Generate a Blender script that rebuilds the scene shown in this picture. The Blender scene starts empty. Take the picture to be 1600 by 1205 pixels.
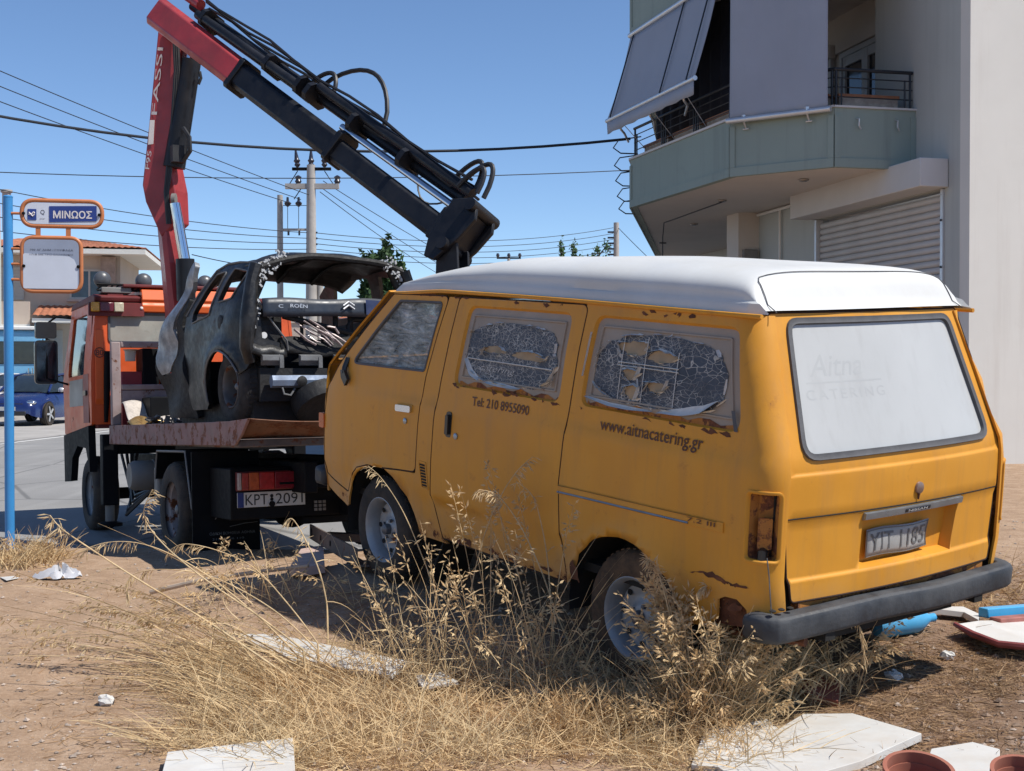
import bpy, bmesh, math, random
import numpy as np
from mathutils import Vector, Matrix
from mathutils.geometry import delaunay_2d_cdt, tessellate_polygon
R = math.radians
scene = bpy.context.scene
COL = scene.collection
random.seed(7); RNG = np.random.default_rng(7)

# ------------------------------------------------------------------ camera, sky, sun, exposure
FPX = 2000.0                      # focal length in pixels of the 1600 px wide photograph
CAMZ = 1.42
PITCH = math.atan(30.5 / FPX)     # camera looks slightly down
cam_data = bpy.data.cameras.new('camera')
cam_data.sensor_width = 36.0
cam_data.lens = FPX / 1600 * 36.0
cam_data.clip_start = 0.05
cam_data.clip_end = 3000
cam = bpy.data.objects.new('camera', cam_data)
cam.location = (0, 0, CAMZ)
cam.rotation_euler = (R(90) - PITCH, 0, 0)
COL.objects.link(cam)
scene.camera = cam

SUN_ELEV = R(56)
SH = Vector((-0.94, 0.34)).normalized()          # horizontal direction in which shadows fall
to_sun = Vector((-SH.x * math.cos(SUN_ELEV), -SH.y * math.cos(SUN_ELEV), math.sin(SUN_ELEV)))
world = bpy.data.worlds.new('World')
scene.world = world
world.use_nodes = True
wn = world.node_tree
wn.nodes.clear()
sky = wn.nodes.new('ShaderNodeTexSky')
sky.sky_type = 'NISHITA'
sky.sun_disc = False
sky.sun_elevation = SUN_ELEV
sky.sun_rotation = math.atan2(to_sun.x, to_sun.y)
sky.altitude = 600
sky.air_density = 0.75
sky.dust_density = 0.0
sky.ozone_density = 4.0
bg = wn.nodes.new('ShaderNodeBackground')
bg.inputs['Strength'].default_value = 0.125
wo = wn.nodes.new('ShaderNodeOutputWorld')
gam = wn.nodes.new('ShaderNodeHueSaturation')
gam.inputs['Saturation'].default_value = 1.03
wn.links.new(sky.outputs[0], gam.inputs['Color'])
wn.links.new(gam.outputs[0], bg.inputs[0])
wn.links.new(bg.outputs[0], wo.inputs[0])

sun_data = bpy.data.lights.new('sun', 'SUN')
sun_data.energy = 4.6
sun_data.angle = R(0.53)
sun_data.color = (1.0, 0.955, 0.88)
sun = bpy.data.objects.new('sun', sun_data)
sun.rotation_euler = to_sun.to_track_quat('Z', 'Y').to_euler()
sun.location = (20, -20, 30)
COL.objects.link(sun)

scene.view_settings.view_transform = 'Standard'
scene.view_settings.look = 'None'
scene.view_settings.exposure = 0.30
scene.view_settings.gamma = 1.0
scene.view_settings.use_curve_mapping = False
scene.render.engine = 'CYCLES'
scene.cycles.use_denoising = True
scene.cycles.max_bounces = 7
scene.cycles.transparent_max_bounces = 8
scene.cycles.caustics_reflective = False
scene.cycles.caustics_refractive = False

# ------------------------------------------------------------------ small helpers
def V(*a): return Vector(a)
def lerp(a, b, t): return a + (b - a) * t
def sstep(a, b, x):
    t = min(1, max(0, (x - a) / (b - a))); return t * t * (3 - 2 * t)

def world_at(px, py, depth):
    """a point of the place seen at photograph pixel px,py at a chosen distance along +Y"""
    u = (px - 800) / FPX; v = -(py - 602.5) / FPX
    c, s = math.cos(PITCH), math.sin(PITCH)
    d = Vector((u, c + v * s, -s + v * c))
    return Vector((0, 0, CAMZ)) + d * (depth / d.y)

def frame(az, loc, pitch=0.0, roll=0.0):
    """matrix of a vehicle frame: x forward, y left, z up; az degrees right of +Y"""
    a = R(az)
    f = Vector((math.sin(a) * math.cos(pitch), math.cos(a) * math.cos(pitch), math.sin(pitch)))
    l = Vector((-math.cos(a), math.sin(a), 0))
    u = f.cross(l)
    m = Matrix(((f.x, l.x, u.x, loc[0]), (f.y, l.y, u.y, loc[1]), (f.z, l.z, u.z, loc[2]), (0, 0, 0, 1)))
    return m @ Matrix.Rotation(roll, 4, 'X')

def tag(o, label=None, cat=None, group=None, kind=None):
    if label: o['label'] = label
    if cat: o['category'] = cat
    if group: o['group'] = group
    if kind: o['kind'] = kind
    return o

def thing(name, label, cat, mat=None, group=None):
    o = bpy.data.objects.new(name, None)
    o.empty_display_size = 0.2
    COL.objects.link(o)
    if mat is not None: o.matrix_world = mat
    return tag(o, label, cat, group)

class MB:
    """collects faces; build() links them as one mesh object"""
    def __init__(s): s.v = []; s.f = []; s.uv = None; s.mi = []; s.cur = 0
    def add(s, vs, fs):
        o = len(s.v)
        s.v.extend([tuple(p) for p in vs])
        s.f.extend([tuple(i + o for i in f) for f in fs])
        s.mi.extend([s.cur] * len(fs))
        return s
    def box(s, c, d, rot=None, taper=None):
        x, y, z = d[0] / 2, d[1] / 2, d[2] / 2
        vs = []
        for k, (sx, sy, sz) in enumerate([(-1,-1,-1),(1,-1,-1),(1,1,-1),(-1,1,-1),(-1,-1,1),(1,-1,1),(1,1,1),(-1,1,1)]):
            t = taper if (taper and sz > 0) else 1
            p = Vector((sx * x * t, sy * y * t, sz * z))
            if rot is not None: p = rot @ p
            vs.append(p + Vector(c))
        return s.add(vs, [(0,3,2,1),(4,5,6,7),(0,1,5,4),(1,2,6,5),(2,3,7,6),(3,0,4,7)])
    def bx(s, x0, x1, y0, y1, z0, z1):
        return s.box(((x0+x1)/2, (y0+y1)/2, (z0+z1)/2), (abs(x1-x0), abs(y1-y0), abs(z1-z0)))
    def tube(s, path, r, n=8, closed=False, caps=True):
        P = [Vector(p) for p in path]; m = len(P)
        rs = r if isinstance(r, (list, tuple)) else [r] * m
        vs = []; prev = None
        for i, p in enumerate(P):
            if closed: t = P[(i+1) % m] - P[i-1]
            else: t = P[min(i+1, m-1)] - P[max(i-1, 0)]
            if t.length < 1e-9: t = Vector((0,0,1))
            t.normalize()
            if prev is None:
                a = Vector((0,0,1)) if abs(t.z) < .9 else Vector((1,0,0))
                u = t.cross(a).normalized()
            else:
                u = prev - t * prev.dot(t)
                u = u.normalized() if u.length > 1e-6 else t.orthogonal().normalized()
            prev = u; w = t.cross(u)
            for k in range(n):
                a = 2 * math.pi * k / n
                vs.append(p + (u * math.cos(a) + w * math.sin(a)) * rs[i])
        fs = []
        for i in range(m if closed else m - 1):
            j = (i + 1) % m
            for k in range(n):
                fs.append((i*n+k, i*n+(k+1) % n, j*n+(k+1) % n, j*n+k))
        if caps and not closed:
            fs.append(tuple(range(n-1, -1, -1))); fs.append(tuple((m-1)*n+k for k in range(n)))
        return s.add(vs, fs)
    def cyl(s, a, b, r0, r1=None, n=16):
        return s.tube([a, b], [r0, r0 if r1 is None else r1], n)
    def lathe(s, prof, n=24, o=(0,0,0), axis=(0,1,0), caps=True):
        """prof: (radius, height along axis)"""
        ax = Vector(axis).normalized(); u = ax.orthogonal().normalized(); w = ax.cross(u); o = Vector(o)
        vs = [o + ax*h + (u*math.cos(2*math.pi*k/n) + w*math.sin(2*math.pi*k/n))*max(r, 1e-4) for r, h in prof for k in range(n)]
        fs = [(i*n+k, i*n+(k+1) % n, (i+1)*n+(k+1) % n, (i+1)*n+k) for i in range(len(prof)-1) for k in range(n)]
        if caps: fs += [tuple(range(n-1,-1,-1)), tuple((len(prof)-1)*n+k for k in range(n))]
        return s.add(vs, fs)
    def prism(s, poly, o, u, v, w):
        """polygon (a,b) in frame o,u,v, extruded by the vector w"""
        o, u, v, w = Vector(o), Vector(u), Vector(v), Vector(w)
        n = len(poly)
        A = [o + u*a + v*b for a, b in poly]
        tri = tessellate_polygon([[Vector((a, b, 0)) for a, b in poly]])
        fs = [tuple(t) for t in tri] + [tuple(i+n for i in reversed(t)) for t in tri]
        fs += [(i, (i+1) % n, (i+1) % n + n, i+n) for i in range(n)]
        return s.add(A + [p + w for p in A], fs)
    def grid(s, fn, nu, nv, flip=False):
        vs = [fn(i/(nu-1), j/(nv-1)) for i in range(nu) for j in range(nv)]
        fs = []
        for i in range(nu-1):
            for j in range(nv-1):
                q = (i*nv+j, (i+1)*nv+j, (i+1)*nv+j+1, i*nv+j+1)
                fs.append(q[::-1] if flip else q)
        return s.add(vs, fs)
    def sphere(s, c, r, nu=16, nv=10, sc=(1,1,1)):
        c = Vector(c)
        def fn(a, b):
            t = a*2*math.pi; p = b*math.pi
            return c + Vector((math.sin(p)*math.cos(t)*sc[0], math.sin(p)*math.sin(t)*sc[1], math.cos(p)*sc[2]))*r
        return s.grid(fn, nu+1, nv+1)
    def build(s, name, mat, parent=None, smooth=40, bevel=0, seg=2, fixn=True):
        me = bpy.data.meshes.new(name)
        me.from_pydata([tuple(p) for p in s.v], [], s.f)
        mats = mat if isinstance(mat, (list, tuple)) else [mat]
        for m in mats: me.materials.append(m)
        if len(mats) > 1: me.polygons.foreach_set('material_index', s.mi)
        if fixn:
            bm = bmesh.new(); bm.from_mesh(me)
            bmesh.ops.recalc_face_normals(bm, faces=bm.faces)
            bm.to_mesh(me); bm.free()
        if smooth:
            me.polygons.foreach_set('use_smooth', [True]*len(me.polygons))
            me.set_sharp_from_angle(angle=R(smooth))
        me.update()
        o = bpy.data.objects.new(name, me)
        COL.objects.link(o)
        if parent is not None: o.parent = parent
        if bevel:
            b = o.modifiers.new('bevel', 'BEVEL'); b.width = bevel; b.segments = seg; b.limit_method = 'ANGLE'; b.angle_limit = R(30)
        return o

def copy_tree(o, parent=None):
    c = o.copy(); COL.objects.link(c)
    if parent is not None: c.parent = parent; c.matrix_parent_inverse = o.matrix_parent_inverse.copy()
    for ch in list(o.children): copy_tree(ch, c)
    return c

# ---- outlines and curved sheet-metal panels
def rpoly(pts, r, n=5):
    """polygon with rounded corners; pts may carry a third value = own radius"""
    out = []; m = len(pts)
    for i in range(m):
        p = Vector(pts[i][:2]); a = Vector(pts[i-1][:2]); b = Vector(pts[(i+1) % m][:2])
        rr = pts[i][2] if len(pts[i]) > 2 else r
        if rr <= 0: out.append((p.x, p.y)); continue
        d1 = a - p; d2 = b - p; l1, l2 = d1.length, d2.length; d1.normalize(); d2.normalize()
        ang = d1.angle(d2)
        t = min(rr / max(math.tan(ang/2), 1e-3), l1*.48, l2*.48)
        A = p + d1*t; B = p + d2*t
        for k in range(n+1):
            q = k/n
            out.append(tuple((A*(1-q)**2 + p*2*q*(1-q) + B*q*q)))
    return out
def dens(poly, step, closed=True):
    out = []; m = len(poly)
    for i in range(m if closed else m-1):
        a = Vector(poly[i][:2]); b = Vector(poly[(i+1) % m][:2])
        k = max(1, int((b-a).length/step + .5))
        for j in range(k): out.append(tuple(a.lerp(b, j/k)))
    if not closed: out.append(tuple(poly[-1][:2]))
    return out
def inside(poly, x, y):
    c = False; j = len(poly)-1
    for i in range(len(poly)):
        xi, yi = poly[i]; xj, yj = poly[j]
        if (yi > y) != (yj > y) and x < (xj-xi)*(y-yi)/(yj-yi)+xi: c = not c
        j = i
    return c
def offset_poly(poly, d):
    """offset inward for counter-clockwise polygons"""
    ar = sum(poly[i-1][0]*poly[i][1]-poly[i][0]*poly[i-1][1] for i in range(len(poly)))
    sgn = 1 if ar > 0 else -1
    out = []; m = len(poly)
    for i in range(m):
        a = Vector(poly[i-1]); p = Vector(poly[i]); b = Vector(poly[(i+1) % m])
        e1 = (p-a); e2 = (b-p)
        if e1.length < 1e-7 or e2.length < 1e-7: out.append(tuple(p)); continue
        e1.normalize(); e2.normalize()
        n = Vector((-e1.y, e1.x)) + Vector((-e2.y, e2.x))
        n.normalize()
        k = max(.5, n.dot(Vector((-e1.y, e1.x))))
        out.append(tuple(p + n*(d*sgn/k)))
    return out
def snormal(surf, u, v, h=.004):
    a = surf(u+h, v) - surf(u-h, v); b = surf(u, v+h) - surf(u, v-h)
    return a.cross(b).normalized()*getattr(surf, 'sgn', 1)
def panel(name, outline, surf, mat, parent, holes=(), grid=.07, thick=.012, lift=0.0, edge=.05, flip=False, rim=True, lines=()):
    """a sheet with outline and holes in (u,v), laid on surf(u,v); UV = (u,v) in metres; has thickness"""
    loops = [dens(outline, edge)] + [dens(h, edge) for h in holes]
    pts = []; edges = []
    for lp in loops:
        o = len(pts); pts += [Vector(p) for p in lp]
        edges += [(o+i, o+(i+1) % len(lp)) for i in range(len(lp))]
    for ln in lines:
        dl = [q for q in dens(ln, edge, False) if inside(loops[0], *q) and not any(inside(h, *q) for h in loops[1:])]
        o = len(pts); pts += [Vector(q) for q in dl]
        edges += [(o+i, o+i+1) for i in range(len(dl)-1) if (Vector(dl[i+1])-Vector(dl[i])).length < edge*1.6]
    us = [p[0] for p in loops[0]]; vs_ = [p[1] for p in loops[0]]
    if grid:
        gu = np.arange(min(us)+grid/2, max(us), grid); gv = np.arange(min(vs_)+grid/2, max(vs_), grid)
        bnd = np.array([tuple(p) for p in pts])
        for a in gu:
            for b in gv:
                if inside(loops[0], a, b) and not any(inside(h, a, b) for h in loops[1:]):
                    if np.min((bnd[:,0]-a)**2+(bnd[:,1]-b)**2) > (grid*.4)**2: pts.append(Vector((a, b)))
    ov, oe, of, *_ = delaunay_2d_cdt(pts, edges, [], 0, 1e-6)
    tris = []
    for f in of:
        cx = sum(ov[i][0] for i in f)/len(f); cy = sum(ov[i][1] for i in f)/len(f)
        if inside(loops[0], cx, cy) and not any(inside(h, cx, cy) for h in loops[1:]): tris.append(tuple(f))
    sg = 1
    N = [snormal(surf, p[0], p[1])*sg for p in ov]
    P = [surf(p[0], p[1]) + N[i]*lift for i, p in enumerate(ov)]
    n = len(ov)
    verts = list(P); faces = []; uvs = []; nor = list(N)
    for t in tris:
        a, b, c = t[:3]
        fn = (P[b]-P[a]).cross(P[c]-P[a])
        tt = t if fn.dot(N[a]) > 0 else t[::-1]
        faces.append(tt)
    nfront = len(faces)
    if thick:
        verts += [P[i]-N[i]*thick for i in range(n)]; nor += [-q for q in N]
        faces += [tuple(i+n for i in reversed(f)) for f in faces[:nfront]]
        if rim:
            cnt = {}
            for f in faces[:nfront]:
                for i in range(len(f)):
                    e = (f[i], f[(i+1) % len(f)])
                    cnt[e] = 1
            for e in list(cnt):
                if (e[1], e[0]) not in cnt:
                    o = len(verts)
                    a, b = e
                    verts += [P[a], P[b], P[b]-N[b]*thick, P[a]-N[a]*thick]
                    en = (P[b]-P[a]).cross(N[a]).normalized()
                    nor += [en]*4
                    faces.append((o+1, o, o+3, o+2))
    me = bpy.data.meshes.new(name)
    me.from_pydata([tuple(p) for p in verts], [], faces)
    me.materials.append(mat)
    uvl = me.uv_layers.new(name='UVMap')
    uvsrc = [tuple(p) for p in ov]
    vu = uvsrc + (uvsrc if thick else [])
    k = len(vu)
    for li, l in enumerate(me.loops):
        if l.vertex_index < k: uvl.data[li].uv = vu[l.vertex_index]
        else:
            q = verts[l.vertex_index]
            uvl.data[li].uv = (0.37, 0.9)
    me.polygons.foreach_set('use_smooth', [True]*len(me.polygons))
    me.normals_split_custom_set_from_vertices([tuple(q) for q in nor])
    me.update()
    ob = bpy.data.objects.new(name, me); COL.objects.link(ob)
    if parent is not None: ob.parent = parent
    return ob
def tub(mb, outline, surf, d0, d1, flare=0.0, bottom=True, flip=False):
    """walls from the outline at depth d0 to the (inset) outline at depth d1 below surf, with a floor"""
    sg = 1
    O = dens(outline, .05); I = offset_poly(O, flare) if flare else O
    a = [surf(*p) - snormal(surf, *p)*d0*sg for p in O]
    b = [surf(*p) - snormal(surf, *p)*d1*sg for p in I]
    n = len(O)
    fs = [(i, (i+1) % n, (i+1) % n+n, i+n) for i in range(n)]
    vs = a + b
    if bottom:
        tri = tessellate_polygon([[Vector((p[0], p[1], 0)) for p in I]])
        fs += [tuple(i+n for i in t) for t in tri]
    mb.add(vs, fs)
    return mb

def text_mesh(body, size=1.0, sx=1.0, spacing=1.0, shear=0.0, bold=0.0):
    c = bpy.data.curves.new('txt', 'FONT')
    c.body = body; c.size = size; c.space_character = spacing; c.shear = shear
    c.resolution_u = 3
    c.offset = bold
    c.fill_mode = 'FRONT'
    o = bpy.data.objects.new('txt', c); COL.objects.link(o)
    bpy.context.view_layer.update()
    dg = bpy.context.evaluated_depsgraph_get()
    me = bpy.data.meshes.new_from_object(o.evaluated_get(dg))
    bpy.data.objects.remove(o); bpy.data.curves.remove(c)
    vs = [(v.co.x*sx, v.co.y) for v in me.vertices]; fs = [tuple(p.vertices) for p in me.polygons]
    bpy.data.meshes.remove(me)
    return vs, fs
def lettering(name, body, mat, parent, place, height, sx=1.0, width=None, spacing=1.0, shear=0.0, bold=0.0):
    """flat print; place(u,v) gives the 3-D point; the text starts at u=0,v=0; width fits it"""
    vs, fs = text_mesh(body, 1.0, 1.0, spacing, shear, bold)
    xs = [p[0] for p in vs]; ys = [p[1] for p in vs]
    x0, x1, y0, y1 = min(xs), max(xs), min(ys), max(ys)
    k = height/(y1-y0); kx = (width/(x1-x0)) if width else k*sx
    mb = MB(); mb.add([place((p[0]-x0)*kx, (p[1]-y0)*k) for p in vs], fs)
    return mb.build(name, mat, parent, smooth=0, fixn=False)

# ------------------------------------------------------------------ materials
def _nt(name):
    m = bpy.data.materials.new(name); m.use_nodes = True
    nt = m.node_tree; nt.nodes.clear()
    out = nt.nodes.new('ShaderNodeOutputMaterial')
    b = nt.nodes.new('ShaderNodeBsdfPrincipled')
    nt.links.new(b.outputs[0], out.inputs[0])
    return m, nt, b
class NG:
    """terse node graph helper"""
    def __init__(s, nt): s.nt = nt
    def n(s, t, **kw):
        x = s.nt.nodes.new(t)
        for k, v in kw.items():
            if hasattr(x, k): setattr(x, k, v)
            else: x.inputs[k].default_value = v
        return x
    def l(s, a, b): s.nt.links.new(a, b)
    def coord(s, kind='Object'): return s.n('ShaderNodeTexCoord').outputs[kind]
    def mapped(s, vec, scale=(1,1,1), loc=(0,0,0)):
        m = s.n('ShaderNodeMapping'); m.inputs['Scale'].default_value = scale; m.inputs['Location'].default_value = loc
        s.l(vec, m.inputs[0]); return m.outputs[0]
    def noise(s, vec, scale, detail=5, rough=.55, dist=0.0):
        x = s.n('ShaderNodeTexNoise'); x.inputs['Scale'].default_value = scale; x.inputs['Detail'].default_value = detail
        x.inputs['Roughness'].default_value = rough; x.inputs['Distortion'].default_value = dist
        s.l(vec, x.inputs['Vector']); return x.outputs[0]
    def voro(s, vec, scale, feature='F1', out='Distance', rnd=1.0):
        x = s.n('ShaderNodeTexVoronoi'); x.feature = feature; x.inputs['Scale'].default_value = scale; x.inputs['Randomness'].default_value = rnd
        s.l(vec, x.inputs['Vector']); return x.outputs[out]
    def ramp(s, fac, stops):
        x = s.n('ShaderNodeValToRGB'); e = x.color_ramp.elements
        while len(e) < len(stops): e.new(.5)
        for i, (p, c) in enumerate(stops):
            e[i].position = p; c = c if isinstance(c, (tuple, list)) else (c, c, c); e[i].color = (*c[:3], 1)
        s.l(fac, x.inputs[0]); return x.outputs[0]
    def mix(s, fac, a, b, mode='MIX'):
        x = s.n('ShaderNodeMix'); x.data_type = 'RGBA'; x.blend_type = mode
        for sock, val in ((x.inputs[0], fac), (x.inputs[6], a), (x.inputs[7], b)):
            if isinstance(val, (int, float)): sock.default_value = val
            elif isinstance(val, (tuple, list)): sock.default_value = (*val[:3], 1)
            else: s.l(val, sock)
        return x.outputs[2]
    def math(s, op, a, b=0.0, clamp=False):
        x = s.n('ShaderNodeMath'); x.operation = op; x.use_clamp = clamp
        for i, val in enumerate((a, b)):
            if isinstance(val, (int, float)): x.inputs[i].default_value = val
            else: s.l(val, x.inputs[i])
        return x.outputs[0]
    def sep(s, vec):
        x = s.n('ShaderNodeSeparateXYZ'); s.l(vec, x.inputs[0]); return x.outputs
    def bump(s, h, strength=.3, dist=.01):
        x = s.n('ShaderNodeBump'); x.inputs['Strength'].default_value = strength; x.inputs['Distance'].default_value = dist
        s.l(h, x.inputs['Height']); return x.outputs[0]
def sc(c, k): return tuple(min(1, x*k) for x in c)
MATS = {}
def mat(name, col, rough=.6, metal=0.0, var=.12, scale=3.0, bump=0.0, bscale=60.0, dirt=0.0, dirtcol=(.22,.17,.12), dscale=2.5, coat=0.0, spec=.5, rust=0.0, rscale=6.0, rustcol=(.13,.045,.02)):
    if name in MATS: return MATS[name]
    m, nt, b = _nt(name); g = NG(nt)
    co = g.coord('Object')
    n1 = g.noise(co, scale, 6, .6)
    c = g.ramp(n1, [(.3, sc(col, 1-var)), (.7, sc(col, 1+var))])
    rr = None
    if dirt:
        d = g.noise(co, dscale, 8, .65)
        f = g.ramp(d, [(.5-.18*dirt, 0.0), (.82-.2*dirt, min(1, dirt*1.1))])
        c = g.mix(f, c, dirtcol); rr = f
    if rust:
        d = g.noise(co, rscale, 10, .7)
        f2 = g.ramp(d, [(.66-.3*rust, 0.0), (.70-.28*rust, 1.0)])
        rc = g.ramp(g.noise(co, rscale*6, 5), [(.3, sc(rustcol, .6)), (.7, sc(rustcol, 1.7))])
        c = g.mix(f2, c, rc); rr = f2
    g.l(c, b.inputs['Base Color'])
    b.inputs['Metallic'].default_value = metal
    b.inputs['Specular IOR Level'].default_value = spec
    rn = g.ramp(g.noise(co, scale*4, 4), [(.3, max(0, rough-.08)), (.7, min(1, rough+.08))])
    if rr is not None: rn = g.mix(rr, rn, (.9,.9,.9))
    g.l(rn, b.inputs['Roughness'])
    if coat: b.inputs['Coat Weight'].default_value = coat; b.inputs['Coat Roughness'].default_value = .15
    if bump:
        g.l(g.bump(g.noise(co, bscale, 5, .6), bump, .01), b.inputs['Normal'])
    MATS[name] = m
    return m
# ------------------------------------------------------------------ frames of the big things
VAN = Matrix(((-0.59465468, -0.80377988, 0.01799225, 1.12447), (0.79897622, -0.59329799, -0.0981555, 6.12508),
              (0.08957018, -0.04399324, 0.99500843, 0.0347), (0, 0, 0, 1)))
TRUCK = frame(-29, (-1.855, 10.83, -0.13), -0.048)

# ------------------------------------------------------------------ ground
_perm = RNG.permutation(256)
def vnoise(x, y):
    x = np.asarray(x, float); y = np.asarray(y, float)
    xi = np.floor(x).astype(int); yi = np.floor(y).astype(int); fx = x-xi; fy = y-yi
    fx = fx*fx*(3-2*fx); fy = fy*fy*(3-2*fy)
    def h(a, b): return _perm[(_perm[a & 255]+b) & 255]/255.0
    return (h(xi,yi)*(1-fx)+h(xi+1,yi)*fx)*(1-fy)+(h(xi,yi+1)*(1-fx)+h(xi+1,yi+1)*fx)*fy
def fbm(x, y, o=4):
    s = 0; a = .5
    for i in range(o): s = s+a*(vnoise(x*2**i+17*i, y*2**i+31*i)-.5); a *= .5
    return s
ROAD_Z = -0.27
def ground_z(x, y, fine=True):
    x = np.asarray(x, float); y = np.asarray(y, float)
    wob = fbm(x*.9, y*.9, 3)*.9
    d = np.maximum(11.5-y+wob, (x+1.9)*.9+wob*.6)
    t = np.clip(d/1.7, 0, 1); t = t*t*(3-2*t)
    far = np.clip((y-16)/12, 0, 1)
    z = -.34+t*(.34-.06*far)
    # the ground rises under the front of the van
    px = x-1.12447; py = y-6.12508
    xl = px*-.5969+py*.8023; yl = px*-.8023-py*.5969
    plane = .0347+.0896*xl-.044*yl
    ex = np.maximum(np.maximum(-.3-xl, xl-2.4), 0); ey = np.maximum(np.abs(yl)-.85, 0)
    w = np.exp(-(ex**2+ey**2)/.55)
    z = z*(1-w)+plane*w
    near = np.exp(-((x)**2+(y-2.5)**2)/18.0)
    z = z+.07*fbm(x*.6+3, y*.6, 3)*t-.05*near*np.clip(-x*.3, 0, 1)
    if fine: z = z+(.035*fbm(x*2.3, y*2.3, 4)+.014*fbm(x*11, y*11, 3))*np.clip(t+.1, 0, 1)
    return z
def gz(x, y): return float(ground_z(np.array([x]), np.array([y]))[0])

def axis_pts(lo, hi, step, far):
    a = list(np.arange(lo, hi+1e-6, step)); s = step
    x = lo
    left = []
    while x > -far: s *= 1.16; x -= s; left.append(x)
    s = step; x = hi; right = []
    while x < far: s *= 1.16; x += s; right.append(x)
    return np.array(left[::-1]+a+right)
gx = axis_pts(-5, 4.5, .045, 900); gy = axis_pts(3.2, 12.0, .045, 900)
GX, GY = np.meshgrid(gx, gy, indexing='ij')
GZ = ground_z(GX, GY)
nx, ny = GX.shape
gv = np.stack([GX, GY, GZ], -1).reshape(-1, 3)
ii = (np.arange(nx-1)[:, None]*ny+np.arange(ny-1)[None, :]).ravel()
gf = np.stack([ii, ii+ny, ii+ny+1, ii+1], -1)
me = bpy.data.meshes.new('ground')
me.from_pydata(gv.tolist(), [], gf.tolist())
me.polygons.foreach_set('use_smooth', [True]*len(me.polygons))

def dirt_material():
    m, nt, b = _nt('dry_dirt'); g = NG(nt)
    co = g.coord('Object')
    big = g.noise(co, .8, 6, .6, .4)
    mid = g.noise(co, 5, 8, .65, .3)
    fine = g.noise(co, 45, 6, .7)
    c1 = g.ramp(mid, [(.25, (.32,.215,.14)), (.5, (.435,.30,.20)), (.75, (.55,.405,.29))])
    c2 = g.ramp(mid, [(.25, (.15,.095,.062)), (.55, (.27,.178,.12)), (.8, (.39,.28,.205))])
    sx = g.sep(co)
    # darker humus soil on the right half of the lot, sandy soil on the left
    side = g.math('ADD', g.math('MULTIPLY', sx[0], .55), g.math('MULTIPLY', g.math('SUBTRACT', big, .5), 3.4))
    fac = g.ramp(side, [(.25, 0.0), (.75, 1.0)])
    fy = g.ramp(g.math('MULTIPLY', sx[1], .05), [(.32, 1.0), (.50, .0)])
    c = g.mix(g.math('MULTIPLY', fac, fy), c1, c2)
    c = g.mix(g.ramp(fine, [(.35, .65), (.7, 0.0)]), c, g.mix(1.0, c, (.55,.50,.45), 'MULTIPLY'))
    peb = g.voro(co, 55)
    c = g.mix(g.ramp(peb, [(.10, .5), (.2, 0.0)]), c, (.50,.43,.36))
    g.l(c, b.inputs['Base Color'])
    b.inputs['Roughness'].default_value = .95
    b.inputs['Specular IOR Level'].default_value = .2
    h = g.math('ADD', g.math('MULTIPLY', fine, .6), g.math('MULTIPLY', g.noise(co, 160, 4, .7), .5))
    h = g.math('ADD', h, g.math('MULTIPLY', g.ramp(peb, [(.0, 1.0), (.25, 0.0)]), .4))
    g.l(g.bump(h, .55, .02), b.inputs['Normal'])
    return m
M_DIRT = dirt_material()
me.materials.append(M_DIRT)
ground = bpy.data.objects.new('ground', me); COL.objects.link(ground)
tag(ground, 'sandy dirt ground of the vacant lot', kind='structure')

def asphalt_material():
    m, nt, b = _nt('asphalt'); g = NG(nt)
    co = g.coord('Object')
    n = g.noise(co, .5, 6, .6); f = g.noise(co, 90, 4, .8)
    c = g.ramp(n, [(.3, (.235,.230,.222)), (.7, (.315,.307,.295))])
    c = g.mix(g.ramp(f, [(.35, .5), (.65, 0.0)]), c, (.14,.137,.132))
    tr = g.noise(g.mapped(co, (2.2, .12, 1)), 1.0, 4, .6)
    c = g.mix(g.ramp(tr, [(.5, 0.0), (.75, .35)]), c, (.38,.37,.355))
    cr = g.voro(g.mapped(co, (1, .6, 1)), .45, 'DISTANCE_TO_EDGE')
    c = g.mix(g.ramp(cr, [(.004, .55), (.012, 0.0)]), c, (.06,.06,.06))
    g.l(c, b.inputs['Base Color']); b.inputs['Roughness'].default_value = .85
    g.l(g.bump(f, .4, .006), b.inputs['Normal'])
    return m
M_ASPH = asphalt_material()
M_CONC = mat('pale_concrete', (.42,.40,.37), .9, var=.12, scale=2, bump=.2, dirt=.3, dirtcol=(.25,.22,.19))
M_LINE = mat('road_paint', (.62,.61,.58), .8, var=.1, dirt=.5, dirtcol=(.3,.29,.28), dscale=4)
rd = Vector((math.sin(R(6)), math.cos(R(6)), 0)); rn_ = Vector((rd.y, -rd.x, 0))
ro = world_at(25, 689, 28.9); ro.z = ROAD_Z          # a point on the far edge of the carriageway
def strip(name, off0, off1, a, b, z, m, kind='structure', n=40, parent=None):
    mb = MB()
    mb.grid(lambda u, v: ro+rd*lerp(a, b, u)+rn_*lerp(off0, off1, v)+Vector((0,0,z-ROAD_Z)), n, 4)
    o = mb.build(name, m, parent, smooth=0)
    if parent is None: tag(o, kind=kind)
    return o
strip('road', 0.0, 12.5, -60, 220, ROAD_Z, M_ASPH)
strip('parking_lane', -5.6, -.002, -60, 220, ROAD_Z+.004, mat('worn_concrete', (.36,.34,.315), .9, var=.15, scale=1.2, bump=.2, dirt=.35, dirtcol=(.2,.185,.17)))
strip('edge_line', .25, .40, -60, 220, ROAD_Z+.006, M_LINE)
kb = MB()
p0_ = ro+rd*-60+rn_*-5.6
kb.prism([(0,0),(0,.14),(-.02,.16),(-2.6,.18),(-2.6,-.1),(0,-.1)], p0_, rn_, Vector((0,0,1)), rd*280)
tag(kb.build('pavement', M_CONC, smooth=0), kind='structure')
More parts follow.
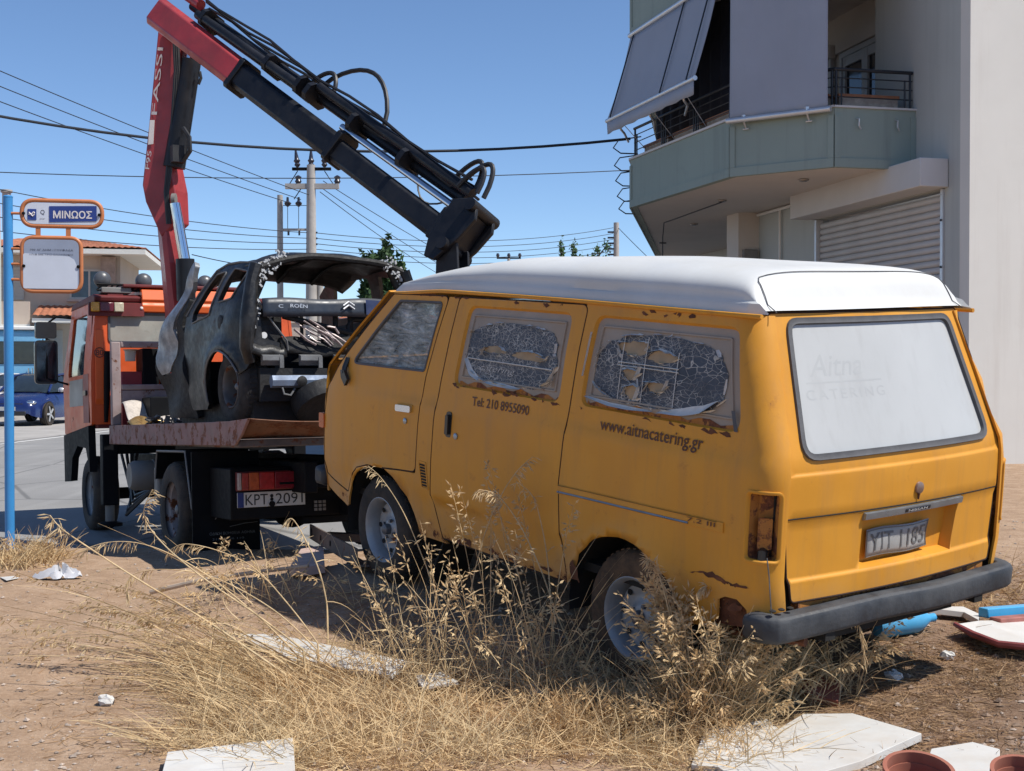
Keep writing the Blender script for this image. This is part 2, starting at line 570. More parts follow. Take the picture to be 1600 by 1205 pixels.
# ------------------------------------------------------------------ apartment building on the right
BLD = Matrix(((.975, -.22, 0, 6.6), (.22, .975, 0, 18.5), (0, 0, 1, 0), (0, 0, 0, 1)))   # x into the building, y along its left wall, z up
def wall_mat(name, col, stain, amount):
    m, nt, b = _nt(name); g = NG(nt); co = g.coord('Object')
    c = g.ramp(g.noise(co, .7, 6, .6), [(.3, sc(col,.95)), (.7, sc(col,1.04))])
    st = g.noise(g.mapped(co, (2.6,2.6,.16)), 1.4, 7, .65)
    c = g.mix(g.ramp(st, [(.52, 0.0), (.80, amount)]), c, stain)
    pt = g.noise(co, 1.3, 8, .7); c = g.mix(g.ramp(pt, [(.60, 0.0), (.72, amount*.55)]), c, sc(stain,1.15))
    g.l(c, b.inputs['Base Color']); b.inputs['Roughness'].default_value = .9
    g.l(g.bump(g.math('ADD', g.noise(co, 130, 4, .6), g.math('MULTIPLY', g.noise(co, 2.5, 3), 1.2)), .14, .012), b.inputs['Normal'])
    return m
M_CREAM = wall_mat('cream_render', (.68,.665,.62), (.50,.45,.40), .42)
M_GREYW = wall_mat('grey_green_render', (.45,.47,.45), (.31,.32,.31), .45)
M_GREEN = wall_mat('sage_green_render', (.265,.325,.295), (.17,.205,.19), .6)
M_GREEND = mat('sage_green_trim', (.155,.19,.18), .8, var=.06)
M_SOFF = mat('soffit_render', (.60,.555,.51), .9, var=.05, scale=1.0, bump=.1, bscale=90, dirt=.2, dirtcol=(.45,.40,.37), dscale=.9)
M_BOXW = mat('shutter_box', (.56,.55,.54), .7, var=.05, scale=1.5, dirt=.15, dirtcol=(.42,.40,.38))
M_SLAT = mat('shutter_slat', (.50,.485,.47), .5, var=.06, scale=1.2, dirt=.25, dirtcol=(.36,.33,.31), dscale=1.8)
M_DARKI = mat('dark_glass', (.012,.015,.022), .08, var=.2)
M_RAIL = mat('railing_iron', (.022,.026,.034), .45, .3, var=.2)
M_ALU = mat('aluminium', (.62,.63,.65), .35, .6, var=.05)
M_WHITEP = mat('white_plastic', (.72,.72,.70), .5, var=.05, dirt=.1)
M_FABRIC = mat('awning_fabric', (.31,.34,.405), .85, var=.07, scale=.9, bump=.12, bscale=250, dirt=.12, dirtcol=(.27,.28,.30))
M_WOODP = mat('planter_wood', (.30,.12,.055), .6, var=.25, scale=6)
M_TILEP = mat('balcony_tile', (.36,.31,.26), .7, var=.3, scale=9)
bt = thing('apartment_building', 'pale apartment block with sage green corner balconies above a roller shutter', 'building', BLD)
def bquad(mb, a, b, z0, z1, t):
    """a slab standing on the plan segment a-b, thickness t to the left of it"""
    A = Vector((*a, 0)); B = Vector((*b, 0)); d = (B-A).normalized(); n = Vector((-d.y, d.x, 0))
    mb.prism([(0,0),((B-A).length,0),((B-A).length,t),(0,t)], A+Vector((0,0,z0)), d, n, Vector((0,0,z1-z0)))
    return mb
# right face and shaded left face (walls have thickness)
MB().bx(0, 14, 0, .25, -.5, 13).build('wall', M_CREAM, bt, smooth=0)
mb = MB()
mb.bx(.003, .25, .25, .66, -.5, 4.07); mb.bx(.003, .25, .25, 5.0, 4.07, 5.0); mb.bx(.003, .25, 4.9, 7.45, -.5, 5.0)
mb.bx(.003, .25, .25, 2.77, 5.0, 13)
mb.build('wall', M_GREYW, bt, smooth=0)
MB().bx(-.44, .1, 7.453, 8.05, -.5, 4.49).build('pier', M_SOFF, bt, smooth=0)
MB().bx(-.36, -.05, 7.36, 7.45, 1.5, 3.75).build('meter_cabinet', mat('cabinet_grey', (.20,.19,.185), .7, dirt=.4), bt, bevel=.01)
mb = MB(); mb.bx(.45, .6, 2.77, 12, 4.9, 13); mb.bx(.25, .6, 2.62, 2.77, 4.9, 13)
mb.build('wall', M_SOFF, bt, smooth=0)
MB().bx(2.3, 12, 8.1, 18.3, -.5, 4.485).build('wall', M_GREYW, bt, smooth=0)
MB().bx(1.0, 12, .3, 7.4, -.5, -.4).build('shop_floor', M_CONC, bt, smooth=0)
# balcony plan, the same on both upper floors
PL = [(0,1.5),(-1.37,1.5),(-2.52,2.82),(-2.84,7.0)]
FAR = (1.69,18.4)
for zb, label in ((4.49, None), (7.78, None)):
    mb = MB()
    poly = PL+[FAR, (12,18.4), (12,7.5), (.46,7.5), (.46,1.5)]
    mb.prism(poly, (0,0,zb), (1,0,0), (0,1,0), (0,0,.16))
    mb.build('balcony_slab', M_SOFF, bt, smooth=0)
    segs = list(zip(PL[:-1], PL[1:]))+[((-2.84,7.0), FAR)]
    for si, (a, b) in enumerate(segs):
        A = Vector(a); B = Vector(b); d = (B-A).normalized(); L = (B-A).length; n = Vector((-d.y, d.x))
        o = Vector((A.x, A.y, 0))
        D = Vector((d.x, d.y, 0)); Nn = Vector((n.x, n.y, 0))        # n points outward or inward; fix below
        if Nn.dot(Vector((-1,-.4,0))) < 0: Nn = -Nn
        mb = MB()
        mb.prism([(0,.012),(L,.012),(L,-.12),(0,-.12)], o+Vector((0,0,zb-.012-.002*si)), D, Nn, Vector((0,0,.90)))
        pr_ = mb.build('parapet', M_GREEN, bt, smooth=0)
        # raised border of the panel and the pale coping
        mb = MB()
        for x0, x1, z0, z1 in ((.0, L, .0, .14), (.0, .09, .143, .80), (L-.09, L, .143, .80)):
            mb.prism([(x0,.0),(x1,.0),(x1,.03),(x0,.03)], o+Vector((0,0,zb-.022-.002*si+z0)), D, Nn, Vector((0,0,z1-z0)))
        mb.build('border', M_GREEN, pr_, smooth=0)
        mb = MB(); mb.prism([(-.01,-.14),(L+.01,-.14),(L+.01,.045),(-.01,.045)], o+Vector((0,0,zb+.890-.001*si)), D, Nn, Vector((0,0,.03+.004*si)))
        mb.build('coping', M_BOXW, pr_, smooth=0)
        # railing: rails and posts
        if zb < 5 and L < 6:
            rl = MB()
            ins = -.06
            for h, r in ((.57,.028),(.44,.010),(.30,.010),(.15,.010)):
                rl.tube([o+D*.02+Nn*ins+Vector((0,0,zb+.92+h)), o+D*(L-.02)+Nn*ins+Vector((0,0,zb+.92+h))], r, 8)
            rr = rl.build('railing', M_RAIL, bt)
            k = max(2, int(L/1.15)+1)
            for i in range(k):
                x = lerp(.06, L-.06, i/(k-1))
                MB().tube([o+D*x+Nn*ins+Vector((0,0,zb+.90)), o+D*x+Nn*ins+Vector((0,0,zb+1.49))], .02, 8).build('post', M_RAIL, rr)
                for q in (-.09,.09):
                    if 0 < x+q < L:
                        MB().tube([o+D*(x+q)+Nn*ins+Vector((0,0,zb+.90)), o+D*(x+q)+Nn*ins+Vector((0,0,zb+1.37))], .014, 6).build('baluster', M_RAIL, rr)
            # planters with wooden rims behind the railing
            for i in range(1, k):
                xa = lerp(.06, L-.06, (i-1)/(k-1))+.13; xb = lerp(.06, L-.06, i/(k-1))-.13
                if xb-xa > .3:
                    mp = MB(); mp.prism([(xa,-.45),(xb,-.45),(xb,-.20),(xa,-.20)], o+Vector((0,0,zb+.6)), D, Nn, Vector((0,0,.50)))
                    pp = mp.build('planter', M_TILEP, bt, smooth=0)
                    mp = MB(); mp.prism([(xa-.02,-.47),(xb+.02,-.47),(xb+.02,-.18),(xa-.02,-.18)], o+Vector((0,0,zb+1.1)), D, Nn, Vector((0,0,.05)))
                    mp.build('rim', M_WOODP, pp, smooth=0)
# top slab closing the second floor and its wall
MB().prism(PL+[FAR, (12,18.4), (12,.3), (.3,.3)], (0,0,11.0), (1,0,0), (0,1,0), (0,0,.3)).build('roof_slab', M_SOFF, bt, smooth=0)
MB().bx(2.4, 12, 18.2, 18.39, 4.66, 11).build('wall', M_GREYW, bt, smooth=0)
# glazed balcony door: frame, panes, shutter head
def bdoor(y0, y1, z0, z1, x, leaves=2):
    mb = MB()
    mb.bx(x-.08, x+.02, y0, y1, z1-.09, z1); mb.bx(x-.08, x+.02, y0, y0+.08, z0, z1-.093); mb.bx(x-.08, x+.02, y1-.08, y1, z0, z1-.093)
    w = (y1-y0-.16)/leaves
    for i in range(leaves):
        a = y0+.08+w*i
        mb.bx(x-.065, x+.01, a+.003, a+.10, z0, z1-.093); mb.bx(x-.065, x+.01, a+w-.10, a+w-.003, z0, z1-.093)
        mb.bx(x-.062, x+.01, a+.103, a+w-.103, z1-.26, z1-.093); mb.bx(x-.062, x+.01, a+.103, a+w-.103, z0, z0+.16)
    fr = mb.build('balcony_door', mat('door_frame_grey', (.40,.40,.41), .5, var=.05), bt, smooth=0)
    for i in range(leaves):
        a = y0+.08+w*i
        MB().bx(x-.02, x-.005, a+.09, a+w-.09, z0+.15, z1-.25).build('pane', M_DARKI, fr, smooth=0)
    MB().bx(x-.14, x+.01, y0-.05, y1+.05, z1+.003, z1+.24).build('shutter_head', M_SOFF, fr, smooth=0)
bdoor(2.95, 4.75, 4.66, 7.05, .45)
bdoor(5.1, 6.9, 4.66, 7.05, .45)
bdoor(7.6, 9.6, 4.66, 7.05, .45)
bdoor(2.95, 4.75, 7.95, 10.3, .45)
# box above the shutter, guides, and the slats one by one
bx_ = MB().bx(-.47, -.003, .55, 5.0, 4.075, 4.50).build('shutter_box', M_BOXW, bt, smooth=30, bevel=.012)
for y in (.66, 4.84):
    MB().bx(-.03, .10, y, y+.07, -.1, 4.06).build('shutter_guide', M_ALU, bt, smooth=0)
sl = MB()
sl.prism([(.012,0),(-.016,.014),(-.026,.045),(-.020,.078),(.004,.100),(.012,.104),(.02,.104),(.02,0)], (.06,.735,0), (1,0,0), (0,0,1), (0,4.1,0))
slat0 = sl.build('slat', M_SLAT, bt, smooth=50)
for i in range(38):
    o = slat0 if i == 0 else slat0.copy()
    if i: COL.objects.link(o)
    o.location = (random.uniform(-.001,.001), 0, -.1+i*.108)
for z in (.6, 1.4, 2.0, 2.9, 3.6): MB().cyl((-.035,.69,z), (-.05,.69,z), .018, n=8).build('bolt', M_RAIL, bt)
# soffit lamps, the pale drain pipe, a hanging cable with clips
for x, y in ((-1.2, 2.9), (-1.5, 5.7), (-.6, 9.5)):
    lm = MB().lathe([(.0,0),(.075,0),(.085,.012),(.085,.03)], 20, (x,y,4.455), (0,0,1)).build('downlight', mat('lamp_metal', (.30,.28,.26), .4, .5), bt)
    MB().lathe([(.0,0),(.045,0),(.05,.01)], 16, (x,y,4.447), (0,0,1)).build('bulb', M_DARKI, lm)
MB().tube([(-.05,6.35,4.46), (-.05,6.35,3.35)], .025, 8).build('drain_pipe', M_WHITEP, bt)
MB().tube([(-.05,5.05,4.44), (-.05,7.4,4.44)], .03, 8).build('conduit', M_WHITEP, bt)
mb = MB()
cp = [(-1.5,5.7,4.45),(-1.62,6.4,4.40),(-1.8,7.4,4.32),(-1.85,7.9,4.3),(-1.86,7.95,4.0),(-1.86,7.95,3.0),(-1.86,7.95,2.2)]
mb.tube(cp, .012, 6)
for z in np.arange(3.9, 2.2, -.3): mb.box((-1.86,7.95,z), (.14,.03,.03))
mb.build('hanging_cable', M_RAIL, bt)
# folding awning on the long side: fabric, valance, arms, front tube
def bl(x, y, z): return Vector((x, y, z))
A0, A1 = bl(-2.60,3.12,7.72), bl(-2.88,6.92,7.72)
B0, B1 = bl(-3.02,3.14,6.10), bl(-3.34,6.92,6.10)
aw = MB()
def awf(u, v):
    p = A0.lerp(A1, u).lerp(B0.lerp(B1, u), v)
    return p+Vector((.02,0,-.035))*math.sin(math.pi*v)+Vector((-.012,0,.006))*math.sin(u*17+v*3)*v+Vector((-.006,0,0))*math.sin(u*41)*v*v
aw.grid(awf, 60, 14)
awo = aw.build('awning', M_FABRIC, bt)
s_ = awo.modifiers.new('thick', 'SOLIDIFY'); s_.thickness = .006
va = MB(); va.grid(lambda u, v: B0.lerp(B1, u)+Vector((-.012+.02*math.sin(u*40)*v, 0, -.02-.24*v)), 50, 3)
vo = va.build('valance', M_FABRIC, awo); s_ = vo.modifiers.new('thick', 'SOLIDIFY'); s_.thickness = .005
MB().tube([B0+Vector((0,-.04,0)), B1+Vector((0,.04,0))], .04, 12).build('front_bar', M_ALU, awo)
MB().tube([A0+Vector((0,-.04,.03)), A1+Vector((0,.04,.03))], .05, 12).build('roller', M_ALU, awo)
for u in (.06,.34,.94):
    MB().tube([A0.lerp(A1, u)+Vector((-.03,0,-.02)), B0.lerp(B1, u)+Vector((-.04,0,.02))], .014, 6).build('guide_rod', M_RAIL, awo)
for u in (.15,.52,.88):
    e = B0.lerp(B1, u); w = Vector((-2.62-.08*u, e.y+.25, 5.55))
    MB().tube([e, e+Vector((.12,.1,-.22)), e+Vector((.24,.25,-.27)), Vector((-2.60-.2*u, e.y+.9, 5.80))], .022, 8).build('arm', M_ALU, awo)
    MB().tube([e+Vector((.05,0,-.05)), w+Vector((.2,0,-.15))], .007, 6).build('cord', M_ALU, awo)
# drop screen on the angled side, with its bottom bar and brackets
C0 = Vector((*PL[1], 0)); C1 = Vector((*PL[2], 0)); dd = (C1-C0).normalized(); nn = Vector((-dd.y, dd.x, 0))
if nn.dot(Vector((-1,-1,0))) < 0: nn = -nn
ds = MB()
def dsf(u, v):
    return C0.lerp(C1, lerp(.03,.97,u))+nn*(.13+.012*math.sin(u*9)*v+.008*math.sin(u*23+v*3))+Vector((0,0,lerp(7.75,5.34,v)))
ds.grid(dsf, 30, 20)
dso = ds.build('drop_screen', M_FABRIC, bt); s_ = dso.modifiers.new('thick', 'SOLIDIFY'); s_.thickness = .005
MB().tube([dsf(0,1)-dd*.05, dsf(1,1)+dd*.05], .045, 12).build('bottom_bar', M_ALU, dso)
MB().tube([dsf(0,0)-dd*.03, dsf(1,0)+dd*.03], .06, 12).build('roller', M_ALU, dso)
for u in (.2,.85):
    p = dsf(u,1)
    mb = MB(); mb.box(p+Vector((0,0,.04)), (.05,.05,.06)); mb.tube([p+Vector((0,0,-.03)), p+Vector((0,0,-.14))-nn*.1], .014, 6); mb.tube([p+dd*.05+Vector((0,0,-.14))-nn*.08, p-dd*.05+Vector((0,0,-.14))-nn*.08], .012, 6)
    mb.build('bracket', M_ALU, dso)
for y in (1.5,):
    for x in (-.35,-1.0):
        MB().tube([(x,y-.02,5.22),(x,y-.09,5.2),(x,y-.09,5.1),(x+.05,y-.05,5.06)], .013, 6).build('hook', M_ALU, bt)
# folded drying-line brackets on the far end
for i, (y, z) in enumerate(((7.05,5.75),(7.3,5.45),(7.6,5.2),(8.0,4.95),(8.4,4.75))):
    fx = lerp(-2.84, 1.69, (y-7)/11.4)
    MB().tube([(fx+.2,y,z+.1),(fx-.25,y,z+.02),(fx-.33,y+.1,z-.12),(fx-.15,y+.2,z-.2),(fx+.2,y+.2,z-.2)], .013, 6).build('line_bracket', M_RAIL, bt)
cu = MB(); cu.grid(lambda u, v: Vector((lerp(-2.02,-2.35,u)+.05*math.sin(u*60), lerp(2.95,6.9,u), lerp(4.67,7.74,v))), 120, 3)  # added dark sheet, standing in for the awning's shade inside the balcony
cu_ = cu.build('balcony_shade_sheet', mat('balcony_shade_dark', (.030,.036,.055), .9, var=.2, scale=4), bt); s_ = cu_.modifiers.new('thick','SOLIDIFY'); s_.thickness = .004
# ------------------------------------------------------------------ the orange van (x forward, y left, z up; origin under the rear axle)
def table(xs, ys, w=.03, lo=0.0, hi=2.2, n=441):
    g = np.linspace(lo, hi, n); v = np.interp(g, xs, ys); k = int(w/((hi-lo)/(n-1)))+1
    ker = np.hanning(2*k+3)[1:-1]; ker /= ker.sum()
    v = np.convolve(np.pad(v, len(ker)//2, mode='edge'), ker, 'valid')
    st = (hi-lo)/(n-1)
    def f(x):
        t = (x-lo)/st; i = int(min(max(t, 0), n-2)); a = min(max(t-i, 0), 1)
        return v[i]*(1-a)+v[i+1]*a
    return f
side_y = table([.2,.30,.45,.60,.80,1.05,1.2,1.45,1.70,1.9], [.755,.765,.785,.803,.803,.797,.783,.745,.692,.65], .05)
rear_x = table([.2,.3,.55,1.05,1.12,1.70,1.9], [-.825,-.83,-.842,-.852,-.845,-.63,-.56], .035)
FRONT_X = table([.2,.4,.6,1.0,1.18,1.66,1.9], [2.86,2.90,2.93,2.91,2.86,2.28,2.1], .05)
RC = .11
def van_side(s, z):
    y0 = side_y(z)
    # belt crease rising a little to the rear, lower crease, wheel-arch lips, dents
    zc = 1.085-.03*(s-1.0)*.6
    y0 += .007*sstep(zc+.028, zc-.006, z)
    zl = .60-.02*(s-.5)*.6
    y0 -= .011*sstep(zl+.004, zl-.022, z)
    for cx, cz, r in ((2.08,.27,.40),(.02,.30,.37)):
        d = math.hypot(s-cx, z-cz)-r
        if 0 <= d < .1 and z < .75: y0 += .014*math.exp(-(d/.035)**2)
    y0 += .0025*math.sin(s*3.1+1)*math.sin(z*5.3)+.0016*math.sin(s*7.7+z*3)
    if s > 2.45: y0 -= .30*(s-2.45)**2
    xc = rear_x(z)+RC+.012
    if s >= xc: return Vector((s, y0, z))
    th = (xc-s)/RC
    return Vector((xc-RC*math.sin(min(th,1.75)), y0-RC*(1-math.cos(min(th,1.75))), z))
def van_right(s, z):
    p = van_side(s, z); return Vector((p.x, -p.y, p.z))
def van_rear(y, z):
    x = rear_x(z)+.045*(y/.7)**2*(1 if abs(y) < .75 else 1)-.012
    x -= .013*sstep(.654,.638,z)*sstep(.50,.53,z)
    x -= .009*sstep(1.074,1.060,z)*sstep(.86,.9,z)
    x += .0022*math.sin(y*6+1)*math.sin(z*7)
    return Vector((x, y, z))

van_side.sgn = -1; van_rear.sgn = -1
def van_paint():
    m, nt, b = _nt('van_orange_paint'); g = NG(nt)
    uv = g.coord('UV'); co = g.coord('Object')
    n = g.noise(co, 1.7, 6, .6)
    c = g.ramp(n, [(.3, (.575,.248,.022)), (.7, (.68,.310,.034))])
    # chalky fading and grime streaks
    st = g.noise(g.mapped(co, (9, 9, .8)), 1.6, 6, .65)
    c = g.mix(g.ramp(st, [(.48, 0.0), (.78, .55)]), c, (.44,.215,.06))
    fd = g.noise(co, .9, 5, .6)
    c = g.mix(g.ramp(fd, [(.48, 0.0), (.75, .30)]), c, (.66,.38,.10))
    sp = g.noise(co, 38, 5, .7)
    z = g.sep(co)[2]
    dst = g.math('MULTIPLY', g.ramp(z, [(.40, 1.0), (.85, 0.0)]), g.noise(co, 4, 6, .65))
    c = g.mix(g.ramp(dst, [(.25, 0.0), (.60, .55)]), c, (.46,.30,.16))
    # rust: heavier along the sill, the gutter and the arches (it grows where water stands)
    low = g.ramp(z, [(.36, 1.0), (.52, 0.0)])
    gut = g.math('MULTIPLY', g.ramp(z, [(.0, 0.0), (1.0, 0.0)]), 0.0)
    r1 = g.noise(co, 7.5, 10, .72)
    thr = g.math('ADD', g.math('MULTIPLY', low, .17), r1)
    rust = g.ramp(thr, [(.69, 0.0), (.715, 1.0)])
    halo = g.ramp(thr, [(.60, 0.0), (.70, .55)])
    c = g.mix(halo, c, (.36,.135,.030))
    rc = g.ramp(g.noise(co, 40, 5, .7), [(.3, (.045,.016,.010)), (.7, (.17,.06,.028))])
    c = g.mix(rust, c, rc)
    c = g.mix(g.ramp(sp, [(.70, 0.0), (.76, .7)]), c, (.25,.10,.03))
    g.l(c, b.inputs['Base Color'])
    ro = g.mix(rust, g.ramp(n, [(.3, .44), (.7, .62)]), (.95,.95,.95))
    g.l(ro, b.inputs['Roughness'])
    b.inputs['Specular IOR Level'].default_value = .32
    h = g.math('ADD', g.math('MULTIPLY', g.noise(co, 3.0, 2, .4), .8), g.math('MULTIPLY', sp, .05))
    h = g.math('SUBTRACT', h, g.math('MULTIPLY', rust, .12))
    g.l(g.bump(h, .32, .022), b.inputs['Normal'])
    return m
M_VAN = van_paint()
M_VANW = mat('van_white_paint', (.58,.585,.575), .5, var=.04, scale=1.0, dirt=.38, dirtcol=(.45,.43,.39), dscale=2.2, bump=.03, bscale=4)
M_RUST = mat('bare_rust', (.12,.045,.022), .95, var=.5, scale=14, bump=.5, bscale=50)
M_RUSTO = mat('rusty_orange', (.42,.165,.03), .8, var=.3, scale=9, bump=.3, bscale=40, rust=.58, rscale=9)
M_BLACK = mat('black_underbody', (.012,.011,.010), .9, var=.4, dirt=.3, dirtcol=(.05,.04,.03))
M_RUBBER = mat('window_rubber', (.085,.085,.09), .7, var=.2, scale=12, bump=.15)
M_TYRE = mat('tyre_rubber', (.022,.020,.019), .85, var=.3, scale=9, dirt=.55, dirtcol=(.12,.085,.055), dscale=6, bump=.2)
M_TYREM = mat('muddy_tyre', (.05,.036,.026), .95, var=.4, scale=9, dirt=.9, dirtcol=(.15,.09,.05), dscale=9, bump=.7, bscale=30)
M_RIM = mat('rim_silver', (.36,.38,.40), .5, .3, var=.1, scale=5, dirt=.35, dirtcol=(.17,.145,.125), dscale=7, rust=.16, rscale=9)
M_CHROME = mat('chrome', (.62,.66,.72), .18, .95, var=.05)
M_DULLM = mat('dull_strip', (.33,.38,.43), .32, .75, var=.15, scale=6, dirt=.2)
M_BUMP = mat('bumper_plastic', (.026,.030,.037), .55, var=.35, scale=6, bump=.4, bscale=18, dirt=.6, dirtcol=(.085,.088,.092), dscale=5)
M_BLKPL = mat('black_plastic', (.02,.02,.021), .35, var=.2)
M_BROWNT = mat('brown_lettering', (.10,.035,.015), .6, var=.15)
M_AMBER = mat('amber_lens', (.50,.12,.03), .2, var=.2)

van = thing('orange_van', 'derelict orange van with white roof parked on the dirt lot', 'van', VAN)
def arch(cx, cz, r, a0, a1, n=14, sx=1.0):
    return [(cx+r*sx*math.cos(R(lerp(a0,a1,i/n))), cz+r*math.sin(R(lerp(a0,a1,i/n)))) for i in range(n+1)]
# ---- outlines in (x, z)
FW = rpoly([(2.455,1.222),(2.02,1.612),(1.597,1.622),(1.672,1.245)], .03)                      # front door glass
door_out = [(2.800,.60),(2.795,.88),(2.742,1.06),(2.612,1.195),(2.10,1.640,.03),(1.557,1.652,.03),(1.590,1.50),(1.655,1.222),(1.690,.95),(1.704,.700,.04),(2.06,.672),(2.20,.665),(2.33,.630),(2.43,.545),(2.47,.46,.02),(2.79,.52,.02)]
door_out = rpoly(door_out, .0)
slide_out = rpoly([(1.540,.78),(1.525,1.0),(1.505,1.13),(1.448,1.652,.03),(.405,1.666,.04),(.425,1.2),(.445,1.05),(.468,.84),(.452,.60),(.425,.375,.01),(1.48,.372,.02),(1.545,.60)], 0)
W1 = rpoly([(1.385,1.200),(1.345,1.618),(.500,1.628),(.505,1.208)], .06)
W2 = rpoly([(.355,1.214),(.330,1.628),(-.545,1.628),(-.640,1.215)], .06)
# body skin between the doors: front pillar piece, B pillar + front arch + sill, rear quarter
TLO = rpoly([(-.715,.735),(-.715,1.0),(-.858,1.0),(-.858,.735)], .02)       # left tail lamp opening in (s,z)
quarter = [(.455,.372)]+[( .460,.60),(.476,.84),(.452,1.05),(.433,1.2),(.412,1.672)]+[(lerp(.3,-.55,i/8),1.678) for i in range(9)]
qe = []
for i in range(24):
    z = lerp(1.676,.50,i/23); xc = rear_x(z)+RC+.012
    qe.append((xc-RC*1.50, z))
quarter += qe
quarter += [(-.80,.490),(-.745,.488),(-.722,.475),(-.715,.525),(-.665,.556),(-.60,.552),(-.558,.53),(-.548,.45),(-.50,.405),(-.36,.375)]   # rust has eaten the corner
quarter += arch(.02,.30,.37,0+12,180-12,18)[0:0]
quarter += [( .02+.37*math.cos(R(a)), .30+.37*math.sin(R(a))) for a in range(168,8,-8)]
quarter += [(.42,.372)]
pan = []
pan.append(panel('front_door', door_out, van_side, M_VAN, van, holes=[FW], grid=.05))
pan.append(panel('sliding_door', slide_out, van_side, M_VAN, van, holes=[W1], grid=.045))
qp = panel('rear_quarter_panel', quarter, van_side, M_VAN, van, holes=[W2, TLO], grid=.045)
bpil = [(1.548,1.652),(1.456,1.652),(1.513,1.13),(1.533,1.0),(1.548,.78),(1.553,.60),(1.49,.372),(1.44,.345),(1.66,.345)]
bpil += [(2.08+.405*math.cos(R(a)), .27+.40*math.sin(R(a))) for a in range(168,12,-8)]
bpil += [(2.50,.365),(2.83,.44),(2.825,.515),(2.48,.452),(2.438,.54),(2.335,.622),(2.205,.657),(2.06,.664),(1.704,.690),(1.698,.70),(1.684,.95),(1.648,1.222),(1.583,1.50)]
panel('body_side', bpil, van_side, M_VAN, van)
M_GAP = mat('panel_gap', (.030,.012,.006), .9, var=.3)
for outl_, nm in ((door_out, 'door_gap'), (slide_out, 'door_gap')):
    O_ = offset_poly(dens(outl_,.03), -.004)
    MB().tube([van_side(*p)+Vector((0,-.002,0)) for p in O_], .0042, 6, closed=True).build(nm, M_GAP, van)
# right-hand side as one skin with its own openings
rout = [(2.80,.44)]+[(2.795,.88),(2.742,1.06),(2.612,1.195),(2.10,1.645)]+[(lerp(2.0,-.5,i/10),1.675) for i in range(11)]+[(xz[0], xz[1]) for xz in qe]+[(-.78,.42),(-.36,.372)]
rout += [( .02+.37*math.cos(R(a)), .30+.37*math.sin(R(a))) for a in range(168,8,-8)]+[(.42,.345),(1.66,.345)]
rout += [(2.08+.405*math.cos(R(a)), .27+.40*math.sin(R(a))) for a in range(168,12,-8)]+[(2.50,.365)]
panel('body_side', rout, van_right, M_VAN, van, holes=[FW, W1, W2, TLO], flip=True, grid=.12)
# dark joint bodies set behind the panel gaps
panel('inner_shell', [(2.78,.47),(2.76,1.02),(2.60,1.17),(2.10,1.63),(-.55,1.655),(-.60,1.45),(-.69,1.0),(-.70,.62),(-.37,.62)]+[( .02+.40*math.cos(R(a)), .30+.40*math.sin(R(a))) for a in range(150,10,-12)]+[(.47,.40),(1.60,.38)]+[(2.08+.43*math.cos(R(a)), .27+.43*math.sin(R(a))) for a in range(160,20,-12)],
      van_side, M_BLACK, van, holes=[offset_poly(FW,-.015), offset_poly(W1,-.02), offset_poly(W2,-.02)], lift=-.024, thick=.01, grid=.15)
# ---- front: nose, windscreen frame and glass (seen only from the side)
def van_front(t, z):
    """t from -1 (right) to 1 (left)"""
    a = abs(t); yw = side_y(z)-.30*(2.80-2.45)**2-.002
    xf = FRONT_X(z); xs = 2.80 if z < 1.0 else min(2.80, xf-.06)
    k = .78
    if a < k: return Vector((xf-.02*(a/k)**2, yw*.90*t/k if k else 0, z))
    th = (a-k)/(1-k)*math.pi/2
    y = yw*.90+yw*.10*math.sin(th); x = lerp(xs, xf-.02, math.cos(th))
    return Vector((x, y*(1 if t > 0 else -1), z))
panel('front_panel', [(-.99,.40),(.99,.40),(.99,1.06),(.97,1.185),(-.97,1.185),(-.99,1.06)], van_front, M_VAN, van, grid=.1, flip=False)
WS = rpoly([(-.86,1.22),(.86,1.22),(.80,1.60),(-.80,1.60)], .05)
panel('windscreen_frame', [(-.96,1.19),(.96,1.19),(.97,1.655),(-.97,1.655)], van_front, M_VAN, van, holes=[WS], grid=.1)
def glass_mat(name, tint, dirt, bump=0.0, alpha=.25):
    m, nt, b = _nt(name); g = NG(nt)
    co = g.coord('Object')
    b.inputs['Base Color'].default_value = (*tint, 1)
    b.inputs['Roughness'].default_value = .05
    n = g.noise(co, 6, 8, .7)
    g.l(g.ramp(n, [(.35, alpha), (.75, min(1, alpha+dirt))]), b.inputs['Alpha'])
    if bump: g.l(g.bump(g.noise(co, 14, 4, .6, 1.0), bump, .02), b.inputs['Normal'])
    return m
M_WSG = glass_mat('dusty_glass', (.05,.055,.06), .3, .0, .35)
panel('windscreen', offset_poly(WS,-.008), van_front, M_WSG, van, lift=-.012, thick=.004, grid=.12)
for s in (-1, 1):
    MB().lathe([(.0,0),(.08,0),(.085,.02),(.075,.03)], 20, (2.90,.52*s,.72), (1,0,0)).build('headlamp', M_CHROME, van)
MB().bx(2.905,2.935,-.40,.40,.64,.80).build('grille', M_BLKPL, van, bevel=.01)
MB().bx(2.84,2.97,-.76,.76,.42,.54).build('front_bumper', M_BUMP, van, bevel=.03)
mb = MB(); tub(mb, rpoly([(2.842,.80),(2.842,.885),(2.79,.885),(2.79,.80)],.01), van_side, .004, -.014)
mb = MB(); mb.prism(rpoly([(2.795,.795),(2.855,.795),(2.855,.885),(2.795,.885)],.012), (0,side_y(.84)-.055,0), (1,0,0), (0,0,1), (0,.035,0))
mb.build('side_indicator', M_AMBER, van)
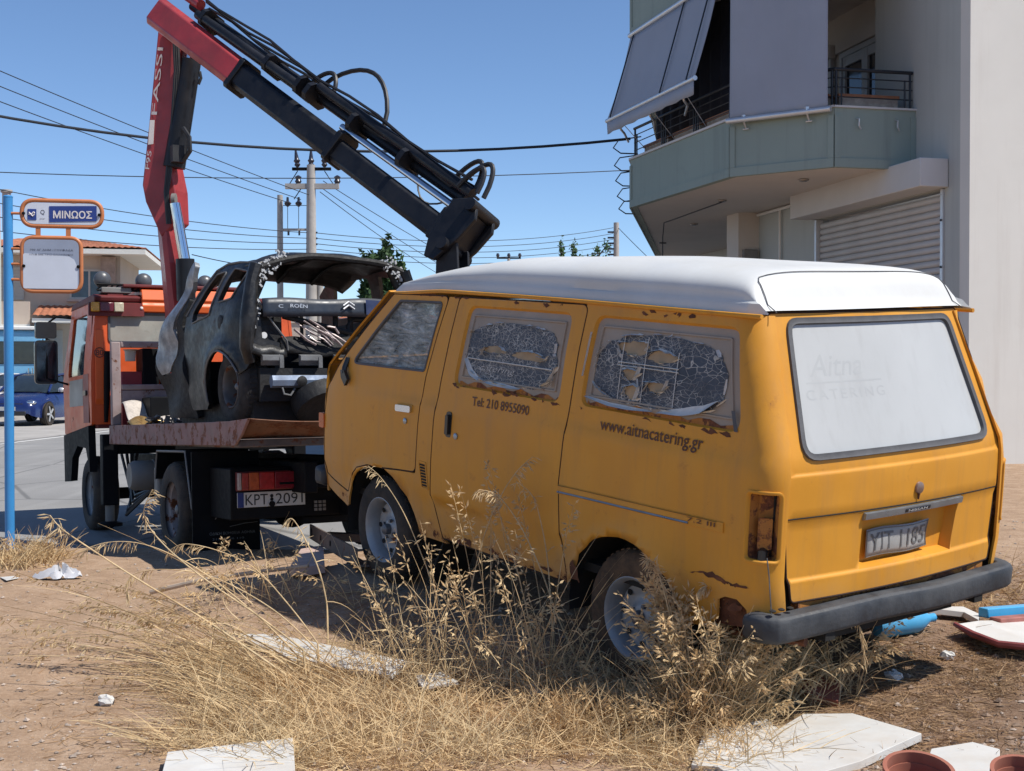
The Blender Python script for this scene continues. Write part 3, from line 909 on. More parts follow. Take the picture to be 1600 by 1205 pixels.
# ---- rear hatch: (y, z) outlines
TGO = [(.655,.562),(.672,.66),(.705,.95),(.708,1.06),(.66,1.42),(.618,1.683),(-.618,1.683),(-.66,1.42),(-.708,1.06),(-.705,.95),(-.672,.66),(-.655,.562)]
TGO = rpoly([(a,b,.02) for a,b in TGO], .02)
RWO = rpoly([(.622,1.120),(.535,1.662),(-.535,1.662),(-.622,1.120)], .07)
REC = [(.285,.648),(.275,.868),(-.385,.866),(-.340,.648)]
tg = panel('tailgate', TGO, van_rear, M_VAN, van, holes=[RWO, REC], flip=True, grid=.05, lines=[[(.66,zc_),(-.66,zc_)] for zc_ in (.658,.646,.634,1.078,1.067,1.056)])
panel('inner_shell', [(.70,.50),(.735,.66),(.74,1.0),(.66,1.5),(.60,1.66),(-.60,1.66),(-.66,1.5),(-.74,1.0),(-.735,.66),(-.70,.50)], van_rear, M_BLACK, van, holes=[offset_poly(RWO,-.02), offset_poly(REC,-.02)], lift=-.03, thick=.008, grid=.15, flip=True)
mb = MB(); tub(mb, REC, van_rear, .0, .047, flare=.012, flip=True)
mb.build('plate_recess', M_VAN, tg, smooth=30)
# pressed seam across the hatch
mb = MB()
mb.tube([van_rear(lerp(.700,-.700,i/20), lerp(.895,.888,i/20))+Vector((.0015,0,0)) for i in range(21)], .0032, 6)
mb.build('seam', M_BLACK, tg)
# rubber gasket and white-painted glass
def ring(outer, inner, surf, lift_o, lift_m, flip=False):
    sg = 1
    O = dens(outer,.04); n = len(O)
    I = offset_poly(O, inner)
    M_ = offset_poly(O, inner*.5)
    mb = MB()
    def L(pp, l): return [surf(*p)+snormal(surf,*p)*l*sg for p in pp]
    rows = [L(O,-.004), L(offset_poly(O, inner*.12),lift_o), L(M_,lift_m), L(offset_poly(O,inner*.88),lift_o*.8), L(I,-.012)]
    vs = [p for r_ in rows for p in r_]
    fs = [(k*n+i, k*n+(i+1) % n, (k+1)*n+(i+1) % n, (k+1)*n+i) for k in range(4) for i in range(n)]
    mb.add(vs, fs)
    return mb
ring(offset_poly(RWO,-.006), .030, van_rear, .010, .006, flip=True).build('window_gasket', M_RUBBER, tg, smooth=60)
def painted_glass():
    m, nt, b = _nt('white_painted_glass'); g = NG(nt)
    co = g.coord('Object')
    c = g.ramp(g.noise(co, 2.2, 6, .6), [(.3, (.435,.44,.43)), (.7, (.475,.48,.47))])
    st = g.noise(g.mapped(co, (14,14,1)), 1.2, 6, .6)
    c = g.mix(g.ramp(st, [(.50, 0.0), (.78, .4)]), c, (.36,.355,.34))
    c = g.mix(g.ramp(g.noise(co, 30, 4, .7), [(.70, 0.0), (.75, .3)]), c, (.33,.33,.33))
    g.l(c, b.inputs['Base Color']); b.inputs['Roughness'].default_value = .35
    return m
M_PGL = painted_glass()
rw = panel('rear_window', offset_poly(RWO,.016), van_rear, M_PGL, tg, lift=-.006, thick=.006, flip=True, grid=.09)
M_FAINT = mat('faded_print', (.418,.424,.415), .36, var=.03)
M_FAINTR = mat('faded_red_print', (.57,.53,.52), .5, var=.05)
def rear_text(y0, z0, lift=.0063): return lambda u, v: van_rear(y0-u, z0+v)+snormal(van_rear, y0-u, z0+v)*(lift-.012)
lettering('lettering', 'Aitna', M_FAINT, rw, rear_text(.47,1.435), .085, sx=1.15, shear=.35)
lettering('lettering', 'CATERING', M_FAINT, rw, rear_text(.515,1.345), .040, width=.46, spacing=1.3)
mb = MB(); mb.grid(lambda u, v: rear_text(.50,1.408)(u*.44, v*.006), 8, 2); mb.build('printed_rule', M_FAINT, rw, smooth=0, fixn=False)
# handle strip with the maker's name, lock, plate
def rear_bar(y0, y1, z0, z1, t, lift):
    mb = MB()
    def fn(u, v):
        y = lerp(y0,y1,u); z = lerp(z0,z1,v); return van_rear(y, z)+Vector((-lift,0,0))
    N = 10
    pr_ = [(z0,0),(z0+.004,t*.9),((z0+z1)/2,t),(z1-.004,t*.9),(z1,0)]
    vs = []; 
    for i in range(N+1):
        y = lerp(y0,y1,i/N)
        for z, l in pr_: vs.append(van_rear(y,z)+Vector((-l-lift,0,0)))
    m_ = len(pr_)
    fs = [(i*m_+k, i*m_+k+1, (i+1)*m_+k+1, (i+1)*m_+k) for i in range(N) for k in range(m_-1)]
    fs += [tuple(range(m_)), tuple(N*m_+k for k in range(m_))]
    fs += [(i*m_+m_-1, i*m_, (i+1)*m_, (i+1)*m_+m_-1) for i in range(N)]
    return mb.add(vs, fs)
MB().tube([van_rear(*p)+Vector((.002,0,0)) for p in offset_poly(dens(TGO,.03), -.004)], .0048, 6, closed=True).build('hatch_gap', M_GAP, tg)
hs = rear_bar(.278,-.392,.850,.884,.022,-.004).build('handle_strip', M_DULLM, tg)
rear_bar(.03,-.14,.858,.876,.004,.016).build('name_badge', M_BLKPL, hs)
lettering('lettering', 'NISSAN', mat('pale_print', (.65,.65,.65), .5), hs, lambda u, v: van_rear(.015-u,.862+v)+Vector((-.0225,0,0)), .010, width=.13)
lk = MB().lathe([(0,0),(.022,0),(.026,.006),(.024,.014),(.012,.018),(0,.018)], 20, van_rear(-.062,.955)+Vector((.004,0,0)), (-1,0,.0)).build('lock', mat('tarnished_lock', (.34,.24,.20), .4, .6, var=.3), tg)
MB().tube([van_rear(-.062,.93)+Vector((-.004,0,0)), van_rear(-.060,.905)+Vector((-.004,0,0))], [.006,.003], 6).build('rust_run', M_RUST, tg)
M_PLATE = mat('dirty_plate', (.33,.33,.32), .55, var=.1, scale=8, dirt=.35, dirtcol=(.26,.24,.22), dscale=6, rust=.1)
def plate_pt(y, z): return van_rear(y, z)+Vector((.034,0,0))
mb = MB()
def plf(u, v):
    y = lerp(.208,-.206,u); z = lerp(.676,.796,v); return plate_pt(y, z)+Vector((-.006*math.sin(u*5)*math.sin(v*4)-.002, 0, .004*math.sin(u*7)))
mb.grid(plf, 14, 6)
plo = mb.build('license_plate', M_PLATE, tg); s_ = plo.modifiers.new('thick','SOLIDIFY'); s_.thickness = .002
M_PLTXT = mat('plate_lettering', (.13,.13,.13), .6, var=.3)
def van_plate_text(u, v):
    uu = u/.414; vv = v/.120
    return plf(uu, vv)+Vector((-.0035,0,0))
lettering('lettering', 'YIT 1185', M_PLTXT, plo, lambda u, v: van_plate_text(.022+u,.024+v), .076, width=.375)
mb = MB()
for a, b in (((.004,.004),(.41,.006)),((.004,.113),(.41,.116)),((.002,.004),(.005,.116)),((.409,.004),(.412,.116))):
    n_ = 12
    vs = [van_plate_text(lerp(a[0],b[0],i/n_) if b[0]-a[0] > .1 else a[0], a[1] if b[0]-a[0] > .1 else lerp(a[1],b[1],i/n_)) for i in range(n_+1)]
    mb.tube([p+Vector((.001,0,0)) for p in vs], .0016, 5)
mb.build('plate_edge', M_PLTXT, plo)
# ---- tail lamp recesses at both corners (the lamps are gone)
for sf, fl in ((van_side, False), (van_right, True)):
    mb = MB(); tub(mb, TLO, sf, .0, .058, flare=.008, flip=fl)
    tlr = mb.build('tail_lamp_recess', M_RUSTO, van, smooth=30)
    ring(offset_poly(TLO,-.012), .016, sf, .006, .008, flip=fl).build('recess_rim', M_VAN, tlr, smooth=60)
    mb = MB()
    tub(mb, rpoly([(-.755,.775),(-.755,.90),(-.835,.90),(-.835,.775)],.01), sf, .046, .03, flip=fl); mb.build('back_plate', M_RUSTO, tlr)
    mb = MB(); c0 = sf(-.79,.765); nn_ = snormal(sf,-.79,.765)
    mb.tube([c0-nn_*.045, c0-nn_*.02, c0-nn_*.02+Vector((0,0,-.03))], .02, 8); mb.build('wiring', M_BLKPL, tlr)
# wires hanging from the left lamp recess
for k in range(1):
    p = van_side(-.80-.02*k,.735)
    pts = [p+Vector((-.02-.004*k,.0,.02)), p+Vector((-.035,.004,-.05)), p+Vector((-.03+.01*k,.0,-.13)), p+Vector((-.045-.006*k,-.01,-.20-.03*k))]
    MB().tube([p_+Vector((.004*math.sin(i*2.3),.006*math.cos(i*1.7),0)) for i, p_ in enumerate(pts)], .0026, 5).build('loose_wire', mat('grey_wire', (.10,.10,.10), .6, var=.4, scale=20), van)
# ---- rear bumper: rounded beam with wrapped ends
bsec = [(-.5,-1),(.55,-1),(.92,-.72),(1,.55),(.80,.92),(.35,1),(-.5,1)]
path = []
for i in range(31):
    t = lerp(-1,1,i/30)
    y = .80*t
    a = abs(t)
    x = -.915+.03*t*t
    path.append((x, y))
path = [(-.72,-.765),(-.75,-.765),(-.79,-.763),(-.825,-.755),(-.850,-.738)]+[(-.874+.022*(y/.78)**2, y) for y in np.linspace(-.715,.735,25)]+[(-.850,.765),(-.825,.785),(-.80,.793),(-.77,.795),(-.745,.795)]
vs = []; n = len(bsec)
for i, (x, y) in enumerate(path):
    a = Vector(path[max(0,i-1)]); b = Vector(path[min(len(path)-1,i+1)]); t = (b-a).normalized(); nrm = Vector((-t.y, t.x)) 
    if nrm.x > 0 and abs(y) < .8: nrm = -nrm
    if abs(y) > .8 and nrm.y*y < 0: nrm = -nrm
    end = .86 if i in (0, len(path)-1) else 1.0
    for p, q in bsec:
        d = .05*p; z = .480+.056*q*end+.006*math.sin(y*5)
        vs.append(Vector((x+nrm.x*d+.004*math.sin(y*11), y+nrm.y*d, z)))
fs = [(i*n+k, i*n+(k+1) % n, (i+1)*n+(k+1) % n, (i+1)*n+k) for i in range(len(path)-1) for k in range(n)]
fs += [tuple(range(n)), tuple((len(path)-1)*n+k for k in range(n))]
mb = MB(); mb.add(vs, fs); bump_o = mb.build('rear_bumper', M_BUMP, van, smooth=50, bevel=.008)
for y in (-.5, .5): MB().bx(-.90,-.55,y-.03,y+.03,.40,.50).build('bumper_bracket', M_BLACK, van)
MB().bx(-.83,-.78,-.62,.62,.50,.56).build('rear_valance', M_RUSTO, van)
for y in (.70,.745,.79):
    MB().lathe([(0,0),(.012,0),(.014,.004),(.006,.008)], 10, (-.86+.1*(y-.7),y,.551), (0,0,1)).build('bolt', M_BLACK, bump_o)
# ---- exposed rusty metal behind the eaten corner
panel('rusted_inner_corner', [(-.40,.40),(-.42,.64),(-.80,.66),(-.84,.46),(-.60,.42)], van_side, M_RUST, van, lift=-.03, thick=.006, grid=.05)
MB().tube([(-.86,.60,.40),(-.55,.68,.38),(-.35,.68,.37)], .02, 8).build('chassis_rail', M_RUST, van)
def rust_patch(poly, name='rust_patch'):
    q = []
    for a, b in dens(poly,.02): q.append((a+random.uniform(-.009,.009), b+random.uniform(-.007,.007)))
    return panel(name, q, van_side, M_RUST, van, lift=.0012, thick=0, grid=.04, edge=.05)
rust_patch([(-.41,.612),(-.47,.622),(-.53,.620),(-.62,.606),(-.66,.600),(-.70,.612),(-.745,.617),(-.745,.624),(-.69,.628),(-.63,.618),(-.54,.640),(-.47,.634)])
rust_patch([(.37,.40),(.385,.46),(.36,.50),(.345,.44),(.34,.39)])
rust_patch([(1.93,1.655),(1.85,1.648),(1.75,1.652),(1.60,1.648),(1.60,1.656),(1.9,1.664)])
rust_patch([(-.60,.50),(-.64,.53),(-.69,.54),(-.70,.52),(-.66,.50)])
rr_ = random.Random(21)
for k in range(13):
    x = rr_.uniform(-.6,2.05); z = 1.655-.02*sstep(1.6,2.1,x)+rr_.uniform(-.006,.008); w = rr_.uniform(.006,.024)*(1.8 if x > 1.4 else 1)
    rust_patch([(x-w,z-.004),(x-w*.3,z-rr_.uniform(.004,.014)),(x+w*.6,z-.005),(x+w,z),(x+w*.4,z+.006),(x-w*.5,z+.006)])
for k in range(22):
    wq = W2 if rr_.random() < .65 else W1
    x = rr_.uniform(min(p[0] for p in wq), max(p[0] for p in wq)); z = 1.207+rr_.uniform(-.006,.004); w = rr_.uniform(.006,.035)
    rust_patch([(x-w,z-.003),(x,z-rr_.uniform(.004,.012)),(x+w,z-.002),(x+w*.5,z+.006),(x-w*.5,z+.005)])
for k in range(12):
    x = rr_.uniform(.5,1.55); z = .378+rr_.uniform(0,.03); w = rr_.uniform(.01,.04)
    rust_patch([(x-w,z-.004),(x,z-.006),(x+w,z-.002),(x+w*.5,z+.012),(x-w*.5,z+.01)])
# ---- roof: drip rail, flange, cap
zg = lambda x: 1.685+.004*math.sin(x*2)-.028*sstep(1.55,2.15,x)
def roof_h(x):
    return float(np.interp(x, [-.66,-.63,-.60,-.575,-.55,-.52,-.48,-.40,-.2,.6,1.2,1.6,1.85,2.0,2.10,2.17], [1.700,1.722,1.775,1.815,1.840,1.857,1.868,1.876,1.884,1.892,1.875,1.83,1.785,1.745,1.71,1.672]))
gut = MB()
xs_ = [lerp(-.655,2.10,i/50) for i in range(51)]
for s in (1,-1):
    gut.tube([Vector((x,(side_y(1.68)+.006-.004*sstep(1.9,2.1,x))*s,zg(x)-.006)) for x in xs_], .010, 8)
gut.build('drip_rail', M_VAN, van)
xs_ = [-.662,-.650,-.635,-.615,-.595,-.575,-.55,-.52,-.48,-.42,-.3]+[lerp(-.1,2.05,i/34) for i in range(35)]+[2.10,2.14,2.165]
rf = MB(); ns = 41; rows = []
for x in xs_:
    H = roof_h(x); z1 = zg(x)+.052; wr = .672-.012*sstep(-.45,-.66,x)-.03*sstep(1.7,2.17,x)
    e = sstep(-.45,-.66,x)
    row = [Vector((x, -(wr+.016), zg(x)+.002)), Vector((x, -(wr+.012), min(z1-.010,H-.012)))]
    p_ = lerp(3.6,6.5,e)
    for k in range(ns):
        a = math.pi*k/(ns-1); c_ = math.cos(a); s_ = math.sin(a)
        y = -wr*math.copysign(abs(c_)**(2/p_), c_); z = min(z1,H-.006)+(max(H-z1,.004))*abs(s_)**(2/3.0)
        xx = x+.045*(y/.7)**2*e
        row.append(Vector((xx, y, z+.0015*math.sin(x*5+y*4))))
    row += [Vector((x, wr+.012, min(z1-.010,H-.012))), Vector((x, wr+.016, zg(x)+.002))]
    rows.append(row)
m_ = len(rows[0])
rf.add([p for r_ in rows for p in r_], [(i*m_+k, (i+1)*m_+k, (i+1)*m_+k+1, i*m_+k+1) for i in range(len(rows)-1) for k in range(m_-1)])
roof = rf.build('roof', M_VANW, van, smooth=50)
# white upper part of the hatch and its seam
def roof_pt(x, y):
    H = roof_h(x); z1 = zg(x)+.052; e = sstep(-.45,-.66,x); p_ = lerp(3.6,6.5,e); wr = .672-.012*sstep(-.45,-.66,x)
    t = min(1, abs(y)/wr); c_ = t**(p_/2); s_ = math.sqrt(max(0,1-c_*c_))
    return Vector((x+.045*(y/.7)**2*e, y, min(z1,H-.006)+max(H-z1,.004)*s_**(2/3.0)))
pth = [Vector((-.652,.617,1.688))]+[roof_pt(lerp(-.652,-.535,i/6), .615-.012*i/6) for i in range(1,6)]
pth += [roof_pt(-.53-.006*math.sin(math.pi*i/24), lerp(.585,-.585,i/24)) for i in range(25)]
pth += [Vector((p.x,-p.y,p.z)) for p in reversed(pth[:6])]
MB().tube([p+Vector((-.003,0,.002)) for p in pth], .0022, 6).build('hatch_seam', M_RUBBER, roof)
def rear_white(y, z):
    p = van_rear(y, z); return p
# ---- side glass: dirty panes and the peeling vinyl film on them
def film_mat():
    m, nt, b = _nt('cracked_vinyl_film'); g = NG(nt)
    uv = g.coord('UV')
    nz = g.noise(uv, 9, 4, .6)
    x = g.n('ShaderNodeVectorMath'); x.operation = 'ADD'
    sc_ = g.n('ShaderNodeVectorMath'); sc_.operation = 'SCALE'; sc_.inputs['Scale'].default_value = .09
    cn = g.n('ShaderNodeTexNoise'); cn.inputs['Scale'].default_value = 8; g.l(uv, cn.inputs['Vector'])
    g.l(cn.outputs[1], sc_.inputs[0]); g.l(uv, x.inputs[0]); g.l(sc_.outputs[0], x.inputs[1])
    w = g.mapped(x.outputs[0], (.5,1,1))
    e1 = g.voro(w, 44, 'DISTANCE_TO_EDGE'); e2 = g.voro(w, 95, 'DISTANCE_TO_EDGE')
    msk = g.ramp(g.noise(uv, 3.2, 4, .6), [(.42, 0.0), (.56, 1.0)])
    l1 = g.ramp(e1, [(.015, 1.0), (.05, 0.0)])
    l2 = g.math('MULTIPLY', g.ramp(e2, [(.02, .8), (.08, 0.0)]), msk)
    ln = g.math('MAXIMUM', l1, l2)
    vis = g.ramp(g.noise(uv, 6, 5, .7), [(.36, .20), (.56, 1.0)])
    base = g.ramp(nz, [(.3, (.028,.035,.050)), (.7, (.055,.066,.090))])
    c = g.mix(g.math('MULTIPLY', ln, vis), base, (.50,.48,.44))
    g.l(c, b.inputs['Base Color']); b.inputs['Roughness'].default_value = .55
    g.l(g.bump(ln, .5, .004), b.inputs['Normal'])
    return m
M_FILM = film_mat()
M_PANE = mat('dirty_painted_pane', (.31,.26,.215), .55, var=.16, scale=5, dirt=.5, dirtcol=(.33,.22,.12), dscale=4, rust=.10, rscale=7)
M_FLAKE = mat('peeled_flake', (.62,.60,.56), .7, var=.12, scale=20)
M_TAN = mat('tan_backing', (.35,.255,.155), .7, var=.2, scale=12)
def blob(cx, cz, rx, rz, seed, n=44, rough=.10, pw=2.0):
    rnd = random.Random(seed); ph = [rnd.uniform(0,6.28) for _ in range(5)]
    out = []
    for i in range(n):
        a = 2*math.pi*i/n; c_, s_ = math.cos(a), math.sin(a)
        k = 1+rough*(math.sin(3*a+ph[0])+.6*math.sin(7*a+ph[1])+.5*math.sin(13*a+ph[2]))*.5+rnd.uniform(-.4,.4)*rough
        out.append((cx+rx*k*math.copysign(abs(c_)**(2/pw), c_), cz+rz*k*math.copysign(abs(s_)**(2/pw), s_)))
    return out
def flakes(outl, parent, n, seed, lo=.006):
    rnd = random.Random(seed); O = dens(outl, .01); mb = MB()
    cx = sum(p[0] for p in O)/len(O); cz = sum(p[1] for p in O)/len(O)
    for k in range(n):
        i = rnd.randrange(len(O)); p = Vector(O[i]); q = Vector(O[(i+3) % len(O)])
        t = (q-p); 
        if t.length < 1e-4: continue
        t.normalize(); inw = (Vector((cx,cz))-p).normalized()
        L = rnd.uniform(.008,.07); W = rnd.uniform(.003,.018)*rnd.random()**.5; lf = rnd.uniform(.006,.02)
        def fn(u, v):
            a = p+t*L*(u-.5)-inw*W*(v-.2)*(1-abs(u-.5)*1.2)
            return van_side(a.x, a.y)+Vector((0, lo-.016+lf*(1-v)**2*.9+.002, 0))
        mb.grid(fn, 5, 4)
    fo = mb.build('film_flakes', M_FLAKE, parent, smooth=60, fixn=False); fo['kind'] = 'stuff'; return fo
def side_window(outl, fx, fz, frx, frz, seed, patches):
    mb = MB(); tub(mb, outl, van_side, .0, .016, flare=.010, bottom=False); fr = mb.build('window_recess', M_VAN, van, smooth=40)
    gl = panel('window', offset_poly(outl,.004), van_side, M_PANE, van, lift=-.0155, thick=.006, grid=.09)
    xa = [p[0] for p in outl]; za = min(p[1] for p in outl)
    st_ = [(max(xa)-.03,za+.006),(max(xa)-.035,za+.030)]+[(lerp(max(xa)-.05,min(xa)+.05,i/14), za+.030+.012*math.sin(i*1.9+seed)) for i in range(15)]+[(min(xa)+.03,za+.035),(min(xa)+.03,za+.006)]
    panel('bare_lower_strip', st_, van_side, M_RUSTO, gl, lift=-.0142, thick=0, grid=.05)
    inner = offset_poly(dens(outl,.05), .05)
    n = len(inner)
    MB().tube([van_side(*p)+Vector((0,-.0135,0)) for p in inner], .006, 5, closed=True).build('glazing_seam', M_PANE, gl)
    b = blob(fx, fz, frx, frz, seed, 70, .05, 2.8)
    hs_ = [blob(px, pz, rx, rz, seed+7+i, 22, .22) for i, (px, pz, rx, rz) in enumerate(patches)]
    film = panel('vinyl_film', b, van_side, M_FILM, gl, holes=hs_, lift=-.0125, thick=.0015, grid=.07, edge=.02)
    for i, h in enumerate(hs_):
        panel('bare_patch', offset_poly(h,-.004), van_side, M_TAN, gl, lift=-.0140, thick=0, grid=.03)
        flakes(h, gl, 14, seed*3+i, .004)
    flakes(b, gl, 34, seed)
    return gl, fr
w1, f1 = side_window(W1, .940, 1.398, .375, .150, 3, [(1.08,1.41,.09,.018),(.80,1.40,.13,.022)])
w2, f2 = side_window(W2, -.115, 1.405, .405, .155, 11, [(.06,1.50,.10,.030),(-.13,1.475,.095,.026),(.055,1.385,.05,.024),(.03,1.31,.045,.035),(-.12,1.345,.06,.022)])
M_CURL = M_FLAKE
def big_curl(pts, parent, w):
    mb = MB()
    P = [Vector(p) for p in pts]
    def fn(u, v):
        k = u*(len(P)-1); i = min(int(k), len(P)-2); q = P[i].lerp(P[i+1], k-i)
        ww = w*math.sin(math.pi*min(1,max(.0,u*.92+.04)))
        return van_side(q.x, q.y-ww*(v-.5))+Vector((0, -.008+.02*(v)**2, 0))
    mb.grid(fn, 16, 5); return mb.build('peeled_strip', M_CURL, parent, fixn=False)
big_curl([(-.16,1.245),(-.30,1.262),(-.41,1.285),(-.50,1.33)], w2, .035)
big_curl([(.32,1.262),(.16,1.243),(.02,1.240),(-.12,1.243)], w2, .014)
big_curl([(.34,1.55),(.345,1.45),(.355,1.35)], w2, .012)
big_curl([(.60,1.275),(.58,1.32),(.565,1.37)], w1, .045)
big_curl([(1.30,1.35),(1.24,1.285),(1.16,1.25)], w1, .024)
big_curl([(1.12,1.247),(.98,1.243),(.82,1.240)], w1, .016)
lettering('script_scratches', 'catering', M_FLAKE, w1, lambda u, v: van_side(1.18-u,1.290+v)+Vector((0,-.0085,0)), .040, sx=1.9, shear=.35, bold=-.018)
mb = MB()
mb.tube([van_side(lerp(1.30,.60,i/12),1.352)+Vector((0,-.008,0)) for i in range(13)], .003, 5); mb.build('white_rule', M_FLAKE, w1)
mb = MB()
for x, z0, z1 in ((.12,1.27,1.55),(-.03,1.27,1.55),(-.23,1.27,1.50)): mb.tube([van_side(x+.02*(z-1.4),z)+Vector((0,-.008,0)) for z in np.linspace(z0,z1,8)], .0022, 4)
for z in (1.432,1.418): mb.tube([van_side(x,z)+Vector((0,-.008,0)) for x in np.linspace(.14,-.24,9)], .0022, 4)
mb.build('white_rule', M_FLAKE, w2)
# torn strip of rubber at the lower corner of the last window
mb = MB(); mb.grid(lambda u, v: van_side(-.575-.02*v-.03*u,1.30-.08*u)+Vector((0,.004,0)), 6, 3); mb.build('torn_gasket', M_RUBBER, w2, fixn=False)
# ---- front door glass with crumpled reflective film behind it
def foil_mat():
    m, nt, b = _nt('crumpled_film_glass'); g = NG(nt)
    uv = g.coord('UV'); co = g.coord('Object')
    rot = g.n('ShaderNodeMapping'); rot.inputs['Rotation'].default_value = (0,0,R(-28)); rot.inputs['Scale'].default_value = (2.2,9,1); g.l(uv, rot.inputs[0])
    st = g.noise(rot.outputs[0], 3.2, 7, .72, 1.2)
    b.inputs['Base Color'].default_value = (.42,.47,.47,1)
    c = g.ramp(st, [(.40, (.30,.34,.33)), (.54, (.55,.60,.585)), (.68, (.95,.97,.97))])  # glints on the film are painted into the colour as pale streaks
    g.l(c, b.inputs['Base Color'])
    b.inputs['Roughness'].default_value = .22
    b.inputs['Metallic'].default_value = .0
    al = g.ramp(g.noise(uv, 7, 6, .7, .6), [(.32, .35), (.60, .96)])
    zz = g.ramp(g.sep(uv)[1], [(.0, 0.0), (1.0, 1.0)])
    g.l(al, b.inputs['Alpha'])
    g.l(g.bump(st, .9, .05), b.inputs['Normal'])
    return m
gl = panel('front_door_glass', offset_poly(FW,-.006), van_side, foil_mat(), van, lift=-.014, thick=0, grid=.03)
ring(offset_poly(FW,-.004), .014, van_side, .004, .003).build('window_gasket', M_RUBBER, van, smooth=60)
gl2 = panel('front_door_glass', offset_poly(FW,-.006), van_right, M_WSG, van, lift=-.014, thick=.004, grid=.2, flip=True)
for o_ in (W1, W2): panel('window', offset_poly(o_,-.006), van_right, M_PANE, van, lift=-.014, thick=.004, grid=.2, flip=True)
# ---- interior: floor, seats, dashboard, steering wheel
M_SEAT = mat('worn_vinyl_seat', (.10,.09,.08), .7, var=.3, scale=6)
MB().bx(-.75,2.62,-.72,.72,.44,.48).build('floor_pan', M_BLACK, van)
MB().bx(1.45,1.49,-.70,.70,.48,1.30).build('bulkhead', M_SEAT, van)
for y in (.38,-.38):
    st_ = MB().bx(1.55,2.0,y-.26,y+.26,.62,.80).build('seat', M_SEAT, van, bevel=.04)
    MB().box((1.56,y,1.08), (.14,.50,.62), Matrix.Rotation(R(-10),3,'Y')).build('backrest', M_SEAT, st_, bevel=.04)
MB().prism([(2.35,.95),(2.78,.95),(2.74,1.18),(2.40,1.16)], (0,-.70,0), (1,0,0), (0,0,1), (0,1.40,0)).build('dashboard', M_SEAT, van)
sw = MB(); c0 = Vector((2.18,.40,1.20)); ax = Vector((-.75,0,.66)).normalized(); u_ = Vector((0,1,0)); w_ = ax.cross(u_)
sw.tube([c0+(u_*math.cos(2*math.pi*k/28)+w_*math.sin(2*math.pi*k/28))*.20 for k in range(28)], .014, 8, closed=True)
for a in (0, 2.1, 4.2): sw.tube([c0, c0+(u_*math.cos(a)+w_*math.sin(a))*.20], .012, 6)
sw.tube([c0, c0-ax*.35], .025, 8)
sw.build('steering_wheel', mat('wheel_grey', (.35,.36,.36), .5), van)
# ---- handles, locks, mirror stub, vent, moulding, lettering
hd = MB(); 
hd.prism(rpoly([(1.752,1.015),(1.905,1.008),(1.905,1.045),(1.752,1.052)],.012), (0,side_y(1.03)-.004,0), (1,0,0), (0,0,1), (0,.024,0))
hd.build('door_handle', M_CHROME, van, bevel=.005)
MB().prism(rpoly([(1.742,1.005),(1.912,1.0),(1.912,1.052),(1.742,1.058)],.015), (0,side_y(1.03)-.002,0), (1,0,0), (0,0,1), (0,.009,0)).build('handle_cup', M_VAN, van)
for x, z in ((1.814,.962),(1.312,.945)):
    MB().lathe([(0,0),(.016,0),(.017,.008),(.010,.012),(0,.012)], 16, van_side(x,z)-Vector((0,.002,0)), (0,1,0)).build('lock', M_DULLM, van)
ho = rpoly([(1.360,.93),(1.415,.93),(1.402,1.065),(1.352,1.065)],.02)
mb = MB(); mb.prism(ho, (0,side_y(1.0)+.0,0), (1,0,0), (0,0,1), (0,.012,0)); hb = mb.build('sliding_door_handle', M_BLKPL, van, bevel=.004)
MB().prism(rpoly([(1.372,.945),(1.400,.945),(1.390,1.05),(1.366,1.05)],.01), (0,side_y(1.0)+.012,0), (1,0,0), (0,0,1), (0,.016,0)).build('grip', M_BLKPL, hb, bevel=.005)
mb = MB(); p = van_side(2.50,1.20)
mb.tube([p+Vector((0,-.005,.05)), p+Vector((.0,.02,-.005)), p+Vector((-.01,.03,-.04))], .016, 8)
mb.prism([(-.02,0),(.02,0),(.012,-.045),(-.03,-.09),(-.06,-.05)], p+Vector((0,.02,-.02)), (1,0,0), (0,0,1), (0,.02,0))
mb.build('mirror_stub', M_BLKPL, van)
vt = MB(); vo_ = rpoly([(1.672,.768),(1.590,.768),(1.560,.618),(1.632,.618)],.012)
ring(vo_, .012, van_side, .004, .004).build('vent_frame', M_VAN, van, smooth=60)
for i in range(8):
    t = (i+.5)/8; x0 = lerp(1.652,1.622,t); z0 = lerp(.755,.632,t)
    MB().box(van_side(x0-.026,z0)+Vector((0,.001,0)), (.046,.008,.0085), Matrix.Rotation(R(25),3,'X')).build('louvre', M_BLACK, van)
def side_strip(name, x0, x1, zf, h, t, m, parent, sec=None):
    mb = MB(); N = 30; vs = []; pr_ = [(0,-.003),(.003,t*.8),(h*.5,t),(h-.003,t*.8),(h,-.003)]
    for i in range(N+1):
        x = lerp(x0,x1,i/N)
        for dz, l in pr_: p = van_side(x, zf(x)+dz); vs.append(p+snormal(van_side, x, zf(x)+dz)*l)
    k = len(pr_)
    fs = [(i*k+j, i*k+j+1, (i+1)*k+j+1, (i+1)*k+j) for i in range(N) for j in range(k-1)]+[tuple(range(k)), tuple(N*k+j for j in range(k))]
    mb.add(vs, fs); return mb.build(name, m, parent, fixn=True)
zf1 = lambda x: lerp(.789,.811,(.462-x)/1.06)
sm = side_strip('side_moulding', .462, -.596, lambda x: zf1(x), .046, .006, M_VAN, van)
side_strip('trim_strip', .462, -.40, lambda x: zf1(x)+.004, .014, .011, M_DULLM, sm)
side_strip('trim_shadow_gap', .462, -.56, lambda x: zf1(x)+.038, .006, .009, M_BLACK, sm)
lettering('lettering', '7.2 III', M_BROWNT, sm, lambda u, v: van_side(-.395-u,zf1(-.395-u)+.019+v)+Vector((0,.0095,0)), .018, width=.16)
lettering('phone_lettering', 'Tel: 210 8955090', M_BROWNT, van, lambda u, v: van_side(1.195-u,1.118+.012*u+v)+Vector((0,.003,0)), .047, width=.475, bold=.012)
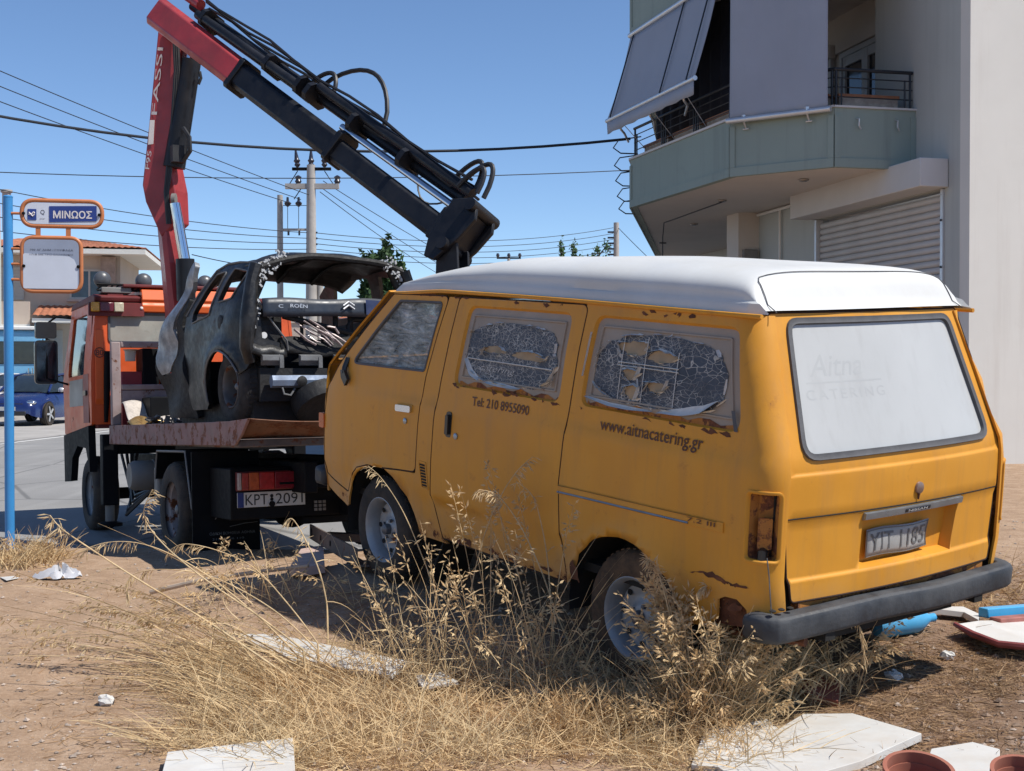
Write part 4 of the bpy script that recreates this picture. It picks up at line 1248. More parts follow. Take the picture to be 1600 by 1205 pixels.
lettering('web_lettering', 'www.aitnacatering.gr', M_BROWNT, van, lambda u, v: van_side(.197-u,1.108+.0*u+v)+Vector((0,.005,0)), .068, width=.645, bold=.008)
# ---- wheels, axles, underbody, wheel wells
def wheel(name, parent, M4, r=.305, w=.17, mt=M_TYRE, rimr=.185, label=None, mr=None):
    """axis along local +y (outer side +y)"""
    root = bpy.data.objects.new(name, None); COL.objects.link(root); root.parent = parent; root.matrix_local = M4
    h = w/2
    prof = [(rimr*.97,-h*.92),(rimr+.02,-h),(r-.05,-h*1.04),(r-.015,-h*.86),(r,-h*.6),(r,h*.6),(r-.015,h*.86),(r-.05,h*1.04),(rimr+.02,h),(rimr*.97,h*.92)]
    ty = MB().lathe(prof, 40, (0,0,0), (0,1,0), caps=False)
    for k in range(48):
        a = 2*math.pi*k/48
        for s in (-1, 1):
            c_ = Vector((math.cos(a+s*.03), 0, math.sin(a+s*.03)))
            ty.box(c_*(r+.001)+Vector((0,s*h*.32,0)), (.008,h*.5,.022), Matrix.Rotation(-(a+s*.03),3,'Y'))
    ty.build('tyre', mt, root)
    rp = [(0,.052-.02),(.035,.05-.02),(.05,.048-.02),(.062,.034-.02),(.105,.018-.02),(.130,.030-.02),(.148,.028-.02),(.158,.005-.02),(.163,h*.5),(rimr-.012,h*.86),(rimr,h*.97),(rimr+.006,h*.93)]
    k_ = rimr/.185
    rm = MB().lathe([(a*k_, b) for a, b in rp], 40, (0,0,0), (0,1,0), caps=False)
    rm.lathe([(rimr*.9,-h*.9),(rimr*.9,h*.4)], 30, (0,0,0), (0,1,0), caps=False)
    rmo = rm.build('rim', mr or M_RIM, root, smooth=50)
    for k in range(8):
        a = 2*math.pi*k/8; hl = MB()
        hl.lathe([(0,0),(.014*k_,0),(.015*k_,.003)], 10, (math.cos(a)*.128*k_,.012,math.sin(a)*.128*k_), (0,1,0))
        hl.build('rim_hole', M_BLACK, rmo)
    nt_ = MB()
    for k in range(4):
        a = 2*math.pi*k/4+.4
        nt_.lathe([(0,0),(.011,0),(.011,.018),(0,.02)], 6, (math.cos(a)*.055*k_,.022,math.sin(a)*.055*k_), (0,1,0))
    nt_.lathe([(0,0),(.032*k_,0),(.030*k_,.03),(.012*k_,.042),(0,.042)], 18, (0,.03,0), (0,1,0))
    nt_.build('hub', mat('hub_dark', (.16,.165,.18), .5, .4, var=.3, dirt=.5), rmo)
    return root
def WM(x, y, z, yaw=0, flip=False):
    m = Matrix.Translation((x, y, z)) @ Matrix.Rotation(R(yaw), 4, 'Z')
    return m @ Matrix.Rotation(math.pi, 4, 'Z') if flip else m
wheel('wheel', van, WM(2.12,.69,.29,-2))
wheel('wheel', van, WM(2.12,-.69,.29,-2,True))
wheel('wheel', van, WM(0,.665,.30), mt=M_TYREM)
wheel('wheel', van, WM(0,-.665,.30,0,True), mt=M_TYREM)
ub = MB()
ub.bx(-.80,2.6,-.45,.45,.36,.44)
ub.cyl((0,-.6,.30),(0,.6,.30),.05); ub.sphere((0,0,.30),.13)
ub.cyl((2.12,-.6,.29),(2.12,.6,.29),.035)
ub.bx(.5,1.6,-.70,-.3,.30,.40); ub.bx(.5,1.6,.3,.68,.335,.40)
ub.build('underbody', M_BLACK, van, smooth=30)
for cx, cz, r, y0 in ((2.08,.27,.42,.50),(.02,.30,.385,.50)):
    for s in (1,-1):
        mb = MB()
        def fn(u, v): a = R(lerp(-8,188,u)); return Vector((cx+r*math.cos(a), s*lerp(y0,.775,v), cz+r*math.sin(a)))
        mb.grid(fn, 20, 3)
        mb.prism([(cx+r*math.cos(R(a)), cz+r*math.sin(R(a))) for a in range(-5,186,10)], (0,s*y0,0), (1,0,0), (0,0,1), (0,s*.01,0))
        mb.build('wheel_well', M_BLACK, van)
# mud flap behind the front wheel
MB().box((1.60,.62,.20), (.012,.24,.30), Matrix.Rotation(R(-30),3,'Y')).build('mud_flap', M_BLACK, van)
# ------------------------------------------------------------------ tow truck with loading crane (x forward, y left, z up from the ground at the rear axle)
M_TORG = mat('truck_orange', (.66,.10,.020), .45, var=.12, scale=2, dirt=.25, dirtcol=(.20,.035,.02), dscale=2.2, rust=.12, rscale=5)
M_TORGB = mat('bright_orange_panel', (.74,.13,.025), .45, var=.08, scale=3, dirt=.15, dirtcol=(.35,.06,.02))
M_TDK = mat('dark_red_paint', (.13,.016,.016), .6, var=.25, scale=4, dirt=.3, dirtcol=(.05,.03,.03))
M_TPINK = mat('faded_pink_paint', (.36,.13,.10), .7, var=.2, scale=5, dirt=.5, dirtcol=(.40,.33,.27), dscale=5)
M_CRED = mat('crane_red', (.36,.036,.040), .42, var=.18, scale=4, dirt=.42, dirtcol=(.12,.03,.035), dscale=3, coat=.2)
M_CBLK = mat('crane_black', (.011,.012,.016), .42, .1, var=.3, scale=3, dirt=.3, dirtcol=(.030,.029,.031), dscale=3, spec=.35)
M_HOSE = mat('hydraulic_hose', (.016,.016,.018), .5, var=.3)
M_CHAS = mat('chassis_black', (.0045,.005,.0065), .65, var=.4, scale=5, dirt=.3, dirtcol=(.013,.011,.010), dscale=4, spec=.15)
M_BEDR = mat('worn_bed_rail', (.25,.135,.125), .75, var=.3, scale=6, dirt=.6, dirtcol=(.22,.18,.165), dscale=4, rust=.45, rscale=9)
M_FRAMEG = mat('frame_greyish', (.27,.20,.195), .75, var=.25, scale=7, dirt=.5, dirtcol=(.34,.30,.28), dscale=6, rust=.25, rscale=9)
M_GLASSD = mat('dirty_rear_glass', (.34,.33,.285), .25, var=.18, scale=4, dirt=.55, dirtcol=(.25,.185,.15), dscale=3)
M_DOME = mat('grey_dome', (.075,.08,.09), .35, var=.15, scale=6)
M_STEEL = mat('bright_steel', (.62,.65,.70), .16, 1.0, var=.05)
M_TANKG = mat('tank_grey', (.17,.17,.165), .6, var=.15, scale=4, dirt=.4)
M_TEXTW = mat('white_print', (.72,.68,.66), .6, var=.1)
M_TEXTG = mat('grey_print', (.16,.17,.17), .6, var=.2)
tr = thing('tow_truck', 'orange tow truck with red loading crane carrying the burnt car', 'truck', TRUCK)
def TB(name, m, *b, parent=tr, bevel=.01, smooth=30):
    mb = MB()
    for q in b: mb.bx(*q)
    return mb.build(name, m, parent, smooth=smooth, bevel=bevel)
# chassis
ch = TB('chassis', M_CHAS, (-1.55,4.15,.34,.44,.55,.78), (-1.55,4.15,-.44,-.34,.55,.78), (-1.5,-1.4,-.34,.34,.58,.75), (.9,1.0,-.34,.34,.58,.75), (2.3,2.4,-.34,.34,.58,.75))
mb = MB(); mb.cyl((0,-.85,.38),(0,.85,.38),.07); mb.sphere((0,0,.38),.2); mb.build('rear_axle', M_CHAS, tr)
MB().cyl((3.3,-.85,.38),(3.3,.85,.38),.06).build('front_axle', M_CHAS, tr)
wheel('wheel', tr, WM(3.3,.93,.385), r=.385, w=.24, rimr=.235)
wheel('wheel', tr, WM(3.3,-.93,.385,0,True), r=.385, w=.24, rimr=.235)
M_RIMR = mat('rusty_truck_rim', (.33,.30,.30), .6, .3, var=.2, scale=6, dirt=.5, dirtcol=(.16,.09,.06), rust=.45, rscale=8)
for y in (.92, .66): wheel('wheel', tr, WM(0,y,.385), r=.385, w=.22, rimr=.235, mr=M_RIMR)
for y in (-.92, -.66): wheel('wheel', tr, WM(0,y,.385,0,True), r=.385, w=.22, rimr=.235, mr=M_RIMR)
# angular rear mudguards with a pale edge, and the big mud flaps
for s in (1, -1):
    mb = MB(); gp = [(.52,.62),(.44,.845),(-.44,.85),(-.62,.42),(-.64,.42),(-.46,.87),(.46,.865),(.54,.62)]
    mb.prism(gp, (0,s*.52,0), (1,0,0), (0,0,1), (0,s*.50,0)); mg = mb.build('mudguard', M_CHAS, tr, smooth=0)
    MB().tube([(.53,s*1.022,.62),(.45,s*1.022,.858),(-.45,s*1.022,.862),(-.63,s*1.022,.42)], .009, 6).build('edge_trim', M_TANKG, mg)
    MB().bx(-.665,-.65,s*.50,s*1.03,.02,.86).build('mud_flap', M_CHAS, tr, smooth=0)
lettering('flap_lettering', 'ΛΑΪΟΣ', M_TEXTG, tr, lambda u, v: Vector((-.668,.86-u,.335+v)), .055, width=.33)
lettering('flap_lettering', 'ΟΔΙΚΗ ΒΟΗΘΕΙΑ ΑΘΗΝΑ', M_TEXTG, tr, lambda u, v: Vector((-.668,.90-u,.215+v)), .022, width=.36)
lettering('flap_lettering', '210 98 46 110', M_TEXTG, tr, lambda u, v: Vector((-.668,.88-u,.175+v)), .016, width=.25)
mb = MB(); mb.tube([(-.668,.74,.275),(-.668,.62,.295),(-.668,.52,.30)], .003, 5); mb.build('flap_stripe', M_TEXTG, tr)
# rear end: dark crossmember box, lamp, plate
TB('rear_crossmember', M_CHAS, (-1.24,-.70,-.92,.90,.36,.74))
TB('under_bar', M_CHAS, (-1.20,-1.05,-.95,.34,.30,.36))
def tail_lamp(y0, y1):
    root = TB('tail_lamp', M_TDK, (-1.285,-1.24,min(y0,y1),max(y0,y1),.575,.715), bevel=.006)
    cols = [('lens', (.40,.33,.30), .06),('lens', (.30,.030,.02), .11),('lens', (.42,.075,.015), .16),('lens', (.36,.02,.02), .24),('lens', (.20,.012,.02), .31),('lens', (.42,.36,.33), .12)]
    x = 0
    for nm, c_, w in cols:
        a = lerp(y0,y1,x); b = lerp(y0,y1,x+w); x += w
        TB(nm, mat('lens_%.2f_%.2f' % (c_[0], c_[1]), c_, .2, var=.25, scale=30, bump=.3, bscale=200), (-1.308,-1.283,min(a,b)+.002,max(a,b)-.002,.583,.708), parent=root, bevel=.004)
    return root
tail_lamp(.865,.375); tail_lamp(-.865,-.375)
M_PLW = mat('plate_white', (.52,.52,.50), .5, var=.06, scale=6, dirt=.25, dirtcol=(.38,.37,.36))
tp = TB('license_plate', M_PLW, (-1.256,-1.244,.335,.855,.452,.562), bevel=.002)
TB('country_band', mat('plate_blue', (.02,.035,.16), .5), (-1.2585,-1.2555,.808,.853,.453,.561), parent=tp, bevel=0)
lettering('lettering', 'KPT', M_BLKPL, tp, lambda u, v: Vector((-1.2575,.795-u,.468+v)), .078, width=.17)
lettering('lettering', '2091', M_BLKPL, tp, lambda u, v: Vector((-1.2575,.565-u,.468+v)), .078, width=.21)
for z in (.53,.505): MB().lathe([(0,0),(.013,0)], 12, (-1.2575,.595,z), (-1,0,0)).build('seal', M_BLKPL, tp)
MB().lathe([(0,0),(.022,0),(.022,.01),(0,.012)], 14, (-1.258,.595,.470), (-1,0,0)).build('bolt', M_CHAS, tp)
for i in range(3):
    for j in range(3):
        TB('reflector', M_TANKG, (-1.25,-1.243,.262-.034*i-.024,.262-.034*i,.40+.028*j,.42+.028*j), bevel=0)
MB().cyl((-1.30,.10,.62),(-1.30,.55,.62),.012).build('step_bar', M_CHAS, tr)
TB('tow_hitch', M_CHAS, (-1.42,-1.24,-.06,.06,.36,.50))
# bed: deck, side rails, bent tail sheet
M_DECK = mat('bed_deck', (.12,.10,.095), .8, var=.3, scale=5, rust=.4, rscale=5, dirt=.4)
TB('bed_deck', M_DECK, (-1.72,2.45,-.98,.98,.90,.955))
MB().prism([(2.45,.905),(2.45,1.085),(-1.55,1.085),(-2.02,1.10),(-1.86,.99),(-1.70,.915)], (0,.985,0), (1,0,0), (0,0,1), (0,.02,0)).build('side_rail', M_BEDR, tr, smooth=0, bevel=.004)
MB().prism([(2.45,.905),(2.45,1.085),(-1.70,1.085),(-1.70,.905)], (0,-1.005,0), (1,0,0), (0,0,1), (0,.02,0)).build('side_rail', M_BEDR, tr, smooth=0, bevel=.004)
mb = MB()
def tail(u, v):
    y = lerp(.984,-.98,u); x = lerp(-1.70,lerp(-1.98,-1.78,u),v); z = lerp(.958,lerp(1.095,1.03,u),v)
    return Vector((x+.012*math.sin(u*14), y, z+.012*math.sin(u*9+v*3)))
mb.grid(tail, 26, 4); to_ = mb.build('tail_sheet', mat('tail_sheet_rust', (.17,.075,.04), .8, var=.35, scale=6, rust=.5, rscale=7, dirt=.4, dirtcol=(.25,.16,.11)), tr, fixn=False)
s_ = to_.modifiers.new('thick','SOLIDIFY'); s_.thickness = .006
# headboard frame with posts and cross bars
hb = thing('x','x','x'); bpy.data.objects.remove(hb)
for y in (.955,-.955):
    TB('headboard_post', M_FRAMEG, (2.33,2.40,y-.045,y+.045,1.086,1.90))
for z0, z1 in ((1.845,1.903),(1.43,1.483)):
    TB('headboard_bar', M_FRAMEG, (2.335,2.395,-.908,.908,z0,z1))
TB('headboard_board', M_FRAMEG, (2.35,2.375,-.908,.908,1.30,1.427))
TB('headboard_upright', M_FRAMEG, (2.34,2.39,.44,.48,1.486,1.842)); TB('headboard_upright', M_FRAMEG, (2.34,2.39,-.48,-.44,1.486,1.842))
# cab
def cab_sec():
    return rpoly([(2.92,1.10),(4.42,1.00),(4.50,1.55),(4.22,2.36,.10),(2.92,2.36,.07)], .03)
cabL = 1.08
SWL = rpoly([(3.30,1.62),(4.18,1.62),(4.08,2.25),(3.30,2.25)], .05)
def cab_side(s):
    def f(x, z): return Vector((x, s*(cabL-.05*sstep(1.6,2.36,z)), z))
    f.sgn = -1 if s > 0 else 1
    return f
cabo = MB()
body = cab_sec()
cr = TB('cab', M_TDK, (2.95,4.30,-1.02,1.02,1.06,1.20))
for s in (1,-1):
    f = cab_side(s)
    sp = panel('cab_side', body, f, M_TORG, cr, holes=[SWL], thick=.03, grid=.12)
    panel('side_window', offset_poly(SWL,-.01), f, M_DARKI, cr, lift=-.018, thick=.004, grid=.2)
    MB().tube([f(3.02,2.30)+Vector((0,s*.004,0)), f(3.02,1.12)+Vector((0,s*.004,0))], .006, 5).build('door_gap', M_BLACK, cr)
    MB().prism(rpoly([(3.10,1.40),(3.24,1.40),(3.24,1.45),(3.10,1.45)],.015), (0,s*1.075,0), (1,0,0), (0,0,1), (0,s*.03,0)).build('door_handle', M_BLKPL, cr)
# pale patch and lower pink part of the door, wheel-arch skirt
MB().bx(3.35,4.1,1.078,1.084,1.30,1.58).build('pale_panel', mat('pale_panel', (.42,.41,.37), .6, var=.12, dirt=.4), cr, smooth=0)
MB().bx(3.05,3.33,1.078,1.083,1.12,1.62).build('faded_panel', M_TPINK, cr, smooth=0)
MB().prism([(3.0,.62),(3.05,1.09),(4.45,.99),(4.42,.48),(4.05,.50),(3.95,.75),(3.65,.88),(3.2,.86)], (0,1.02,0), (1,0,0), (0,0,1), (0,.07,0)).build('fender', M_CHAS, tr, smooth=0)
MB().prism([(3.0,.62),(3.05,1.09),(4.45,.99),(4.42,.48),(4.05,.50),(3.95,.75),(3.65,.88),(3.2,.86)], (0,-1.09,0), (1,0,0), (0,0,1), (0,.07,0)).build('fender', M_CHAS, tr, smooth=0)
# rear wall of the cab with its window and ribs; roof
def cab_rear(y, z): return Vector((2.925, y, z))
cab_rear.sgn = -1
RWN = rpoly([(.90,1.93),(.90,2.235),(-.90,2.235),(-.90,1.93)], .05)
panel('cab_rear_wall', rpoly([(1.05,1.10),(1.06,1.6),(1.02,2.34,.06),(-1.02,2.34,.06),(-1.06,1.6),(-1.05,1.10)],.02), cab_rear, M_TORG, cr, holes=[RWN], thick=.03, grid=0)
panel('rear_window', RWN, cab_rear, M_GLASSD, cr, lift=-.012, thick=.006, grid=0)
ring(offset_poly(RWN,-.008), .028, cab_rear, .012, .010).build('window_gasket', M_RUBBER, cr, smooth=60)
rv = [(2.92,2.345),(2.90,2.40),(3.0,2.43),(4.1,2.42),(4.24,2.35)]
MB().prism(rv, (0,-1.04,0), (1,0,0), (0,0,1), (0,2.08,0)).build('cab_roof', M_TDK, cr, smooth=0, bevel=.015)
MB().prism([(2.88,2.20),(2.88,2.33),(2.915,2.34),(2.915,2.20)], (0,.55,0), (1,0,0), (0,0,1), (0,.55,0)).build('rear_beam', M_TDK, cr, smooth=0)
mb = MB(); mb.prism([(2.885,2.245),(2.87,2.31),(2.885,2.34),(2.885,2.355),(2.87,2.37),(2.90,2.48),(3.6,2.50),(3.7,2.43),(2.95,2.43)], (0,-.55,0), (1,0,0), (0,0,1), (0,1.12,0)); mb.build('roof_fairing', M_TORGB, cr, smooth=20, bevel=.008)
TB('roof_rack', M_TDK, (2.92,3.2,-.6,.75,2.50,2.535), parent=cr)
MB().prism([(2.90,1.36),(2.90,2.06),(2.925,2.06),(2.925,1.30)], (0,.955,0), (1,0,0), (0,0,1), (0,.085,0)).build('bright_strip', M_TORGB, cr, smooth=0, bevel=.006)
lettering('speed_number', '80', M_BLKPL, cr, lambda u, v: Vector((2.898,1.035-u,1.80+v)), .055, width=.075)
MB().tube([Vector((2.897,.998+.048*math.cos(a),1.828+.048*math.sin(a))) for a in np.linspace(0,2*math.pi,24,endpoint=False)], .004, 5, closed=True).build('speed_ring', M_BLKPL, cr)
# marker lamps on the roof beam
for y0, y1, c_ in ((1.08,1.00,(.60,.30,.02)),(.995,.86,(.12,.01,.018)),(.855,.76,(.50,.44,.32))):
    TB('marker_lamp', mat('marker_%.2f' % c_[0], c_, .25, var=.2, scale=20), (2.845,2.885,y1,y0,2.24,2.335), parent=cr, bevel=.008)
TB('marker_lamp', M_TEXTW, (2.87,2.887,.56,.59,2.27,2.30), parent=cr)
# work lamps (domes), light bar lattice, snorkel
for y, x in ((.93,3.05),(.50,3.1),(-.15,3.1)):
    ld = MB().sphere((x,y,2.585), .088, 20, 12, (.7,1,1)).build('work_lamp', M_DOME, cr)
    MB().tube([(x,y,2.50),(x,y,2.42)], .02, 8).build('stem', M_CHAS, ld)
mb = MB()
for z in (2.47,2.53): mb.tube([(2.98,1.0,z),(2.98,.1,z)], .012, 6)
for i in range(16): mb.tube([(2.98,1.0-.056*i,2.47),(2.98,1.0-.056*(i+1),2.53)], .009, 5)
mb.build('light_bar', M_CHAS, cr)
TB('beacon_bar', M_TANKG, (2.95,3.1,.66,.96,2.44,2.50), parent=cr); TB('beacon', M_TDK, (2.96,3.08,.74,.9,2.36,2.44), parent=cr)
mb = MB(); mb.tube([(2.87,.95,1.12),(2.86,.935,1.50),(2.86,.93,1.84)], [.02,.035,.03], 10); mb.build('grab_hose', M_CHAS, cr)
# behind-cab gear: snorkel, stowage boxes, silver pipe, small reservoir
TB('stowage_box', M_CHAS, (2.50,2.80,.10,.42,1.0,1.85)); TB('stowage_box', M_CHAS, (2.50,2.80,.50,.66,1.0,1.85))
MB().tube([(2.47,.50,1.85),(2.46,.44,1.75),(2.45,.36,1.50)], .032, 10).build('exhaust_pipe', M_TANKG, tr)
MB().lathe([(0,0),(.05,0),(.055,.10),(.075,.115),(0,.12)], 18, (2.5,.78,1.72), (0,0,1)).build('reservoir', mat('cream_plastic', (.52,.48,.42), .5), tr)
TB('ladder', M_TORGB, *[(2.6,2.63,.02,.10,1.1+.1*i,1.16+.1*i) for i in range(8)])
TB('red_box', M_CRED, (2.55,2.8,.62,.86,1.05,1.62)) 
# side gear between the axles
mb = MB(); mb.lathe([(0,0),(.11,0),(.135,.04),(.135,.20),(.142,.205),(.142,.23),(.135,.235),(.135,.40),(.11,.44),(0,.44)], 28, (1.35,.62,.625), (0,1,0)); mb.build('air_tank', M_TANKG, tr)
TB('fuel_tank', M_TANKG, (.55,.68,.55,1.0,.40,.72), bevel=.02); TB('tank_slot', M_BLKPL, (.545,.56,.90,.93,.55,.66), bevel=0)
mb = MB()
for k in range(4):
    pts = [(2.4,.75+.05*k,.80),(2.2,.85,.55-.05*k),(1.9,.88+.03*k,.42-.06*k),(1.5,.8,.5),(1.3,.6,.62)]
    mb.tube([Vector(p) for p in pts], .016, 6)
mb.build('hoses', M_HOSE, tr)
# stabiliser leg
st = MB().bx(2.55,2.69,.90,1.05,.30,1.0).build('stabiliser_leg', M_CHAS, tr, bevel=.01)
MB().cyl((2.62,.975,.34),(2.62,.975,.12),.045).build('rod', M_TANKG, st); MB().lathe([(0,0),(.12,0),(.12,.03),(.05,.05)], 20, (2.62,.975,.09), (0,0,1)).build('foot', M_CHAS, st)
st = MB().bx(2.55,2.69,-1.05,-.90,.30,1.0).build('stabiliser_leg', M_CHAS, tr, bevel=.01)
TB('stabiliser_beam', M_CHAS, (2.56,2.68,-.9,.9,.80,.95))
# mirrors
for s in (1,-1):
    arm = MB().tube([(4.22,s*1.04,2.28),(4.30,s*1.18,2.30),(4.30,s*1.28,2.22),(4.28,s*1.29,1.62),(4.2,s*1.08,1.55)], .014, 6).build('mirror_arm', M_CHAS, cr)
    mm = MB(); mm.prism(rpoly([(-.12,-.24),(.12,-.24),(.12,.24),(-.12,.24)],.05), (4.28,s*1.29,1.80), (0,1,0), (0,0,1), (.07,0,0)); mi = mm.build('mirror', M_BLKPL, arm, bevel=.01)
    mm = MB(); mm.prism(rpoly([(-.10,-.215),(.10,-.215),(.10,.215),(-.10,.215)],.04), (4.277,s*1.29,1.80), (0,1,0), (0,0,1), (.002,0,0)); mm.build('mirror_glass', M_DARKI, mi)
    mm = MB(); mm.prism(rpoly([(-.11,-.09),(.11,-.09),(.11,.09),(-.11,.09)],.03), (4.28,s*1.29,2.15), (0,1,0), (0,0,1), (.07,0,0)); mm.build('wide_mirror', M_BLKPL, arm, bevel=.01)
# ---- the crane: column, inner boom, telescopic outer boom, rams, hoses, hook head
Tinv = TRUCK.inverted()
def tl(px, py, depth): return Tinv @ world_at(px, py, depth)
TB('crane_base', M_CHAS, (1.95,2.30,.12,.72,.955,1.35))
def beam(mb, a, b, w0, h0, w1, h1, up, ch=.18):
    """tapered box beam with chamfered edges between points a and b; up = direction of its height"""
    a = Vector(a); b = Vector(b); t = (b-a).normalized(); s = t.cross(Vector(up)).normalized(); u = s.cross(t).normalized()
    vs = []
    for p, w, h in ((a,w0,h0),(b,w1,h1)):
        c = ch*min(w,h)
        for x, y in ((-w/2+c,-h/2),(w/2-c,-h/2),(w/2,-h/2+c),(w/2,h/2-c),(w/2-c,h/2),(-w/2+c,h/2),(-w/2,h/2-c),(-w/2,-h/2+c)):
            vs.append(p+s*x+u*y)
    fs = [(i,(i+1) % 8,(i+1) % 8+8,i+8) for i in range(8)]+[tuple(range(7,-1,-1)), tuple(range(8,16))]
    mb.add(vs, fs); return mb
D0 = 12.55
cA = tl(290,560,D0); cB = tl(266,352,D0); cC = tl(250,298,D0); cD = tl(272,28,D0)
col = MB(); col.lathe([(.20,0),(.20,.2),(.15,.25),(.15,.75),(.17,.8)], 20, (cA.x,cA.y,.96), (0,0,1)); col.build('crane_column', M_CRED, tr)
ib = MB(); beam(ib, cA+Vector((0,0,-.1)), cB, .26,.30,.22,.20, (1,0,0)); ibo = ib.build('crane_lower_arm', M_CRED, tr, smooth=20)
mb_ = MB()
side_dir = Vector((0,1,0))
# main arm: profile plate drawn in its own plane, knuckle at the bottom
def tp_(px, py): return tl(px, py, D0)
prof = [(262,372),(238,318),(233,292),(243,200),(258,45),(262,18),(300,36),(296,75),(286,150),(272,240),(284,300),(286,350)]
P_ = [tp_(*q) for q in prof]
n_ = Vector((Tinv.to_3x3() @ Vector((.25,1,0)))).normalized()
vs = [p-n_*.13 for p in P_]+[p+n_*.13 for p in P_]; k = len(P_)
tri = tessellate_polygon([[Vector((x, y, 0)) for x, y in prof]])
mb_.add(vs, [tuple(t) for t in tri]+[tuple(i+k for i in t) for t in tri]+[(i,(i+1) % k,(i+1) % k+k,i+k) for i in range(k)])
ma = mb_.build('crane_main_arm', M_CRED, tr, smooth=0, bevel=.012)
def front(px, py, off=.145): return tl(px, py, D0)-n_*off
def arm_text(body, a, b, h, mm):
    A = front(*a); B = front(*b); d = (B-A); L = d.length; d.normalize(); up = d.cross(n_).normalized()
    up = -up if (up.dot(Tinv.to_3x3() @ Vector((-1,0,0))) < 0) else up
    lettering('lettering', body, mm, ma, lambda u, v: A+d*u+up*v, h, width=L)
arm_text('FASSI', (257,184), (267,80), .065, M_TEXTW)
arm_text('F95', (245,268), (249,240), .045, M_TEXTW)
mb = MB(); A = [front(*q, .142) for q in ((243,230),(251,229),(253,192),(246,192))]; mb.add(A+[p+n_*.003 for p in A], [(0,1,2,3),(7,6,5,4),(0,1,5,4),(1,2,6,5),(2,3,7,6),(3,0,4,7)]); mb.build('white_sticker', M_TEXTW, ma, smooth=0)
# big black ram on the right of the main arm with its polished rods, hoses
MB().cyl(tl(272,262,D0-.12), tl(299,94,D0-.12), .105, .095, 20).build('lift_ram', M_CBLK, tr)
MB().cyl(tl(299,96,D0-.12), tl(304,62,D0-.12), .065, n=16).build('lift_rod', M_STEEL, tr)
MB().box(tl(277,242,D0-.22), (.14,.12,.16)).build('valve_block', M_HOSE, tr)
MB().tube([tl(286,200,D0-.25), tl(296,215,D0-.3), tl(297,236,D0-.3), tl(286,252,D0-.25)], .022, 6).build('hose', M_HOSE, tr)
MB().tube([tl(312,112,D0-.2),tl(314,122,D0-.2),tl(310,132,D0-.2)], .016, 6).build('hose', M_HOSE, tr)
MB().cyl(tl(291,420,D0-.2), tl(273,318,D0-.2), .055, .05, 16).build('slew_rod', M_STEEL, tr)
MB().cyl(tl(291,470,D0-.2), tl(289,405,D0-.2), .09, .09, 16).build('slew_ram', M_CBLK, tr)
MB().cyl(tl(269,312,D0-.2), tl(275,312,D0-.2), .06, n=12).build('ram_eye', M_TANKG, tr)
for k in range(3):
    pts = [tl(270+3*k,30,D0-.16), tl(274+3*k,110,D0-.18), tl(269+4*k,190,D0-.18), tl(264+3*k,240,D0-.17), tl(258+2*k,300,D0-.2), tl(262+2*k,350,D0-.2)]
    MB().tube(pts, .016, 6).build('hose', M_HOSE, tr)
# outer boom: from the elbow at the top left down to the head behind the van roof
E0 = tl(236,8,12.35); E1 = tl(735,372,9.75)
bd = (E1-E0).normalized(); up_ = (Tinv.to_3x3() @ Vector((.55,0,.83))); up_ = (up_-bd*up_.dot(bd)).normalized(); sd = bd.cross(up_).normalized()
LB = (E1-E0).length
def bp_(t, u, s=0): return E0+bd*(LB*t)+up_*u+sd*s
red = MB(); beam(red, bp_(.045,-.02), bp_(.345,-.04), .25,.29,.25,.275, up_); rb = red.build('outer_boom', M_CRED, tr, smooth=20, bevel=.01)
blk = MB(); beam(blk, bp_(.34,-.045), bp_(.66,-.06), .21,.24,.20,.235, up_); blk.build('boom_extension', M_CBLK, tr, smooth=20, bevel=.008)
blk = MB(); beam(blk, bp_(.655,-.07), bp_(.965,-.085), .175,.205,.17,.20, up_); blk.build('boom_extension', M_CBLK, tr, smooth=20, bevel=.008)
for t, h in ((.345,.31),(.655,.29),(.945,.29)):
    cl = MB(); beam(cl, bp_(t-.005,-.05), bp_(t+.008,-.05), .25,h,.25,h, up_, .1); cl.build('boom_collar', M_CBLK, tr, smooth=20, bevel=.008)
for t0, t1, u, s, r, mm in ((.05,.14,.27,.05,.05,M_CRED),(.10,.52,.225,-.03,.045,M_CBLK),(.16,.50,.18,.09,.042,M_CBLK),(.18,.50,.18,-.11,.042,M_CBLK),(.50,.94,.215,-.05,.050,M_CBLK),(.54,.96,.28,.06,.044,M_CBLK),(.64,.95,.125,-.07,.030,M_STEEL),(.64,.95,.115,.06,.028,M_STEEL)):
    MB().cyl(bp_(t0,u,s), bp_(t1,u,s), r, n=14).build('extension_ram' if mm is not M_STEEL else 'extension_rod', mm, tr)
for t in (.18,.40,.50,.53,.66,.80):
    b_ = MB(); beam(b_, bp_(t-.005,.20), bp_(t+.006,.20), .27,.17,.27,.17, up_, .25); b_.build('ram_bracket', M_CBLK, tr, smooth=20)
for k, (a, h, b) in enumerate(((.515,.62,.70),(.50,.42,.56),(.905,.50,.955),(.93,.52,.985),(.935,.46,.975))):
    pts = []
    for i in range(13):
        q = i/12; pts.append(bp_(lerp(a,b,q**1.1), lerp(.26,.30,q)+(h-.26)*math.sin(math.pi*q)**.7, -.05+.04*k))
    MB().tube(pts, .020, 7).build('hose', M_HOSE, tr)
for k in range(4):
    pts = [bp_(lerp(.12,.95,i/10), .30+.02*math.sin(i*1.7+k)+.015*k, -.12+.07*k+.02*math.sin(i*2.1)) for i in range(11)]
    MB().tube(pts, .013, 5).build('hose', M_HOSE, tr)
mb = MB(); pts = [bp_(lerp(.80,.90,i/8), .18-.16*math.sin(math.pi*i/8), -.16) for i in range(9)]; mb.tube(pts, .008, 5); mb.build('thin_cable', M_TANKG, tr)
